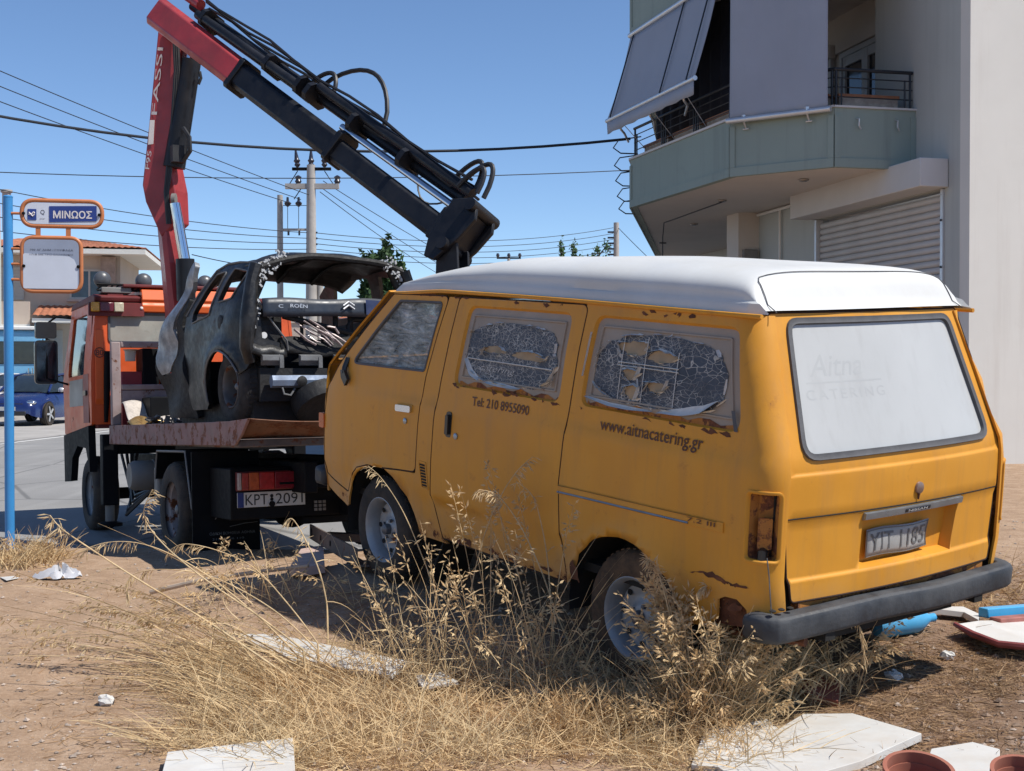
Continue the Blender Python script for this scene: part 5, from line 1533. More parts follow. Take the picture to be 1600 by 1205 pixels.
# boom head: side plates, pins, fork
hd_ = MB()
hp = [(-.15,-.15),(-.17,.18),(-.06,.25),(.06,.24),(.12,.15),(.10,-.04),(.03,-.28),(-.07,-.30)]
for s in (-.15,.12): hd_.prism(hp, bp_(.985,-.02,s), bd, up_, sd*.035)
hd_.prism([(-.16,-.15),(-.16,.2),(.04,.22),(.06,-.15)], bp_(.985,-.02,-.11), bd, up_, sd*.22)
hd_.build('boom_head', M_CBLK, tr, smooth=20, bevel=.008)
for u in (.20,-.16): MB().cyl(bp_(.99,u,-.20), bp_(.99,u,.20), .05, n=14).build('pin', M_CBLK, tr)
fk = MB(); dn = Tinv.to_3x3() @ Vector((0,0,-1)); q0 = bp_(1.0,-.22)
for s in (-.10,.07): fk.prism([(-.09,-.10),(.09,-.10),(.11,.42),(.02,.55),(-.02,.55),(-.11,.42)], q0+sd*s, dn.cross(sd).normalized(), dn, sd*.03)
fk.build('fork', M_CBLK, tr, smooth=20, bevel=.006)
MB().cyl(q0+dn*.42-sd*.12, q0+dn*.42+sd*.12, .035, n=12).build('pin', M_CBLK, tr)
mb = MB(); hk = [q0+dn*.42, q0+dn*.60, q0+dn*.66+bd*.05, q0+dn*.74+bd*.06, q0+dn*.78, q0+dn*.74-bd*.06, q0+dn*.70-bd*.07]; mb.tube(hk, [.03,.03,.03,.032,.03,.025,.015], 10); mb.build('hook', M_CBLK, tr)
# ------------------------------------------------------------------ burnt-out hatchback on the bed (x forward from its tail, y left, z up from the deck)
CARM = frame(-33, (-1.2977, 9.5457, 1.005), -0.048)
M_BURN = mat('burnt_steel', (.005,.005,.006), .45, .0, var=.5, spec=.45, scale=5, dirt=.42, dirtcol=(.075,.074,.073), dscale=8, bump=.5, bscale=14, rust=.05, rscale=5, rustcol=(.10,.05,.03))
M_BURN2 = mat('charred_black', (.005,.005,.006), .7, var=.5, scale=6, bump=.6, bscale=25, dirt=.2, dirtcol=(.03,.03,.03))
M_ASH = mat('ash_grey_steel', (.15,.155,.16), .6, .15, var=.3, scale=6, dirt=.5, dirtcol=(.06,.06,.065), dscale=5, bump=.3, bscale=35)
M_BLUEG = mat('scorched_blue_grey', (.022,.029,.043), .42, var=.25, scale=5, dirt=.35, dirtcol=(.012,.014,.02), dscale=6)
M_ALUB = mat('bare_alloy_beam', (.15,.20,.29), .5, .15, var=.2, scale=8, dirt=.45, dirtcol=(.15,.16,.2), dscale=7)
car = thing('burnt_car', 'burnt-out black hatchback shell with a missing tail standing on the tow truck bed', 'car', CARM)
csy = table([0,.2,.5,.75,.9,1.1,1.2,1.3], [.66,.70,.735,.735,.715,.64,.585,.50], .06, 0, 1.6)
def car_side(s):
    def f(x, z):
        y = csy(z)
        y -= .10*max(0, .35-x)**2/.1225*(1.0 if z < .95 else .6)
        y += .007*math.sin(x*6+z*4)*math.sin(z*7)+.003*math.sin(x*19+z*11)
        y += .03*math.exp(-((math.hypot(x-.45, z-.22)-.36)/.06)**2)*(z < .7)
        return Vector((x, s*y, z))
    f.sgn = -1 if s > 0 else 1
    return f
def car_outline(left=True):
    o = [(.02,.50),(.0,.70),(.06,.88),(.10,1.0),(.04,1.16),(.35,1.21),(.72,1.235)]
    o += [(.92,1.20),(1.10,1.02),(1.22,.86),(1.26,.62),(1.22,.12)] if left else [(1.3,1.23),(1.6,1.12),(1.78,.82),(1.74,.12)]
    o += [(.90,.12)]
    o += [(.45+.34*math.cos(R(a)), .22+.33*math.sin(R(a))) for a in range(-10,165,15)]
    o += [(.08,.40)]
    return o
QW = rpoly([(.16,1.12),(.43,1.170),(.52,1.03),(.57,.92),(.30,.93)], .03)
DO1 = rpoly([(.60,1.165),(.84,1.165),(.98,1.03),(1.09,.88),(1.10,.80),(.72,.84),(.68,.94)], .03)
DOR = rpoly([(.60,1.18),(1.22,1.18),(1.50,.90),(.72,.88)], .04)
panel('body_side', car_outline(), car_side(1), M_BURN, car, holes=[QW, DO1], thick=.035, grid=.05)
panel('body_side', car_outline(False), car_side(-1), M_BURN, car, holes=[QW, DOR], thick=.035, grid=.08)
# fuel flap hole, ragged crust strips on the quarter
mb = MB(); p = car_side(1)(.44,.76); mb.lathe([(0,.0),(.055,.0),(.06,-.004)], 16, p+Vector((0,.004,0)), (0,1,0)); mb.build('fuel_flap', M_BURN2, car)
MB().tube([car_side(1)(.45+.34*math.cos(R(a)), .22+.33*math.sin(R(a)))+Vector((0,.006,0)) for a in range(-8,160,8)], .008, 6).build('arch_lip', M_ASH, car)
for outl_ in (QW, DO1):
    MB().tube([car_side(1)(*p)+Vector((0,.004,0)) for p in dens(outl_,.03)], .006, 5, closed=True).build('window_lip', M_ASH, car)
MB().tube([car_side(1)(x,z)+Vector((0,.004,0)) for x, z in ((.05,1.165),(.2,1.19),(.4,1.215),(.7,1.235),(.92,1.205),(1.1,1.03),(1.22,.87))], .009, 6).build('roof_edge', M_ASH, car)
# roof
def roofc(u, v):
    x = lerp(.02,1.12,u); y = lerp(-.60,.60,v)
    z = lerp(1.195,1.29,min(1,u*3))-.02*u if u < .6 else lerp(1.278,1.20,(u-.6)/.4)
    z = 1.285-.05*max(0,.2-u)/.2-.10*max(0,u-.72)/.28
    return Vector((x, y, z-.10*(abs(y)/.6)**3.2+.012*math.sin(x*5)*math.cos(y*4)+.006*math.sin(x*17+y*9)))
mb = MB(); mb.grid(roofc, 30, 20); ro_ = mb.build('roof', M_BURN, car); s_ = ro_.modifiers.new('thick','SOLIDIFY'); s_.thickness = .02
mb = MB(); 
mb.tube([roofc(0.0,lerp(.02,.98,i/16))+Vector((0,0,-.01)) for i in range(17)], .028, 8); mb.build('roof_header', M_BURN2, car)
for v in (.25,.5,.75):
    MB().tube([roofc(lerp(.03,.97,i/8),v)+Vector((0,0,-.03)) for i in range(9)], .016, 6).build('roof_bow', M_BURN2, car)
# tail opening: D-pillars with crust, inner pillars
for s in (1,-1):
    mb = MB()
    pts = [(.04,s*.60,1.15),(.03,s*.645,1.02),(.02,s*.665,.90),(.0,s*.69,.75),(.02,s*.70,.55),(.05,s*.66,.45)]
    mb.tube([Vector(p) for p in pts], [.055,.05,.055,.06,.05,.045], 9); mb.build('rear_pillar', M_BURN, car)
    mb = MB(); mb.grid(lambda u, v: Vector((.03+.05*v, s*(lerp(.60,.67,u)-.16*v*(1-u*.5)), lerp(1.17,.90,u)-.0*v+.05*v*(1-u))), 10, 5)
    dp = mb.build('pillar_trim', M_BURN, car); s_ = dp.modifiers.new('thick','SOLIDIFY'); s_.thickness = .012
    # inner wheel-house sheet and lamp pocket
    mb = MB(); mb.grid(lambda u, v: Vector((.05+.5*v, s*(.66-.08*v-.10*u*(v > .5)), lerp(.52,.90,u)-.04*v)), 7, 6); mb.build('wheel_house', M_BURN2, car)
    mb = MB(); mb.prism([(.40,.50),(.69,.50),(.705,.58),(.68,.82),(.60,.86),(.58,.62),(.42,.58)], (.01,0,0), (0,s,0), (0,0,1), (.02,0,0)); mb.build('lamp_pocket', M_BURN, car, smooth=0)
    MB().tube([(0,s*.60,.88),(-.01,s*.50,.72),(-.01,s*.40,.60),(0,s*.39,.53)], .008, 5).build('wire_stalk', M_ASH, car)
rnd = random.Random(5)
cr_ = MB()
for k in range(260):
    t = rnd.random(); s = 1 if rnd.random() < .6 else -1
    y = lerp(.62,.40,t)+rnd.uniform(-.05,.05); z = lerp(1.02,1.23,t**.6)+rnd.uniform(-.05,.04)
    if rnd.random() < .25: y = rnd.uniform(.60,.70); z = rnd.uniform(.5,.9)
    r = rnd.uniform(.004,.014)
    cr_.box((.012+rnd.uniform(-.015,.02), s*y, z), (r*1.3,r*2.2,r), Matrix.Rotation(rnd.uniform(0,3),3,'X'))
co_ = cr_.build('ash_crust', mat('pale_ash', (.42,.43,.44), .9, var=.3, scale=40), car, smooth=0); co_['kind'] = 'stuff'
# hatch strip with maker's name, twisted down
mb = MB()
def strp(u, v):
    y = lerp(.585,-.66,u); return Vector((-.03-.03*math.sin(u*3)+.012*v, y, lerp(.772,.905,v)+.02*u+.010*math.sin(u*12)*(v-.3)))
mb.grid(strp, 26, 4); hs_ = mb.build('hatch_strip', M_BLUEG, car); s_ = hs_.modifiers.new('thick','SOLIDIFY'); s_.thickness = .012
M_LET = mat('pale_metal_letters', (.55,.57,.60), .4, .4)
def st_pt(y, z, l=.008):
    u = (.585-y)/1.245; v = (z-.772-.02*u)/.133; return strp(u, v)+Vector((-l-.012,0,0))
lettering('lettering', 'C', M_LET, hs_, lambda u, v: st_pt(.475-u,.835+v), .022, width=.035)
lettering('lettering', 'ROËN', M_LET, hs_, lambda u, v: st_pt(.385-u,.838+v), .030, width=.13)
for dz in (0,.026):
    for s in (1,-1):
        MB().tube([st_pt(-.075,.888+dz-.022), st_pt(-.075+s*.045,.858+dz-.022)], .007, 6).build('chevron_emblem', M_LET, hs_)
mb = MB(); mb.grid(lambda u, v: st_pt(lerp(-.22,-.60,u), lerp(.80,.905,v), .004), 8, 3); mb.build('blue_sheet', mat('scorched_blue', (.02,.03,.085), .4, var=.4, scale=6), hs_, fixn=False)
# tail sill, bumper beam, brackets, spare wheel, floor
mb = MB(); mb.grid(lambda u, v: Vector((.0+.06*math.sin(u*6)*v, lerp(.44,-.62,u), lerp(.50,.625,v)+.012*math.sin(u*15))), 24, 4); sl_ = mb.build('tail_sill', M_BURN2, car); s_ = sl_.modifiers.new('thick','SOLIDIFY'); s_.thickness = .03
mb = MB()
for k in range(16):
    y = rnd.uniform(.40,.05); z = rnd.uniform(.62,.76); L = rnd.uniform(.08,.22)
    mb.tube([Vector((-.02+rnd.uniform(-.03,.03),y,z)), Vector((-.03,y-L*.6,z-L*.35+rnd.uniform(-.02,.02))), Vector((-.02,y-L,z-L*.62))], rnd.uniform(.004,.010), 5)
mb.build('wire_bundle', mat('bare_wire', (.45,.38,.37), .4, .5, var=.4, scale=30), car)
for s in (1,-1):
    mb = MB(); mb.prism([(.68,.88),(.60,.935),(.52,.76),(.42,.62),(.43,.52),(.68,.52),(.695,.75)], (.035,0,0), (0,s,0), (0,0,1), (.02,0,0)); rc_ = mb.build('rear_corner_inner', M_BURN2, car, smooth=0)
    MB().tube([(.015,s*.635,1.03),(.0,s*.672,.90),(-.012,s*.700,.75),(-.008,s*.690,.62),(.0,s*.650,.545),(.0,s*.60,.53)], .009, 6).build('pale_lip', M_ASH, rc_)
    MB().lathe([(0,0),(.024,0),(.024,.006)], 14, (.03,s*.56,.64), (-1,0,0)).build('lamp_hole', mat('daylight_hole', (.6,.6,.6), .6), rc_)
    mb = MB(); mb.grid(lambda u, v: Vector((-.015+.02*v, s*lerp(.69,.40,u), lerp(.50,.575,v)-.02*u+.008*math.sin(u*13))), 12, 3); q_ = mb.build('lamp_ledge', M_BURN, car); q_.modifiers.new('thick','SOLIDIFY').thickness = .02
for (a, b, r) in (((-.0,.42,.78),(.05,-.45,.60),.022),((.05,-.02,.80),(.05,-.02,.52),.022),((.05,-.14,.80),(.05,-.16,.52),.022),((.06,.25,.80),(.06,.25,.6),.014),((.05,-.30,.82),(.05,-.32,.52),.03)):
    MB().cyl(a, b, r, n=8).build('charred_strut', M_BURN2, car)
mb = MB(); mb.tube([Vector((.04,-.12,.58)),Vector((.04,-.12,.72)),Vector((.04,-.16,.77)),Vector((.04,-.26,.77))], .022, 8); mb.build('seat_frame', M_BURN2, car)
bb = MB(); bb.prism([(-.03,.255),(-.065,.27),(-.075,.31),(-.06,.345),(-.02,.345),(0,.30)], (0,-.60,0), (1,0,0), (0,0,1), (0,1.14,0)); bo = bb.build('bumper_beam', M_ALUB, car, smooth=30)
MB().lathe([(0,0),(.035,0),(.04,.02),(.02,.03),(0,.03)], 16, (-.07,.32,.30), (-1,0,0)).build('tow_eye_cover', M_BURN2, bo)
MB().lathe([(0,0),(.012,0),(.012,.01)], 10, (-.072,.14,.31), (-1,0,0)).build('bolt', M_BURN2, bo)
mb = MB(); mb.tube([Vector((-.05,.46,.26)),Vector((-.06,.45,.21)),Vector((-.06,.40,.20)),Vector((-.05,.36,.25))], .008, 6); mb.build('tow_loop', M_ASH, bo)
for y, w in ((.52,.16),(.22,.17),(-.02,.10),(-.14,.08),(-.35,.12)):
    mb = MB(); mb.prism([(-.04,.455),(-.04,.49),(.0,.50),(.0,.42)], (0,y-w/2,0), (1,0,0), (0,0,1), (0,w,0)); mb.prism([(-.045,.40),(-.045,.48),(-.03,.48),(-.03,.40)], (0,y-w/2,0), (1,0,0), (0,0,1), (0,.03,0)); mb.build('bumper_bracket', M_ASH, car, smooth=0)
mb = MB(); mb.bx(.10,1.7,-.62,.62,.0,.16); mb.bx(.08,1.15,.40,.46,.16,.78); mb.bx(.08,1.15,-.46,-.40,.16,.78); mb.bx(.02,.05,-.60,.60,.16,.40); mb.bx(1.05,1.10,-.6,.6,.16,.5); mb.bx(1.62,1.7,-.62,.25,.16,.7); mb.build('floor_pan', M_BURN2, car)
MB().lathe([(.10,-.05),(.15,-.07),(.19,-.06),(.20,0),(.19,.06),(.15,.07),(.10,.05)], 26, (-.02,.17,.16), (.55,.15,.8)).build('spare_wheel', M_BURN2, car)
# wheels: burnt, squashed
M_BTYRE = mat('burnt_tyre', (.022,.021,.021), .95, var=.5, scale=12, dirt=.4, dirtcol=(.09,.085,.08), dscale=9, bump=.5, bscale=40)
M_BRIM = mat('burnt_rim', (.13,.13,.135), .7, .3, var=.3, scale=8, rust=.4)
for x in (.45,):
    for s in (1,-1): wheel('wheel', car, WM(x-.08,s*.585,.28,0,s < 0), r=.285, w=.23, rimr=.17, mt=M_BTYRE, mr=M_BRIM)
# scorched front door, sprung slightly open: pale blade of the window frame above, charred skin below
def dsurf(x, z): return Vector((x, csy(min(z,1.1))+.01+.05*max(0,x-1.2)+.02*math.sin(x*9+z*8)+.012*math.sin(z*17), z))
dsurf.sgn = -1
M_DOORP = mat('scorched_pale_door', (.32,.33,.34), .42, .3, var=.35, scale=7, dirt=.55, dirtcol=(.03,.031,.035), dscale=8, bump=.3, bscale=25)
dup = rpoly([(1.14,1.27),(1.20,1.31),(1.26,1.28),(1.44,1.08),(1.68,.86),(1.80,.72),(1.83,.58),(1.72,.42),(1.58,.44),(1.46,.56),(1.42,.68),(1.44,.78),(1.36,.93),(1.20,1.14)], .02)
do_ = panel('front_door', dup, dsurf, M_DOORP, car, thick=.04, grid=.04)
dlo = rpoly([(1.42,.70),(1.46,.55),(1.58,.43),(1.72,.41),(1.82,.56),(1.80,.34),(1.74,.07),(1.16,.05),(1.20,.30),(1.26,.55),(1.30,.80),(1.26,1.02),(1.31,1.02),(1.38,.82)], .02)
panel('charred_door_skin', dlo, dsurf, M_BURN2, do_, thick=.05, lift=-.006, grid=.05)
# hanging liner and scorched seat remains in the doorway
for y in (.33,-.33):
    mb = MB(); mb.box((1.15,y-.12,.40), (.10,.40,.50), Matrix.Rotation(R(-14),3,'Y')); mb.build('seat_frame', M_BURN2, car)
# ------------------------------------------------------------------ loose scrap on the deck
def on_deck(x, y, z): return TRUCK @ Vector((x, y, z))
M_GOLD = mat('scorched_brass_sheet', (.55,.36,.14), .28, .75, var=.3, scale=6, dirt=.4, dirtcol=(.1,.07,.04), dscale=6)
M_PALECL = mat('sooty_cloth', (.50,.45,.40), .8, var=.2, scale=5, dirt=.34, dirtcol=(.04,.035,.035), dscale=34)
def scrap(name, label, cat, m, fn, nu, nv, th=.006):
    mb = MB(); mb.grid(fn, nu, nv); o = mb.build(name, m); s = o.modifiers.new('thick','SOLIDIFY'); s.thickness = th
    return tag(o, label, cat)
scrap('sooty_blanket', 'sooty pale blanket lying over scrap behind the truck headboard', 'blanket', M_PALECL,
      lambda u, v: on_deck(lerp(2.25,1.75,v)+.03*math.sin(u*7), lerp(.93,.1,u), 1.30-.24*v+.03*math.sin(u*11+v*5)+.02*math.sin(v*9)), 26, 14)
scrap('brass_sheet', 'crumpled brass coloured sheet glinting on the truck bed', 'metal sheet', M_GOLD,
      lambda u, v: on_deck(lerp(1.9,1.35,v), lerp(.93,.45,u)+.04*math.sin(v*6), 1.02+.10*math.sin(u*5+.5)*(1-v*.5)+.05*math.sin(v*7+u*4)), 24, 16)
sb = MB(); rnd = random.Random(9)
for k in range(90):
    c = on_deck(rnd.uniform(.9,1.75), rnd.uniform(.50,.95), 1.0+rnd.uniform(-.02,.14)); r = rnd.uniform(.012,.05)
    sb.box(c, (r*2,r,r*.5), Matrix.Rotation(rnd.uniform(0,6),3,(rnd.random(),rnd.random(),rnd.random()+.1)))
sbo = sb.build('charred_rubble', mat('charred_rubble', (.05,.048,.047), .7, var=.7, scale=20, dirt=.3, dirtcol=(.45,.42,.38), dscale=20), smooth=0)
tag(sbo, 'charred rubble heaped on the truck bed', 'rubble', kind='stuff')
cup = MB(); c0 = on_deck(-1.1,.90,.957); cup.lathe([(.03,0),(.045,.09),(.046,.095),(.042,.09),(.028,.005)], 18, c0, (0,0,1), caps=False)
tag(cup.build('plastic_cup', glass_mat('clear_plastic', (.7,.72,.75), .2, 0, .35)), 'clear plastic cup on the rear corner of the truck bed', 'cup')
# ------------------------------------------------------------------ bus stop sign on its blue pole
M_BLUEP = mat('blue_pole_paint', (.045,.25,.56), .4, var=.08, scale=4, dirt=.15, dirtcol=(.05,.15,.3))
M_ORT = mat('orange_tube_paint', (.50,.175,.065), .45, var=.12, scale=5, dirt=.2, dirtcol=(.3,.12,.06))
M_SIGNW = mat('sign_pale', (.56,.60,.68), .5, var=.05, scale=4, dirt=.2, dirtcol=(.45,.48,.55))
M_SIGNB = mat('sign_blue', (.02,.045,.22), .4, var=.08)
M_SIGNG = mat('sign_grey_blue', (.27,.31,.40), .5, var=.08)
M_DKTXT = mat('dark_print', (.05,.055,.08), .6)
bs = world_at(15.5, 850, 11.2); bs.z = gz(bs.x, bs.y)
sg = thing('bus_stop_sign', 'bus stop sign in orange tube frames on a blue pole', 'sign', Matrix.Translation(bs) @ Matrix.Rotation(R(12), 4, 'Z'))
H_ = 1.42+262/2000*11.2-bs.z
MB().cyl((0,0,-.3),(0,0,H_),.041,n=20).build('pole', M_BLUEP, sg)
MB().lathe([(.042,0),(.043,.012),(.03,.022),(0,.024)], 20, (0,0,H_), (0,0,1)).build('pole_cap', M_BLUEP, sg)
k_ = 11.2/2000
def sx_(px): return (px-17)*k_
def sz_(py): return 1.42+(572-py)*k_-bs.z
def tframe(x0, x1, y0, y1, r, nm):
    pts = rpoly([(sx_(x0),sz_(y1)),(sx_(x1),sz_(y1)),(sx_(x1),sz_(y0)),(sx_(x0),sz_(y0))], r, 8)
    MB().tube([Vector((a,-.02,b)) for a, b in pts], .019, 10, closed=True).build(nm, M_ORT, sg)
tframe(38,158,313,353,.12,'upper_frame'); tframe(38,126,371,455,.10,'lower_frame')
mb = MB(); mb.prism(rpoly([(sx_(42),sz_(350)),(sx_(155),sz_(350)),(sx_(155),sz_(317)),(sx_(42),sz_(317))],.08), (0,-.035,0), (1,0,0), (0,0,1), (0,.02,0)); up = mb.build('name_board', M_SIGNW, sg, smooth=0)
mb = MB(); mb.prism([(sx_(79),sz_(347)),(sx_(150),sz_(344)),(sx_(150),sz_(320)),(sx_(79),sz_(322))], (0,-.039,0), (1,0,0), (0,0,1), (0,.003,0)); mb.build('name_field', M_SIGNB, up, smooth=0)
lettering('lettering', 'ΜΙΝΩΟΣ', M_TEXTW, up, lambda u, v: Vector((sx_(85)+u,-.041,sz_(341)+v+.012*u)), .068, width=.325, bold=.02)
mb = MB(); mb.prism(rpoly([(sx_(47),sz_(344)),(sx_(60),sz_(344)),(sx_(60),sz_(327)),(sx_(47),sz_(327))],.004), (0,-.039,0), (1,0,0), (0,0,1), (0,.003,0)); mb.build('operator_logo', M_SIGNB, up, smooth=0)
mb = MB()
for a in (0,1): mb.tube([Vector((sx_(49)+.006*i,-.041,sz_(336)+.012*math.sin(i*.9+a*2)+.012*a)) for i in range(9)], .005, 5)
mb.build('logo_wave', M_TEXTW, up)
lettering('lettering', 'Q', M_DKTXT, up, lambda u, v: Vector((sx_(66)+u,-.037,sz_(336)+v)), .045, width=.035)
lettering('lettering', 'STOP', M_DKTXT, up, lambda u, v: Vector((sx_(65)+u,-.037,sz_(343)+v)), .010, width=.04)
mb = MB(); mb.prism(rpoly([(sx_(41),sz_(452)),(sx_(123),sz_(452)),(sx_(123),sz_(374)),(sx_(41),sz_(374))],.07), (0,-.035,0), (1,0,0), (0,0,1), (0,.02,0)); lo = mb.build('route_board', M_SIGNG, sg, smooth=0)
pp = [(sx_(40),sz_(451)),(sx_(121),sz_(451)),(sx_(121),sz_(418)),(sx_(116),sz_(405)),(sx_(108),sz_(400)),(sx_(62),sz_(397)),(sx_(40),sz_(396))]
mb = MB(); mb.prism(rpoly(pp,.02), (0,-.039,0), (1,0,0), (0,0,1), (0,.003,0)); mb.build('blank_sheet', M_SIGNW, lo, smooth=0)
lettering('lettering', '790 ΑΓ.ΔΗΜ / ΓΛΥΦΑΔΑ', M_DKTXT, lo, lambda u, v: Vector((sx_(50)+u,-.037,sz_(392)+v)), .018, width=.36)
lettering('lettering', '171B ΜΕΤΡΟ ΕΛΛΗΝΙΚΟ', M_DKTXT, lo, lambda u, v: Vector((sx_(50)+u,-.041,sz_(399)+v)), .016, width=.36)
for z in (334,389,413,437): MB().cyl((.03,-.02,sz_(z)),(sx_(41),-.02,sz_(z)),.012,n=8).build('clamp_arm', M_ORT, sg)
for x in (62,107): MB().bx(sx_(x)-.02,sx_(x)+.02,-.03,-.01,sz_(369),sz_(355)).build('link_plate', M_ORT, sg)
for x, z in ((41,334),(154,334),(41,416),(122,416)): MB().lathe([(0,0),(.014,0),(.014,.012),(0,.014)], 10, (sx_(x),-.036,sz_(z)), (0,-1,0)).build('bolt', M_CHAS, sg)

# ------------------------------------------------------------------ parked blue hatchback across the street
M_BLUC = mat('blue_car_paint', (.014,.028,.12), .22, .2, var=.08, coat=.6)
M_CGL = mat('car_glass', (.02,.028,.035), .06, var=.2)
def small_car(name, label, M4, paint, group=None):
    """x forward; 4.25 x 1.8 x 1.45"""
    t = thing(name, label, 'car', M4, group)
    st = [(-2.12,.50,.80,.72),(-2.05,.32,.98,.80),(-1.6,.22,1.02,.88),(-.8,.20,.98,.90),(.3,.20,.95,.90),(.95,.20,.94,.89),(1.5,.21,.86,.86),(1.9,.24,.76,.80),(2.08,.30,.66,.70),(2.13,.36,.56,.62)]
    mb = MB(); rows = []
    for x, z0, z1, w in st:
        row = []
        for k in range(17):
            a = math.pi*k/16; c, s = math.cos(a), math.sin(a)
            row.append(Vector((x, w*math.copysign(abs(c)**.32, c), z0+(z1-z0)*abs(s)**.55)))
        rows.append(row)
    n = 17
    mb.add([p for r in rows for p in r], [(i*n+k,(i+1)*n+k,(i+1)*n+k+1,i*n+k+1) for i in range(len(rows)-1) for k in range(n-1)]+[tuple(range(n)), tuple((len(rows)-1)*n+k for k in range(n))])
    mb.build('body', paint, t, smooth=60)
    gs = [(-1.95,1.0,1.0,.66,.70),(-1.6,1.0,1.34,.60,.72),(-1.0,.97,1.44,.58,.76),(-.2,.95,1.46,.58,.77),(.35,.94,1.40,.58,.77),(1.05,.93,.95,.62,.72)]
    mb = MB(); rf_ = MB()
    vs = [];
    for x, z0, z1, wt, wb in gs: vs += [Vector((x,-wb,z0)),Vector((x,-wt,z1-.03)),Vector((x,-wt*.8,z1)),Vector((x,wt*.8,z1)),Vector((x,wt,z1-.03)),Vector((x,wb,z0))]
    mb.add(vs, [(i*6+k,(i+1)*6+k,(i+1)*6+k+1,i*6+k+1) for i in range(5) for k in range(5)])
    mb.build('glasshouse', M_CGL, t, smooth=50)
    rf_.grid(lambda u, v: Vector((lerp(-1.62,.36,u), lerp(-.60,.60,v), (1.36+.115*math.sin(math.pi*min(1,u*.75+.18))-.03*abs(v-.5)**2*4))), 12, 6); rf_.build('roof', paint, t)
    for s in (1,-1):
        for a, b in (((1.05,s*.73,.94),(.34,s*.595,1.40)),((-.25,s*.775,.95),(-.3,s*.60,1.44)),((-1.25,s*.75,.98),(-1.35,s*.60,1.41)),((-1.95,s*.70,1.0),(-1.58,s*.61,1.35))):
            MB().cyl(a, b, .035, n=8).build('pillar', paint, t)
        MB().tube([(.36,s*.60,1.40),(-.3,s*.605,1.45),(-1.2,s*.61,1.42)], .03, 6).build('roof_rail', paint, t)
        mi = MB().sphere((.75,s*.97,1.0), .10, 12, 8, (.6,1,.7)).build('mirror', M_ALU, t)
        hl_ = MB(); hl_.sphere((1.93,s*.62,.66), .14, 14, 8, (.9,1.1,.55)); hl_.build('headlight', M_CHROME, t)
        fl_ = MB(); fl_.tube([Vector((2.03,s*(.60+.08*math.cos(a)),.42+.07*math.sin(a))) for a in np.linspace(0,6.283,12,endpoint=False)], .015, 6, closed=True); fl_.build('fog_lamp_ring', M_CHROME, t)
    MB().bx(2.06,2.10,-.45,.45,.58,.64).build('grille', M_BLKPL, t, bevel=.01); MB().bx(2.10,2.15,-.55,.55,.30,.42).build('air_intake', M_BLKPL, t, bevel=.02)
    MB().lathe([(0,0),(.06,0),(.06,.01),(0,.012)], 16, (2.10,0,.64), (1,0,.2)).build('badge', M_ALU, t)
    MB().bx(2.14,2.155,-.26,.26,.44,.55).build('license_plate', M_PLW, t)
    for x in (1.38,-1.25):
        for s in (1,-1):
            mb = MB()
            mb.lathe([(0,.001),(.36,.001),(.36,.02),(0,.02)], 24, (x,s*.88,.33), (0,s,0)); mb.build('arch', M_BLACK, t)
            w = MB().lathe([(.22,-.1),(.31,-.1),(.325,-.07),(.325,.07),(.31,.1),(.23,.1)], 28, (x,s*.83,.325), (0,s,0), caps=False).build('wheel', M_TYRE, t)
            r = MB().lathe([(0,.06),(.05,.06),(.06,.05),(.20,.05),(.225,.09),(.235,.1)], 24, (x,s*.83,.325), (0,s,0), caps=False).build('rim', M_BLACK, w)
            for k in range(5):
                a = 2*math.pi*k/5; MB().box((x+math.cos(a)*.12,s*.925,.325+math.sin(a)*.12), (.21,.02,.055), Matrix.Rotation(-a,3,'Y')).build('spoke', M_ALU, r)
    return t
cw = world_at(74, 640, 36.3)
hdg = math.degrees(math.atan2(-rd.x, -rd.y))
CB = frame(186, (0,0,ROAD_Z+.004))
fw = Vector((CB[0][0],CB[1][0],0)); lf = Vector((CB[0][1],CB[1][1],0))
o_ = cw-fw*1.38-lf*.9
small_car('parked_car', 'blue hatchback parked across the street behind the sign pole', frame(184, (o_.x,o_.y,ROAD_Z+.004)), M_BLUC)
small_car('parked_car', 'white car at the left edge parked behind the blue hatchback', frame(184, (o_.x-2.6,o_.y+2.2,ROAD_Z+.004)), mat('white_car_paint', (.6,.6,.6), .3, coat=.5))

# ------------------------------------------------------------------ light blue lorry and white shed behind it
M_LBLUE = mat('light_blue_paint', (.16,.42,.66), .4, var=.08, dirt=.2, dirtcol=(.4,.5,.58))
lp = world_at(22, 650, 46); lp.z = ROAD_Z+.01
lo_ = thing('blue_lorry', 'light blue cab-over lorry standing behind the blue car', 'truck', Matrix.Translation(lp) @ Matrix.Rotation(R(14),4,'Z'))
def LB_(n, m, *b, parent=lo_, bevel=.03): 
    mb = MB()
    for q in b: mb.bx(*q)
    return mb.build(n, m, parent, smooth=30, bevel=bevel)
LB_('cab', M_LBLUE, (-1.15,1.15,-1.0,.8,.55,2.95), bevel=.12)
LB_('windscreen', M_CGL, (-1.02,1.02,-1.04,-.98,1.75,2.55)); LB_('front_grille', M_CHAS, (-.95,.95,-1.03,-.99,.95,1.35))
LB_('bumper', M_LBLUE, (-1.18,1.18,-1.12,-.9,.42,.80)); LB_('roof_visor', M_WHITEP, (-1.1,1.1,-1.1,.2,2.95,3.08))
LB_('cargo_box', M_WHITEP, (-1.2,1.2,.95,6.0,1.0,3.3))
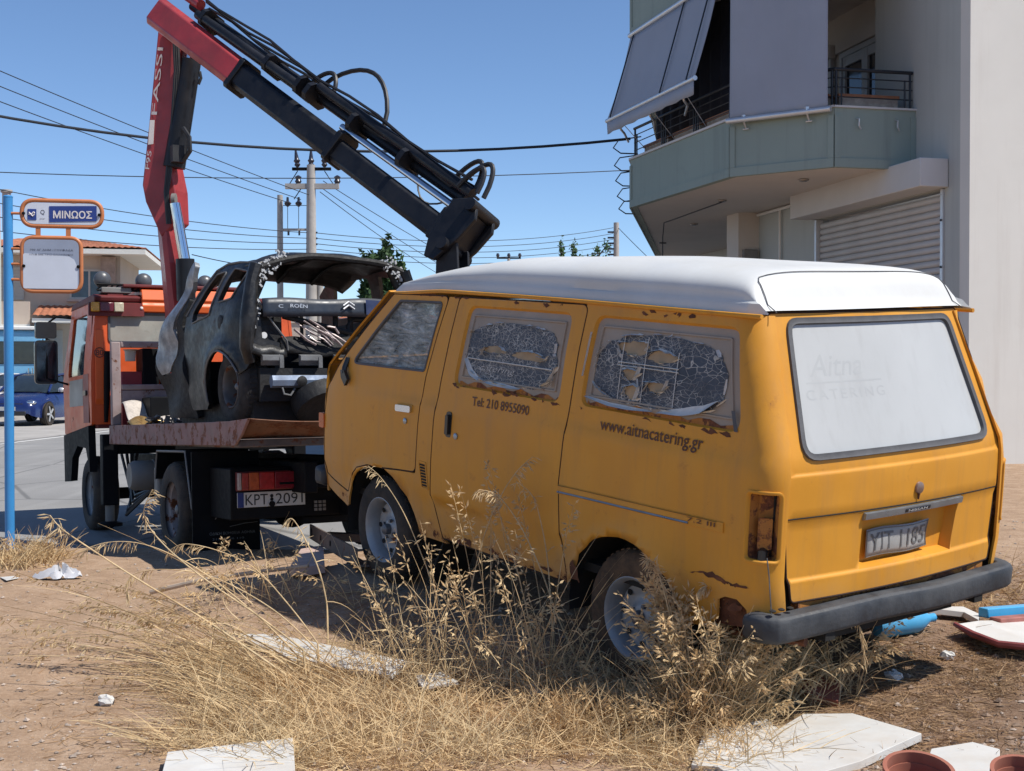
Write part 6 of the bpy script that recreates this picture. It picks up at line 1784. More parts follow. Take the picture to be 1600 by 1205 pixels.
for x in (-.85,.85):
    LB_('headlamp', M_CHROME, (x-.16,x+.16,-1.05,-1.0,.98,1.2))
    for y in (-.2,4.5): MB().lathe([(.0,0),(.42,0),(.44,.03),(.44,.25),(.42,.28),(0,.28)], 22, (x*1.2-.14,y,.44), (1,0,0)).build('wheel', M_TYRE, lo_)
    MB().tube([(x*1.32,-1.0,2.7),(x*1.55,-1.05,2.6),(x*1.55,-1.05,1.9)], .03, 6).build('mirror_arm', M_CHAS, lo_); LB_('mirror', M_BLKPL, (x*1.55-.12,x*1.55+.12,-1.1,-1.03,1.9,2.35))
    for q in (.2,.45): MB().tube([(x-.5*q,-1.06,.8),(x-.5*q,-1.06,1.6)], .025, 6).build('guard_bar', M_CHROME, lo_)
sp = world_at(98, 650, 55); sp.z = ROAD_Z
sh = thing('white_shed', 'small white shed with a grey ribbed door beside the lorry', 'shed', Matrix.Translation(sp) @ Matrix.Rotation(R(8),4,'Z'))
M_WALLW = mat('white_render', (.66,.65,.61), .9, var=.06, scale=1, dirt=.2, dirtcol=(.5,.46,.42))
LB_('wall', M_WALLW, (-1.1,2.6,0,4,0,3.35), parent=sh, bevel=0)
LB_('roof', mat('roof_tiles', (.36,.115,.055), .85, var=.25, scale=6, bump=.3, bscale=20), (-1.2,2.7,-.15,4.1,3.35,3.55), parent=sh, bevel=0)
dr = LB_('door', mat('ribbed_door', (.22,.25,.25), .6), (.2,1.5,-.03,0,.1,2.4), parent=sh, bevel=0)
for i in range(8): LB_('rib', M_GREYW, (.22,1.48,-.05,-.031,.25+.27*i,.30+.27*i), parent=dr, bevel=0)

# ------------------------------------------------------------------ houses across the street
M_ROOFT = mat('terracotta_tiles', (.36,.135,.072), .85, var=.3, scale=5, bump=.3, bscale=18)
M_BEIGE = mat('beige_render', (.52,.43,.35), .9, var=.06, scale=.8, dirt=.2, dirtcol=(.4,.32,.26))
M_PINKW = mat('pinkish_render', (.50,.38,.34), .9, var=.06, scale=.8)
M_SHUT = mat('window_shutter', (.50,.48,.44), .6, var=.05)
M_WGL = mat('house_glass', (.05,.085,.12), .1, var=.3)
def tiled_slope(parent, a, b, c, d, pitch=.22):
    """ridged tile sheet over the quad a-b (eave) d-c (ridge)"""
    a, b, c, d = map(Vector, (a, b, c, d)); L = (b-a).length; n = max(4, int(L/pitch)*4)
    nr = (b-a).cross(d-a).normalized(); 
    if nr.z < 0: nr = -nr
    mb = MB(); rows = max(3, int((d-a).length/.35)*2)
    mb.grid(lambda u, v: a.lerp(b,u).lerp(d.lerp(c,u),v)+nr*(.045*abs(math.sin(u*L/pitch*math.pi))+.035*(1-((v*rows/2) % 1))), n, rows+1)
    return mb.build('tiled_roof', M_ROOFT, parent, smooth=50)
def house(name, label, base, rz, w, dp, h, eave, rise, wall, wins, roof=True):
    t = thing(name, label, 'house', Matrix.Translation(base) @ Matrix.Rotation(R(rz),4,'Z'))
    MB().bx(-w/2,w/2,0,dp,-.4,h).build('wall', wall, t, smooth=0)
    if roof:
        e = eave
        MB().bx(-w/2-e,w/2+e,-e,dp+e,h+.002,h+.18).build('eave', M_WALLW, t, smooth=0)
        z = h+.185; A = (-w/2-e,-e,z); B = (w/2+e,-e,z); C = (w/2+e,dp+e,z); D = (-w/2-e,dp+e,z); r0 = (-w/2+dp/2,dp/2,z+rise) if w > dp else (0,dp/2,z+rise); r1 = (w/2-dp/2,dp/2,z+rise) if w > dp else (0.01,dp/2,z+rise)
        tiled_slope(t, A, B, r1, r0); tiled_slope(t, B, C, r1, r1); tiled_slope(t, C, D, r0, r1); tiled_slope(t, D, A, r0, r0)
    else:
        MB().bx(-w/2-.08,w/2+.08,-.08,dp+.08,h+.002,h+.22).build('roof', wall, t, smooth=0)
    for (x0, x1, z0, z1, kind) in wins:
        if kind == 'shutter':
            f = MB().bx(x0,x1,-.05,-.002,z0,z1).build('window_shutter', M_SHUT, t, smooth=0)
            for i in range(int((z1-z0)/.12)): MB().bx(x0+.03,x1-.03,-.065,-.052,z0+.03+.12*i,z0+.11+.12*i).build('slat', M_SHUT, f, smooth=0)
        else:
            mb = MB()
            for q in ((x0,x1,z0,z0+.07),(x0,x1,z1-.07,z1),(x0,x0+.07,z0+.072,z1-.072),(x1-.07,x1,z0+.072,z1-.072),((x0+x1)/2-.035,(x0+x1)/2+.035,z0+.072,z1-.072)): mb.bx(q[0],q[1],-.06,-.002,q[2],q[3])
            f = mb.build('window', M_SHUT, t, smooth=0)
            MB().bx(x0+.06,x1-.06,-.03,-.012,z0+.06,z1-.06).build('pane', M_WGL, f, smooth=0)
            MB().bx(x0-.08,x1+.08,-.16,-.003,z0-.09,z0-.003).build('sill', M_CONC, f, smooth=0)
    return t
hb = world_at(70, 650, 47); hb.z = ROAD_Z
hA = house('two_storey_house', 'beige two-storey house with a terracotta hip roof behind the bus stop sign', hb, 10, 5.4, 6.0, 5.75, 1.0, .75, M_BEIGE,
      [(.9,2.3,4.15,5.25,'glass'),(-2.3,-.7,4.1,5.3,'shutter'),(-.45,.65,1.0,3.0,'shutter'),(-2.2,-.9,1.2,2.8,'glass')])
tiled_slope(hA, (-.2,-1.3,3.45), (2.9,-1.3,3.45), (2.9,-.01,3.85), (-.2,-.01,3.85))
MB().bx(-.2,2.9,-1.25,-.01,3.25,3.4).build('canopy_slab', M_WALLW, hA, smooth=0)
MB().bx(2.05,2.55,-.02,-.4,3.9,5.7).build('brick_pier', mat('brown_pier', (.33,.24,.19), .9, var=.2, scale=6), hA, smooth=0)
MB().bx(-3.2,-.3,-1.1,-.003,3.0,3.18).build('balcony_slab', M_WALLW, hA, smooth=0)
MB().bx(-3.2,-.3,-1.1,-1.02,3.182,4.0).build('balcony_parapet', M_BEIGE, hA, smooth=0)
MB().tube([(-1.3,-1.25,-.2),(-1.3,-1.25,7.4)], .07, 8).build('downpipe', M_GREYW, hA)
mb = MB(); mb.tube([(-1.9,3,6.9),(-1.9,3,8.4)], .16, 10); mb.lathe([(.22,0),(.22,.1)], 10, (-1.9,3,8.4), (0,0,1)); mb.build('chimney', M_CONC, hA)
hb2 = world_at(-75, 650, 52); hb2.z = ROAD_Z
house('neighbour_house', 'house at the left edge whose orange roof tiles show beside the pole', hb2, 10, 5.6, 6, 5.7, .8, 1.5, M_PINKW, [(.2,1.6,3.6,4.9,'shutter'),(1.0,2.2,.9,2.4,'shutter')])
hb3 = world_at(200, 640, 60); hb3.z = ROAD_Z
house('flat_roofed_house', 'low white flat-roofed house behind the truck cab', hb3, 6, 3.4, 5, 4.75, 0, 0, M_WALLW, [(-.9,.3,2.2,3.6,'glass')], roof=False)
for i, (px, dpt, w, h, wall, rf, lab) in enumerate(((455,75,6.0,4.2,M_BEIGE,False,'beige flat-roofed house seen through the burnt car beside the thin pole'),(540,80,6.5,4.9,M_WALLW,False,'cream house with an awning seen through the burnt car tail'),
        (608,70,5.0,4.0,M_PINKW,True,'small pinkish house with red roof right of the burnt car window'),(330,80,7.0,3.6,M_PINKW,False,'low pinkish wall of a house seen between cab and burnt car'),(700,95,9.0,3.8,M_BEIGE,True,'far beige house hidden behind the van windscreen'))):
    b_ = world_at(px, 640, dpt); b_.z = ROAD_Z
    house('far_house', lab, b_, random.uniform(-8,8), w, 5, h, .5, 1.0, wall, [(-w*.35,-w*.15,1.6,3.0,'glass'),(w*.05,w*.3,1.4,3.0,'shutter')], roof=rf)

# ------------------------------------------------------------------ trees
M_BARK = mat('bark', (.10,.075,.055), .95, var=.3, scale=6, bump=.4)
def leaf_mat(name, c):
    m, nt, b = _nt(name); g = NG(nt)
    oi = g.n('ShaderNodeObjectInfo'); co = g.coord('Object')
    cc = g.ramp(g.noise(co, 1.6, 4), [(.3, sc(c,.6)), (.7, sc(c,1.45))])
    g.l(cc, b.inputs['Base Color']); b.inputs['Roughness'].default_value = .7
    return m
M_LEAF1 = leaf_mat('cypress_foliage', (.040,.085,.025)); M_LEAF2 = leaf_mat('poplar_foliage', (.055,.115,.030))
def tree(name, label, base, crowns, leaf, n, mat_, group, seed, trunk_h, tr_r=.12):
    """crowns: list of (x,y,z,rx,rz) ellipsoids; leaves are small tilted quads through their volume"""
    rs = np.random.default_rng(seed); t = thing(name, label, 'tree', Matrix.Translation(base), group)
    tk = MB(); tk.tube([(0,0,-.3),(.03,.02,trunk_h*.4),(-.02,.03,trunk_h*.75),(0,0,trunk_h)], [tr_r,tr_r*.8,tr_r*.5,tr_r*.2], 8)
    for x, y, z, rx, rz in crowns: tk.tube([(0,0,max(.3,z-rz*1.1)), (x*.6,y*.6,z-rz*.3), (x,y,z+rz*.2)], [tr_r*.4,tr_r*.3,tr_r*.1], 6)
    tk.build('trunk', M_BARK, t)
    vs = []; 
    vol = np.array([c[3]**2*c[4] for c in crowns]); pk = rs.choice(len(crowns), n, p=vol/vol.sum())
    cr = np.array(crowns)[pk]
    d = rs.normal(size=(n,3)); d /= np.linalg.norm(d,axis=1)[:,None]; rad = rs.random(n)**.45
    lump = 1+.28*np.sin(d[:,0]*5+pk)+.22*np.sin(d[:,2]*7+d[:,1]*4+pk*2)
    P = cr[:,:3]+d*(rad*lump)[:,None]*np.stack([cr[:,3],cr[:,3],cr[:,4]],-1)
    u = rs.normal(size=(n,3)); u /= np.linalg.norm(u,axis=1)[:,None]; w = np.cross(u, rs.normal(size=(n,3))); w /= np.linalg.norm(w,axis=1)[:,None]
    s = leaf*(.6+.8*rs.random(n))[:,None]
    V4 = np.stack([P-u*s, P+w*s*.5, P+u*s, P-w*s*.5],1).reshape(-1,3)
    me = bpy.data.meshes.new('crown'); me.from_pydata(V4.tolist(), [], np.arange(n*4).reshape(-1,4).tolist()); me.materials.append(mat_)
    o = bpy.data.objects.new('crown', me); COL.objects.link(o); o.parent = t
    return t
tb = world_at(604, 640, 42); tb.z = ROAD_Z
tree('conifer_tree', 'dense dark green tree rising behind the right side of the burnt car', tb, [(-.1,0,4.7,.42,.95),(.35,0,3.9,.50,1.1),(-.35,.1,3.6,.62,1.3),(.2,0,2.9,.85,1.2),(-.65,0,4.9,.25,.55)], .13, 16000, M_LEAF1, None, 3, 5.2)
for i, (px, py, dpt, sc_, lab) in enumerate(((877,372,62,.85,'slim poplar top behind the van roof, leftmost of three'),(897,374,62,1.0,'slim poplar top behind the van roof, middle of three'),(934,380,64,1.1,'bushier tree top behind the van roof beside the utility pole'))):
    p_ = world_at(px, py, dpt); zt = p_.z-ROAD_Z; b_ = Vector((p_.x,p_.y,ROAD_Z))
    cr = [(0,0,zt-.55,.20*sc_,.55),(.05,.1,zt-1.3,.30*sc_,.7),(0,0,zt-2.4,.5*sc_,1.0),(.1,0,zt-3.8,.6*sc_,1.2)]
    if i == 2: cr += [(.42,0,zt-.25,.22,.40),(-.5,0,zt-1.0,.35,.5)]
    tree('poplar_tree', lab, b_, cr, .09, 3000, M_LEAF2, 'tree tops behind the van', 20+i, zt-1.0)

# ------------------------------------------------------------------ utility poles and overhead wires
M_PCON = mat('pole_concrete', (.42,.39,.36), .9, var=.15, scale=3, dirt=.35, dirtcol=(.25,.22,.2), dscale=2)
M_WIRE = mat('wire_dark', (.02,.024,.032), .6)
M_INS = mat('insulator', (.03,.03,.045), .3)
def upole(name, label, px, ytop, depth, r0, r1, arms=(), group=None):
    p_ = world_at(px, ytop, depth); b_ = Vector((p_.x,p_.y,ROAD_Z)); h = p_.z-ROAD_Z
    t = thing(name, label, 'pole', Matrix.Translation(b_), group)
    MB().tube([(0,0,-.3),(0,0,h)], [r0,r1], 12).build('mast', M_PCON, t)
    return t, h
d_ = 45; k_ = d_/2000
up1, h1 = upole('utility_pole', 'thick concrete utility pole with two crossarms behind the burnt car', 486, 258, d_, .24, .15)
MB().tube([(.30,.15,-.3),(.28,.15,h1-3.6)], [.15,.12], 10).build('brace_mast', M_PCON, up1)
def zz(py): return 1.42+(572-py)*k_-ROAD_Z
ca = MB().bx(-.90,.98,-.09,.09,zz(292)-.09,zz(292)+.09).build('crossarm', M_PCON, up1); ca2 = MB().bx(-.66,.70,-.06,.06,zz(265)-.05,zz(265)+.05).build('crossarm', M_CHAS, up1)
for x in (-.47,-.0,.47):
    MB().lathe([(.05,0),(.11,.08),(.07,.14),(.12,.22),(.08,.28),(.07,.36),(.03,.62)], 10, (x,0,zz(262)), (-.12 if x < 0 else .0,0,1)).build('insulator', M_INS, ca2)
for x in (-.45,.92): MB().lathe([(.05,0),(.12,.1),(.08,.18),(.12,.26),(.03,.32)], 10, (x,0,zz(289)), (0,0,1)).build('insulator', M_INS, ca)
for a, b in (((-.47,0,zz(268)),(-.78,0,zz(290))),((.47,0,zz(268)),(.80,0,zz(290))),((-.3,0,zz(292)),(-.6,0,zz(312)))): MB().cyl(a, b, .018, n=6).build('jumper', M_WIRE, up1)
for i in range(3):
    MB().bx(.17,.22,-.03,.03,zz(364+9*i)-.03,zz(364+9*i)+.03).build('bracket', M_INS, up1)
up2, h2 = upole('utility_pole', 'thin pale pole with a crossbar left of the thick concrete pole', 437.5, 305, d_+.5, .13, .10)
cb = MB().bx(.05,1.02,-.04,.04,zz(357)-.04,zz(357)+.04).build('crossbar', M_PCON, up2)
cb2 = MB().cyl((.05,0,zz(319)),(1.0,0,zz(319)),.012,n=6).build('insulator_bar', M_CHAS, up2)
for x in (.27,.66): MB().lathe([(.03,0),(.11,.08),(.12,.14),(.05,.2),(.04,.34)], 10, (x,0,zz(321)), (0,0,1)).build('insulator', M_INS, cb2); MB().cyl((x,0,zz(319)),(x,0,zz(366)),.012,n=6).build('drop_wire', M_WIRE, cb2)
for x in (.30,.68): MB().cyl((x,0,zz(357)),(x,0,zz(366)),.035,n=8).build('fuse', M_INS, cb)
up3, h3 = upole('utility_pole', 'slim wooden pole behind the van roof near the balcony', 963, 348, 62, .17, .13)
for i in range(5): MB().bx(-.42,-.13,-.05,.05,h3-.5-.27*i,h3-.42-.27*i).build('bracket', M_INS, up3)
up4, h4 = upole('utility_pole', 'distant pole whose small crossarm tops the van roof', 795, 408, 70, .15, .12)
MB().bx(-.66,.66,-.05,.05,h4+.12,h4+.2).build('crossarm', M_CHAS, up4); MB().cyl((0,0,h4-.1),(0,0,h4+.14),.08).build('cap', M_PCON, up4)
for x in (-.6,0,.6): MB().lathe([(.05,0),(.1,.1),(.06,.22)], 8, (x,0,h4+.2), (0,0,1)).build('insulator', M_INS, up4)
def wire(a, b, sag, r, label, n=24):
    A = world_at(*a); B = world_at(*b)
    q0 = -.45 if a[0] < 0 else 0.0          # spans that leave the picture run on to the next pole
    pts = [A+(B-A)*lerp(q0,1,i/n)-Vector((0,0,sag*4*lerp(q0,1,i/n)*(1-lerp(q0,1,i/n)))) for i in range(n+1)]
    o = MB().tube(pts, r, 5, caps=False).build('overhead_wire', M_WIRE)
    return tag(o, label, 'wire', 'overhead wires')
wire((-160,150,26), (985,217,26.5), .62, .030, 'thick dark overhead cable running across the sky to the balcony')
wire((-160,262,40), (1060,262,44), .35, .016, 'thin level wire crossing behind the thick cable')
wire((-160,42,30), (486,306,45), .1, .014, 'highest of three thin wires slanting down to the concrete pole')
wire((-160,70,30), (470,312,45), .1, .014, 'middle of three thin wires slanting down to the concrete pole')
wire((-160,98,30), (455,318,45), .1, .014, 'lowest of three thin wires slanting down to the concrete pole')
wire((505,283,45), (800,450,70), .2, .014, 'upper wire descending from the pole toward the van roof')
wire((500,292,45), (760,452,70), .2, .014, 'middle wire descending from the pole toward the van roof')
wire((500,300,45), (725,450,70), .2, .014, 'lower wire descending from the pole toward the van roof')
for i, nm in enumerate(('topmost','second','third','fourth','lowest')):
    wire((493,364+8.5*i,45), (958,356+9*i,62), .45, .013, nm+' of the level wires between the two poles')
for i, nm in enumerate(('topmost','second','third','lowest')):
    wire((-160,262+26*i,32), (482,364+8.5*i,45), .25, .013, nm+' of the low wires left of the concrete pole')
wire((966,356,62), (1100,480,50), .1, .016, 'stay wire from the slim wooden pole behind the balcony')
wire((300,398,40), (500,420,60), .2, .016, 'short dark wire above the burnt car roof')
# ------------------------------------------------------------------ debris lying on the lot
def gpt(px, py):
    """the ground point seen at photograph pixel px,py"""
    d = 6.0
    for _ in range(25):
        p = world_at(px, py, d); z = float(ground_z(np.array([p.x]), np.array([p.y]), False)[0])
        d2 = FPX*(CAMZ-z)/max(20, py-572); d = .5*d+.5*d2
    p = world_at(px, py, d); return Vector((p.x, p.y, gz(p.x, p.y)))
M_WBOARD = mat('white_laminate', (.58,.575,.55), .5, var=.05, scale=3, dirt=.5, dirtcol=(.42,.35,.27), dscale=3.5)
M_TERRA = mat('terracotta', (.32,.105,.065), .85, var=.2, scale=8, dirt=.3, dirtcol=(.4,.28,.2))
M_BLUEPL = mat('blue_plastic', (.05,.33,.60), .35, var=.1, dirt=.2, dirtcol=(.3,.4,.45))
def slab(name, label, cat, corners, t, m, lift=.02, lifts=None):
    """a flat board whose corners rest at the given pixels on the ground"""
    P = [gpt(*c)+Vector((0,0,lift+(lifts[i] if lifts else 0))) for i, c in enumerate(corners)]
    n = len(P); mb = MB(); c = sum(P, Vector())/n
    nr = (P[1]-P[0]).cross(P[2]-P[0]).normalized(); nr = nr if nr.z > 0 else -nr
    # one flat plane through the corners
    Q = [p-nr*((p-c).dot(nr)) for p in P]
    tri = tessellate_polygon([Q])
    mb.add(Q+[q-nr*t for q in Q], [tuple(x) for x in tri]+[tuple(i+n for i in x) for x in tri]+[(i,(i+1) % n,(i+1) % n+n,i+n) for i in range(n)])
    return tag(mb.build(name, m, smooth=0, bevel=.002), label, cat)
slab('board', 'long narrow white board lying in the straw left of centre', 'board', [(368,1003),(430,1004),(640,1046),(612,1066),(455,1040)], .018, M_WBOARD, .035)
slab('board', 'short splintered white board end poking out of the straw beside the long board', 'board', [(648,1072),(690,1068),(716,1084),(660,1090)], .016, M_WBOARD, .05)
slab('board', 'white board corner cut by the bottom edge at lower left', 'board', [(262,1203),(458,1174),(462,1235),(250,1250)], .03, M_WBOARD, .05)
slab('board', 'large white board lying flat at the lower right in front of the pots', 'board', [(1255,1134),(1332,1134),(1440,1166),(1345,1206),(1180,1250),(1120,1215)], .03, M_WBOARD, .035)
slab('board', 'white board between the two clay pots at the bottom edge', 'board', [(1455,1190),(1520,1178),(1562,1190),(1562,1240),(1440,1240)], .02, M_WBOARD, .04)
slab('board', 'dirty white board under the dry grass left of the large board', 'board', [(1105,1150),(1195,1140),(1220,1160),(1150,1215),(1080,1210)], .02, M_WBOARD, .03)
slab('slab', 'thin white tapering slab lying under the right end of the rear bumper', 'slab', [(1428,965),(1505,964),(1532,978),(1528,991),(1506,974)], .03, M_WBOARD, .06)
slab('stone_slab', 'pinkish broken stone slab in the shade left of the van', 'slab', [(452,905),(470,884),(505,878),(507,900),(478,910)], .05, mat('pink_stone', (.50,.36,.31), .9, var=.2, scale=9), .07, [0,.05,.05,0,0])
slab('brick_fragment', 'flat terracotta fragment on the straw below the bumper', 'fragment', [(1246,1088),(1275,1082),(1312,1090),(1310,1112),(1262,1104)], .04, M_TERRA, .05)
slab('paper_scrap', 'white paper scrap on the ground left of the blue pole shade', 'scrap', [(0,906),(22,904),(30,908),(10,913)], .004, M_WBOARD, .01)
# white panel with a red moulded edge on the right
pts = [gpt(*c)+Vector((0,0,.07)) for c in ((1495,1000),(1530,993),(1640,988),(1640,1040),(1560,1030),(1520,1014))]
pn = thing('moulded_panel', 'white moulded panel with a dark red rounded edge at the right border', 'panel')
mb = MB(); c = sum(pts, Vector())/6
mb.add(pts+[p-Vector((0,0,.015)) for p in pts], [(0,1,2,3,4,5),(11,10,9,8,7,6)]+[(i,(i+1) % 6,(i+1) % 6+6,i+6) for i in range(6)]); mb.build('sheet', M_WBOARD, pn, smooth=0)
MB().tube([pts[0]+Vector((-.01,0,0)), pts[5], pts[4], pts[3]], [.012,.018,.018,.018], 8).build('red_edge', mat('dark_red_plastic', (.22,.05,.045), .5, var=.2), pn)
a, b = gpt(1528,982), gpt(1660,970)
bl_ = MB(); dirv = (b-a).normalized(); bl_.prism([(0,0),(.06,0),(.06,.05),(0,.05)], a+Vector((0,0,.06)), dirv.cross(Vector((0,0,1))), Vector((0,0,1)), b-a)
tag(bl_.build('blue_bar', M_BLUEPL, bevel=.006), 'bright blue plastic bar at the right border', 'bar')
rb_ = MB(); rb_.prism([(0,0),(.07,0),(.07,.05),(0,.05)], a+Vector((.02,-.10,.03)), dirv.cross(Vector((0,0,1))), Vector((0,0,1)), b-a)
tag(rb_.build('red_bar', mat('faded_red_bar', (.30,.11,.09), .7, var=.25, scale=9), bevel=.006), 'faded red bar lying along the blue bar', 'bar')
bt0 = gpt(1366,1000); bt1 = gpt(1462,988)
mb = MB(); ax = (bt1-bt0); L = ax.length
mb.lathe([(0,0),(.05,.01),(.065,.05),(.065,L*.62),(.055,L*.72),(.03,L*.84),(.022,L*.88),(.022,L*.97),(0,L)], 18, bt0+Vector((0,0,.07)), ax, caps=False)
bo_ = mb.build('blue_bottle', M_BLUEPL); tag(bo_, 'crumpled blue plastic bottle under the right half of the bumper', 'bottle')
# clay pots lying at the bottom edge
for (px, py, r, lab) in ((1428,1304,.105,'clay pot between two white boards at the bottom right'),(1592,1304,.10,'clay pot cut by the lower right corner of the picture')):
    p = gpt(px, py); pt = thing('clay_pot', lab, 'pot', Matrix.Translation(p+Vector((0,0,.02))) @ Matrix.Rotation(R(14),4,'X'), 'clay pots at the bottom right')
    MB().lathe([(.0,.0),(r*.62,.0),(r*.9,.16),(r*.86,.16),(r*.6,.015),(0,.015)], 30, (0,0,0), (0,0,1), caps=False).build('body', M_TERRA, pt)
    MB().lathe([(r*.9,.15),(r,.15),(r*1.02,.195),(r*.90,.195),(r*.88,.15)], 30, (0,0,0), (0,0,1), caps=False).build('rim', M_TERRA, pt)
# steel channel with bolt holes
ca_, cb_ = gpt(484,862), gpt(556,900)
st = thing('steel_beam', 'short steel channel with bolt holes lying behind the van front wheel', 'beam')
mb = MB(); dv = (cb_-ca_).normalized(); sd_ = dv.cross(Vector((0,0,1))).normalized()
if sd_.y > 0: sd_ = -sd_
M_STB = mat('rusty_beam', (.13,.10,.085), .7, .3, var=.25, scale=6, rust=.3)
L = (cb_-ca_).length
mb.prism([(0,0),(0,.11),(.012,.11),(.012,.012),(.09,.012),(.09,0)], ca_+Vector((0,0,.10)), -sd_, Vector((0,0,1)), cb_-ca_+Vector((0,0,-.05))); mb.build('channel', M_STB, st, smooth=0)
for t in (.06,.3,.52): MB().lathe([(0,0),(.03 if t < .1 else .018,0),(.032 if t < .1 else .02,.006)], 14, ca_.lerp(cb_,t)+Vector((0,0,.155-.05*t))+sd_*.001, sd_).build('bolt_hole', M_BLACK, st)
MB().prism([(0,0),(.4,0),(.4,.06),(0,.06)], ca_+Vector((.05,.25,.05)), Vector((.95,-.3,0)), Vector((0,0,1)), (.05,.08,0)).build('cross_bar', M_STB, st, smooth=0)
# long stick and plastic bag on the left
a, b = gpt(236,936), gpt(482,918)
tag(MB().tube([a+Vector((0,0,.04)), a.lerp(b,.35)+Vector((0,0,.09)), a.lerp(b,.7)+Vector((0,0,.11)), b+Vector((0,0,.12))], [.016,.014,.012,.010], 7).build('stick', mat('bleached_wood', (.45,.35,.26), .85, var=.2, scale=10)), 'long bleached stick across the edge of the truck shade', 'stick')
bg_ = gpt(92,908); rs = random.Random(4)
mb = MB(); ph = [rs.uniform(0,6) for _ in range(6)]
def bag(u, v):
    a = u*2*math.pi; r = .015+.085*v; z = .06*(1-v)**.6*(1+.4*math.sin(3*a+ph[0]))+.02*math.sin(7*a+v*9)
    k = 1+.25*math.sin(2*a+ph[1])+.15*math.sin(5*a+ph[2])
    return bg_+Vector((math.cos(a)*r*k*1.25, math.sin(a)*r*k*.8, .012+max(0,z)))
mb.grid(bag, 31, 9); tag(mb.build('plastic_bag', mat('dirty_bag', (.52,.53,.56), .4, var=.2, scale=9, dirt=.3), smooth=30), 'crumpled pale plastic bag on the dirt near the blue pole', 'bag')
for (px, py, s, lab) in ((1396,1066,.035,'small white crumpled paper below the bumper'),(838,1092,.03,'small white crumpled paper in the middle of the straw'),(832,1078,.022,'tiny white crumb of paper above the crumpled paper in the straw'),(1480,1030,.03,'pale stone chip beside the red edged panel'),(165,1104,.03,'pale scrap on the bare dirt at the left')):
    p = gpt(px, py); mb = MB(); rr = random.Random(px)
    mb.sphere(p+Vector((0,0,s*.6)), s, 9, 6, (1.2,1,.7)); mb.v = [tuple(Vector(v)+Vector((rr.uniform(-1,1),rr.uniform(-1,1),rr.uniform(-1,1)))*s*.25) for v in mb.v]
    tag(mb.build('paper_scrap', M_WBOARD, smooth=0), lab, 'scrap')
# pebbles: nobody could count them
def scatter_mesh(name, polys, m, label, cat):
    V_ = np.concatenate([p[0] for p in polys]); F_ = []; o = 0
    for v, f in polys: F_ += (f+o).tolist(); o += len(v)
    me = bpy.data.meshes.new(name); me.from_pydata(V_.tolist(), [], F_); me.materials.append(m)
    ob = bpy.data.objects.new(name, me); COL.objects.link(ob); tag(ob, label, cat, kind='stuff'); return ob
rs = np.random.default_rng(3)
n = 9000
Y = 4.2+(rs.random(n)**1.6)*8.0; X = (rs.random(n)-.5)*Y*.9
Z = ground_z(X, Y); keep = Z > -.22; X, Y, Z = X[keep], Y[keep], Z[keep]; n = len(X)
r = .002+.012*rs.random(n)**4
base = np.array([[1,0,0],[-1,0,0],[0,1,0],[0,-1,0],[0,0,1],[0,0,-1]], float)
fac = np.array([[0,2,4],[2,1,4],[1,3,4],[3,0,4],[2,0,5],[1,2,5],[3,1,5],[0,3,5]])
vv = base[None]*r[:,None,None]*(.6+.8*rs.random((n,6,1)))*np.array([1.2,1.2,.7]); ang = rs.random(n)*6.28
ca, sa = np.cos(ang)[:,None], np.sin(ang)[:,None]
vv = np.stack([vv[:,:,0]*ca-vv[:,:,1]*sa, vv[:,:,0]*sa+vv[:,:,1]*ca, vv[:,:,2]],-1)+np.stack([X,Y,Z+r*.3],-1)[:,None]
ff = (fac[None]+np.arange(n)[:,None,None]*6).reshape(-1,3)
scatter_mesh('pebbles', [(vv.reshape(-1,3), ff)], mat('pebble_stone', (.36,.29,.235), .9, var=.5, scale=4), 'small pebbles and clods strewn over the dirt', 'pebbles')

# clods and rubble chips on the dark soil at the right
n = 2600
px_ = 1130+520*rs.random(n); py_ = 905+300*rs.random(n)**.9; D_ = FPX*CAMZ/(py_-572); X = (px_-800)/FPX*D_; Y = D_; Z = ground_z(X, Y)
r = .003+.016*rs.random(n)**4
vv = base[None]*r[:,None,None]*(.5+1.0*rs.random((n,6,1)))*np.array([1.3,1.0,.7]); ang = rs.random(n)*6.28
ca, sa = np.cos(ang)[:,None], np.sin(ang)[:,None]
vv = np.stack([vv[:,:,0]*ca-vv[:,:,1]*sa, vv[:,:,0]*sa+vv[:,:,1]*ca, vv[:,:,2]],-1)+np.stack([X,Y,Z+r*.2],-1)[:,None]
ff = (fac[None]+np.arange(n)[:,None,None]*6).reshape(-1,3)
scatter_mesh('soil_clods', [(vv.reshape(-1,3), ff)], mat('soil_clod', (.24,.165,.115), .95, var=.5, scale=7, bump=.4), 'brown clods and rubble chips on the soil at the right', 'rubble')

# ------------------------------------------------------------------ dry grass and straw
def straw_material(name, c, tr=.25):
    m = bpy.data.materials.new(name); m.use_nodes = True; nt = m.node_tree; nt.nodes.clear(); g = NG(nt)
    out = g.n('ShaderNodeOutputMaterial'); d = g.n('ShaderNodeBsdfDiffuse'); t = g.n('ShaderNodeBsdfTranslucent'); mx = g.n('ShaderNodeMixShader'); mx.inputs[0].default_value = tr
    co = g.coord('Object'); n1 = g.noise(co, 14, 4, .7)
    cc = g.ramp(n1, [(.25, sc(c,.55)), (.5, c), (.75, sc(c,1.4))])
    n2 = g.noise(co, 3, 3); cc = g.mix(g.ramp(n2, [(.4, 0.0), (.7, .45)]), cc, (c[0]*.85, c[1]*.66, c[2]*.5))
    g.l(cc, d.inputs[0]); g.l(cc, t.inputs[0]); g.l(d.outputs[0], mx.inputs[1]); g.l(t.outputs[0], mx.inputs[2]); g.l(mx.outputs[0], out.inputs[0])
    return m
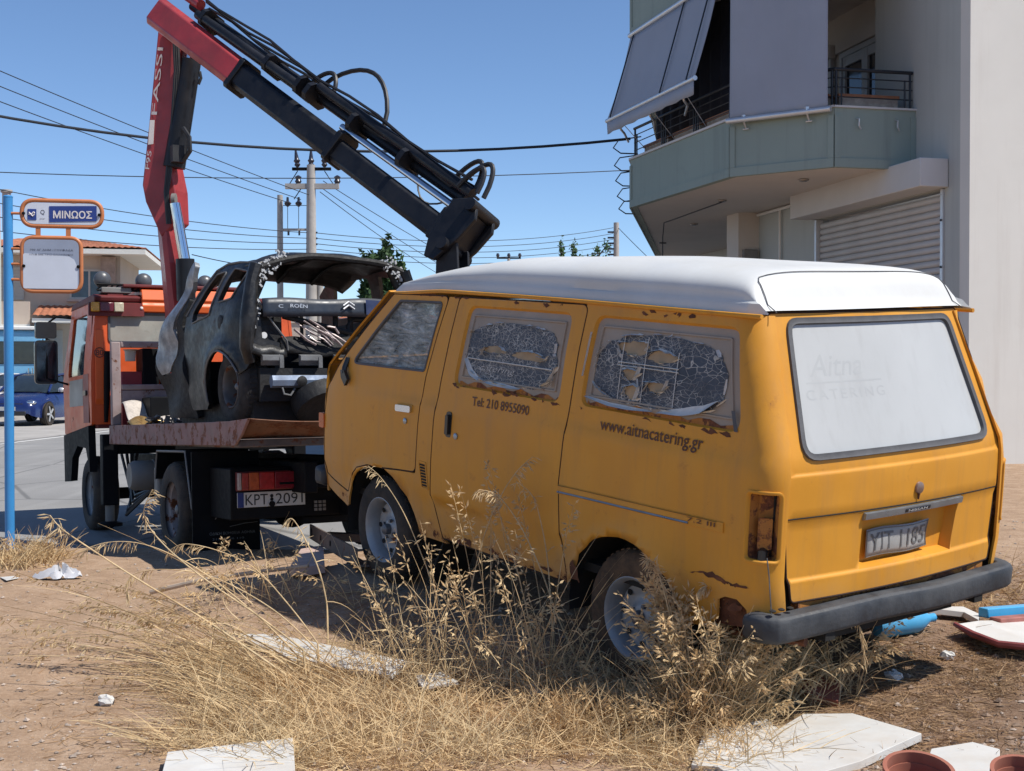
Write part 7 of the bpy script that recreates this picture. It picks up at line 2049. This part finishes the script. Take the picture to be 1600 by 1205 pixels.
M_STRAW = straw_material('dry_straw', (.64,.49,.29)); M_STRAW2 = straw_material('golden_oat', (.72,.57,.35)); M_STRAWB = straw_material('brown_litter', (.36,.24,.14), .1)
def ribbons(B, D, L, W, bend, segs, rs, tw=None):
    """B base (n,3), D start direction (n,3), L length, W width, bend vector (n,3) added along the blade"""
    n = len(B); D = D/np.linalg.norm(D,axis=1)[:,None]
    t = np.linspace(0,1,segs+1)
    C = B[:,None]+D[:,None]*(L[:,None]*t)[:,:,None]+bend[:,None]*((t**2)[None,:,None])
    T = np.gradient(C, axis=1); T /= np.linalg.norm(T,axis=2)[:,:,None]+1e-9
    R_ = rs.normal(size=(n,3)); S = np.cross(T, R_[:,None]); S /= np.linalg.norm(S,axis=2)[:,:,None]+1e-9
    w = (W[:,None]*(1-.75*t[None]**1.5))[:,:,None]*.5
    V_ = np.stack([C-S*w, C+S*w],2).reshape(n,-1,3)
    k = 2*(segs+1); q = np.arange(segs)*2
    f = np.stack([q,q+1,q+3,q+2],-1)[None]+(np.arange(n)*k)[:,None,None]
    return (V_.reshape(-1,3), f.reshape(-1,4)), C
def region_points(rs, n, boxes):
    """ground points under pixel ellipses (cx,cy,rx,ry,weight)"""
    w = np.array([b[4] for b in boxes], float); pk = rs.choice(len(boxes), n, p=w/w.sum()); bb = np.array(boxes, float)[pk]
    a = rs.random(n)*6.283; r = np.sqrt(rs.random(n))*(.75+.5*rs.random(n))
    px = bb[:,0]+np.cos(a)*r*bb[:,2]; py = np.maximum(bb[:,1]+np.sin(a)*r*bb[:,3], 860)
    d = np.full(n, 6.0)
    for _ in range(14):
        u = (px-800)/FPX; z = ground_z(u*d, d, False); d = .5*d+.5*FPX*(CAMZ-z)/(py-572)
    x = (px-800)/FPX*d
    return np.stack([x, d, ground_z(x, d)-.006],-1), px, py
rs = np.random.default_rng(11)
# B: matted straw
MAT = [(470,1110,190,85,5),(620,1080,170,70,4),(800,1130,230,70,4),(1000,1120,190,75,6),(1200,1090,110,50,2),(420,1170,170,40,3),(1080,1180,150,40,3),(650,1180,200,40,3)]
n = 16000
P, px, py = region_points(rs, n, MAT)
D = rs.normal(size=(n,3)); D[:,2] = np.abs(D[:,2])*.55+.10; D[:,0] -= .5*(px < 620)
L = .06+.26*rs.random(n)**1.7; W = .0024+.0036*rs.random(n)
bend = rs.normal(size=(n,3))*.06*L[:,None]/.2; bend[:,2] = -.25*L*rs.random(n)
g1, _ = ribbons(P, D, L, W, bend, 4, rs)
scatter_mesh('dry_grass', [g1], M_STRAW, 'matted dry straw covering the foreground', 'grass')
# F: litter lying flat on all the dirt, denser on the right
n = 15000
LIT = [(1400,1060,220,70,6),(1330,1150,260,50,3),(1540,930,90,60,2),(800,1100,420,110,5),(300,1120,300,80,1.2),(150,990,180,70,.5),(1560,1000,60,90,2),(600,960,220,40,1.5)]
P, px, py = region_points(rs, n, LIT)
D = rs.normal(size=(n,3)); D[:,2] = np.abs(D[:,2])*.12
L = .02+.12*rs.random(n)**2; W = .0015+.003*rs.random(n)
bend = rs.normal(size=(n,3))*.03; bend[:,2] = .01*rs.random(n)
P[:,2] += .010
g2, _ = ribbons(P, D, L, W, bend, 3, rs)
scatter_mesh('straw_litter', [g2], M_STRAWB, 'brown straw litter scattered on the soil', 'litter')
# upright stalks with drooping oat heads
def stalks(name, label, P, D, L, W, bend, heads, rs, m=M_STRAW2, hl=.32, nsp=16, segs=9, leafy=1.0):
    (v, f), C = ribbons(P, D, L, W, bend, segs, rs)
    (v2, f2), _ = ribbons(P, D, L, W, bend, segs, rs)           # a second ribbon crosswise gives the stalk body
    polys = [(v, f), (v2, f2)]
    n = len(P); idx = np.nonzero(heads)[0]
    if len(idx):
        m_ = len(idx)*nsp
        ii = np.repeat(idx, nsp); tt = 1-hl*rs.random(m_)**.9/np.maximum(L[ii],.2)*np.minimum(1,L[ii]); tt = np.clip(tt,.3,1.0)
        s_ = tt*segs; k = np.minimum(s_.astype(int), segs-1); fr = (s_-k)[:,None]
        A = C[ii,k]*(1-fr)+C[ii,k+1]*fr
        out = rs.normal(size=(m_,3))*.35; out[:,2] = -.9*rs.random(m_)-.1
        tip = C[ii,segs]-C[ii,segs-2]; out += tip/np.linalg.norm(tip,axis=1)[:,None]*.7
        out /= np.linalg.norm(out,axis=1)[:,None]; ln = .020+.024*rs.random(m_)
        fil = .01+.025*rs.random(m_)
        st_ = A+out*fil[:,None]*.6+np.array([0,0,.0])
        (v3, f3), _ = ribbons(A, out, fil+.004, np.full(m_,.0010), np.zeros((m_,3)), 1, rs)
        polys.append((v3, f3))
        end = st_+out*ln[:,None]; side = np.cross(out, rs.normal(size=(m_,3))); side /= np.linalg.norm(side,axis=1)[:,None]; mid = st_*.6+end*.4
        wd = (.0034+.0022*rs.random(m_))[:,None]; up = np.cross(out, side)
        for s2 in (side, up):
            q = np.stack([st_, mid+s2*wd, end, mid-s2*wd],1).reshape(-1,3); polys.append((q, np.arange(m_*4).reshape(-1,4)))
    # dry leaves on the stalks
    nl = int(n*leafy*2)
    if nl:
        ii = rs.integers(0,n,nl); k = rs.integers(1,max(2,segs-3),nl); A = C[ii,k]
        d = rs.normal(size=(nl,3)); d[:,2] = np.abs(d[:,2])*.5; LL = .06+.16*rs.random(nl); bd_ = rs.normal(size=(nl,3))*.03; bd_[:,2] = -.10*rs.random(nl)
        l4, _ = ribbons(A, d, LL*np.minimum(1,L[ii]*1.5), .002+.0035*rs.random(nl), bd_, 4, rs); polys.append(l4)
    return scatter_mesh(name, polys, m, label, 'grass')
def clump(name, label, boxes, n, Lr, Wr, lean, spread, headp, rs, bendk=.25, **kw):
    P, px, py = region_points(rs, n, boxes)
    D = np.array(lean)[None]+rs.normal(size=(n,3))*spread; D[:,2] = np.maximum(D[:,2], .12)
    L = Lr[0]+(Lr[1]-Lr[0])*rs.random(n)**1.3; W = 1.45*(Wr[0]+(Wr[1]-Wr[0])*rs.random(n))
    bend = (D/np.linalg.norm(D,axis=1)[:,None])*0; h = D.copy(); h[:,2] = 0; hn = np.linalg.norm(h,axis=1)[:,None]+1e-6
    bend = h/hn*(L*bendk*(.4+rs.random(n)))[:,None]; bend[:,2] = -L*bendk*(.3+.9*rs.random(n))
    return stalks(name, label, P, D, L, W, bend, rs.random(n) < headp, rs, **kw)
clump('wild_oats', 'long golden oat stalks leaning to the left toward the truck', [(430,1060,70,40,3),(520,1060,60,35,2),(350,1040,50,30,1)], 42, (.7,1.35), (.003,.0055), (-.80,.25,.38), .13, .75, rs, .30, nsp=22, leafy=1.2)
clump('wild_oats', 'dense low golden grass fan at the lower left', [(440,1100,110,50,3),(380,1060,60,40,1)], 620, (.25,.70), (.0018,.004), (-.8,.1,.32), .28, .06, rs, .2, m=M_STRAW, leafy=.6)
clump('wild_oats', 'upright oat stalks in front of the van sliding door', [(640,1060,60,18,2),(740,1075,110,16,3),(850,1080,50,14,2)], 110, (.30,.80), (.0022,.0045), (.02,.0,.9), .28, .45, rs, .14, nsp=16, leafy=1.6)
clump('wild_oats', 'tall oat stalks reaching the handle height of the van', [(790,1035,35,10,1),(850,1035,25,10,1)], 7, (.80,1.05), (.003,.005), (-.06,.05,1.0), .12, 1.0, rs, .12, nsp=34, leafy=1.0)
clump('wild_oats', 'thick bushy tuft of dry grass in front of the rear wheel', [(1080,1140,50,18,3),(1130,1135,45,18,2)], 420, (.20,.48), (.002,.004), (.02,-.02,.9), .36, .12, rs, .18, m=M_STRAW, leafy=.8)
clump('wild_oats', 'low bushy dry grass below the rear wheel', [(920,1145,100,20,3),(1040,1150,60,20,2)], 650, (.12,.30), (.002,.004), (.02,-.02,.8), .42, .06, rs, .18, m=M_STRAW, leafy=.8)
clump('wild_oats', 'tall pale stalks right of the rear wheel', [(1100,1145,45,12,3),(1150,1140,40,12,2)], 130, (.35,.66), (.0022,.0042), (.0,.0,1.0), .24, .6, rs, .16, nsp=18, leafy=1.5)
clump('wild_oats', 'pale feathery seed heads in front of the rear wheel', [(1070,1125,22,10,3),(1110,1120,26,10,2)], 20, (.50,.70), (.002,.004), (-.02,0,1.0), .13, 1.0, rs, .10, nsp=60, hl=.30, leafy=.8)
clump('wild_oats', 'drooping oat stalks in front of the bumper', [(1250,1100,55,12,2),(1310,1090,40,12,2),(1190,1110,50,14,2)], 120, (.20,.52), (.002,.0045), (.05,.05,.9), .30, .5, rs, .30, nsp=18, leafy=1.3)
clump('wild_oats', 'low yellow tuft at the foot of the blue pole', [(30,880,55,14,3),(80,872,30,8,1)], 500, (.08,.30), (.003,.006), (0,0,.8), .45, .05, rs, .25, m=M_STRAW, leafy=.4)
clump('wild_oats', 'thin dry stalks at the edge of the shade beside the truck flap', [(430,930,60,14,2),(560,950,60,14,1),(330,945,60,12,1)], 60, (.15,.55), (.002,.004), (-.1,.0,.9), .35, .5, rs, .2, nsp=14)
clump('wild_oats', 'sparse dry twigs right of the bumper', [(1560,930,50,22,2),(1500,950,40,12,1)], 120, (.10,.45), (.002,.0045), (0,0,.6), .6, .1, rs, .2, m=M_STRAW)
clump('wild_oats', 'short dry stalks under the van edge by the white strip of light', [(930,1040,90,16,2),(1120,1060,60,16,2)], 110, (.10,.40), (.002,.004), (0,0,.8), .5, .15, rs, .2, m=M_STRAW)

# single big oat stalks with one-sided drooping heads, each of them told apart in the picture
def oat(label, pts, depth, head, nsp, sl, seed, r=.0035):
    rnd = np.random.default_rng(seed)
    P = [world_at(x, y, depth+dd) for x, y, dd in pts]
    # smooth the polyline
    C = []
    for i in range(len(P)-1):
        p0 = P[max(i-1,0)]; p1 = P[i]; p2 = P[i+1]; p3 = P[min(i+2,len(P)-1)]
        for k in range(8):
            t = k/8; C.append(.5*((2*p1)+(p2-p0)*t+(2*p0-5*p1+4*p2-p3)*t*t+(3*p1-p0-3*p2+p3)*t**3))
    C.append(P[-1])
    n = len(C); t = thing('oat_stalk', label, 'grass', None, 'big oat stalks')
    b0 = C[0]; b0.z = gz(b0.x, b0.y)-.02
    MB().tube(C, [lerp(r, r*.35, i/(n-1)) for i in range(n)], 6).build('stem', M_STRAW2, t)
    sp = MB()
    for k in range(nsp):
        q = 1-head*rnd.random()**.85; i = min(n-2, int(q*(n-1))); a = C[i].lerp(C[i+1], q*(n-1)-i); tg_ = (C[i+1]-C[i]).normalized()
        d = (tg_*.55+Vector((rnd.normal()*.22+.15, rnd.normal()*.3, -.75*rnd.random()-.15))).normalized(); f = .008+.02*rnd.random(); L = sl*(.6+.6*rnd.random())
        s0 = a+d*f+Vector((0,0,.0)); d2 = (d+Vector((0,0,-.35))).normalized(); e = s0+d2*L
        sp.tube([a, s0], [.0009,.0008], 3, caps=False)
        sp.tube([s0, s0.lerp(e,.3)+Vector((0,0,.001)), s0.lerp(e,.65), e], [.0008,L*.062,L*.045,.0005], 5, caps=False)
    o = sp.build('seed_head', M_STRAW2, t, smooth=60, fixn=False); o['kind'] = 'stuff'
    # a couple of dry leaf blades
    for k in range(2):
        lf = MB()
        i = int(n*(.2+.25*k)); a = C[i]; d = Vector((rnd.normal(), rnd.normal()*.5, .3)).normalized()
        lf.grid(lambda u, v: a+d*(.22*u)+Vector((0,0,-.16*u*u))+Vector((0,.5,.5))*(v-.5)*.008*(1-u), 7, 2)
        lf.build('leaf', M_STRAW, t, fixn=False)
oat('long oat stalk bending far left with its tip near the blue pole', [(455,1060,0),(330,975,.1),(215,905,.1),(130,850,.1),(95,825,.1),(78,805,.1)], 5.5, .30, 34, .045, 1, .0055)
oat('arched oat stalk whose drooping head hangs before the truck tank', [(480,1020,0),(400,960,.1),(320,905,.1),(255,850,.1),(225,805,.1),(238,765,.1)], 5.7, .38, 40, .042, 2, .005)
oat('oat stalk arching left with a hanging head below the first tip', [(470,1030,0),(400,960,.1),(310,890,.1),(230,852,.1),(165,848,.1),(118,868,.1)], 5.8, .36, 40, .040, 3, .0042)
oat('curled oat head low over the dirt left of the white board', [(500,1020,0),(430,955,.1),(340,905,.1),(260,890,.1),(205,900,.1),(198,935,.1)], 5.9, .36, 40, .040, 4, .004)
oat('oat stalk crossing the mud flap of the truck', [(500,1010,0),(455,950,.1),(400,890,.1),(345,862,.1),(290,850,.1),(262,862,.1)], 6.0, .36, 34, .038, 5, .004)
oat('upright oat stalk in front of the truck plate', [(512,985,0),(510,940,.05),(498,890,.05),(478,845,.05),(458,812,.05),(446,815,.05)], 6.3, .45, 26, .040, 6, .005)
oat('tall oat stalk with a bushy head in front of the sliding door', [(905,1040,0),(870,960,.0),(845,890,.0),(812,820,.0),(778,775,.0),(748,765,.0)], 5.9, .28, 70, .040, 7, .005)
oat('tallest oat stalk whose tip points up at the van lettering', [(760,1040,0),(735,950,.0),(750,860,.0),(775,790,.0),(805,740,.0),(832,714,.0)], 6.0, .22, 30, .036, 8, .004)
oat('oat stalk with a one-sided head right of the bushy head', [(870,1040,0),(862,960,.0),(856,880,.0),(846,820,.0),(832,775,.0),(806,752,.0)], 6.0, .28, 24, .036, 9, .0045)
oat('oat stalk leaning over the front wheel', [(720,1040,0),(690,950,.0),(660,870,.0),(630,800,.0),(598,750,.0),(575,728,.0)], 6.3, .26, 26, .030, 10, .004)
oat('feathery oat head hiding the rear wheel rim', [(1075,1130,0),(1062,1050,.0),(1048,970,.0),(1036,920,.0),(1024,885,.0),(1012,872,.0)], 5.2, .40, 100, .030, 11, .004)
oat('second feathery oat head beside the rear wheel', [(1100,1130,0),(1102,1060,.0),(1108,990,.0),(1112,940,.0),(1108,915,.0),(1092,922,.0)], 5.2, .42, 90, .030, 12, .004)
oat('oat stalk drooping over the bumper', [(1230,1105,0),(1250,1040,.0),(1285,985,.0),(1320,958,.0),(1345,985,.0),(1350,1040,.0)], 5.2, .50, 60, .036, 13, .0045)
oat('oat stalk with a few seeds before the bumper corner', [(1200,1110,0),(1205,1040,.0),(1215,980,.0),(1240,900,.0),(1265,850,.0),(1290,830,.0)], 5.2, .25, 14, .028, 14, .0035)

# ------------------------------------------------------------------ keep the tree at thing > part > sub-part
def depth(o):
    k = 0
    while o.parent is not None: o = o.parent; k += 1
    return k
for o in list(scene.objects):
    while depth(o) > 2:
        p = o.parent; m = p.matrix_basis @ o.matrix_basis
        o.parent = p.parent; o.matrix_basis = m
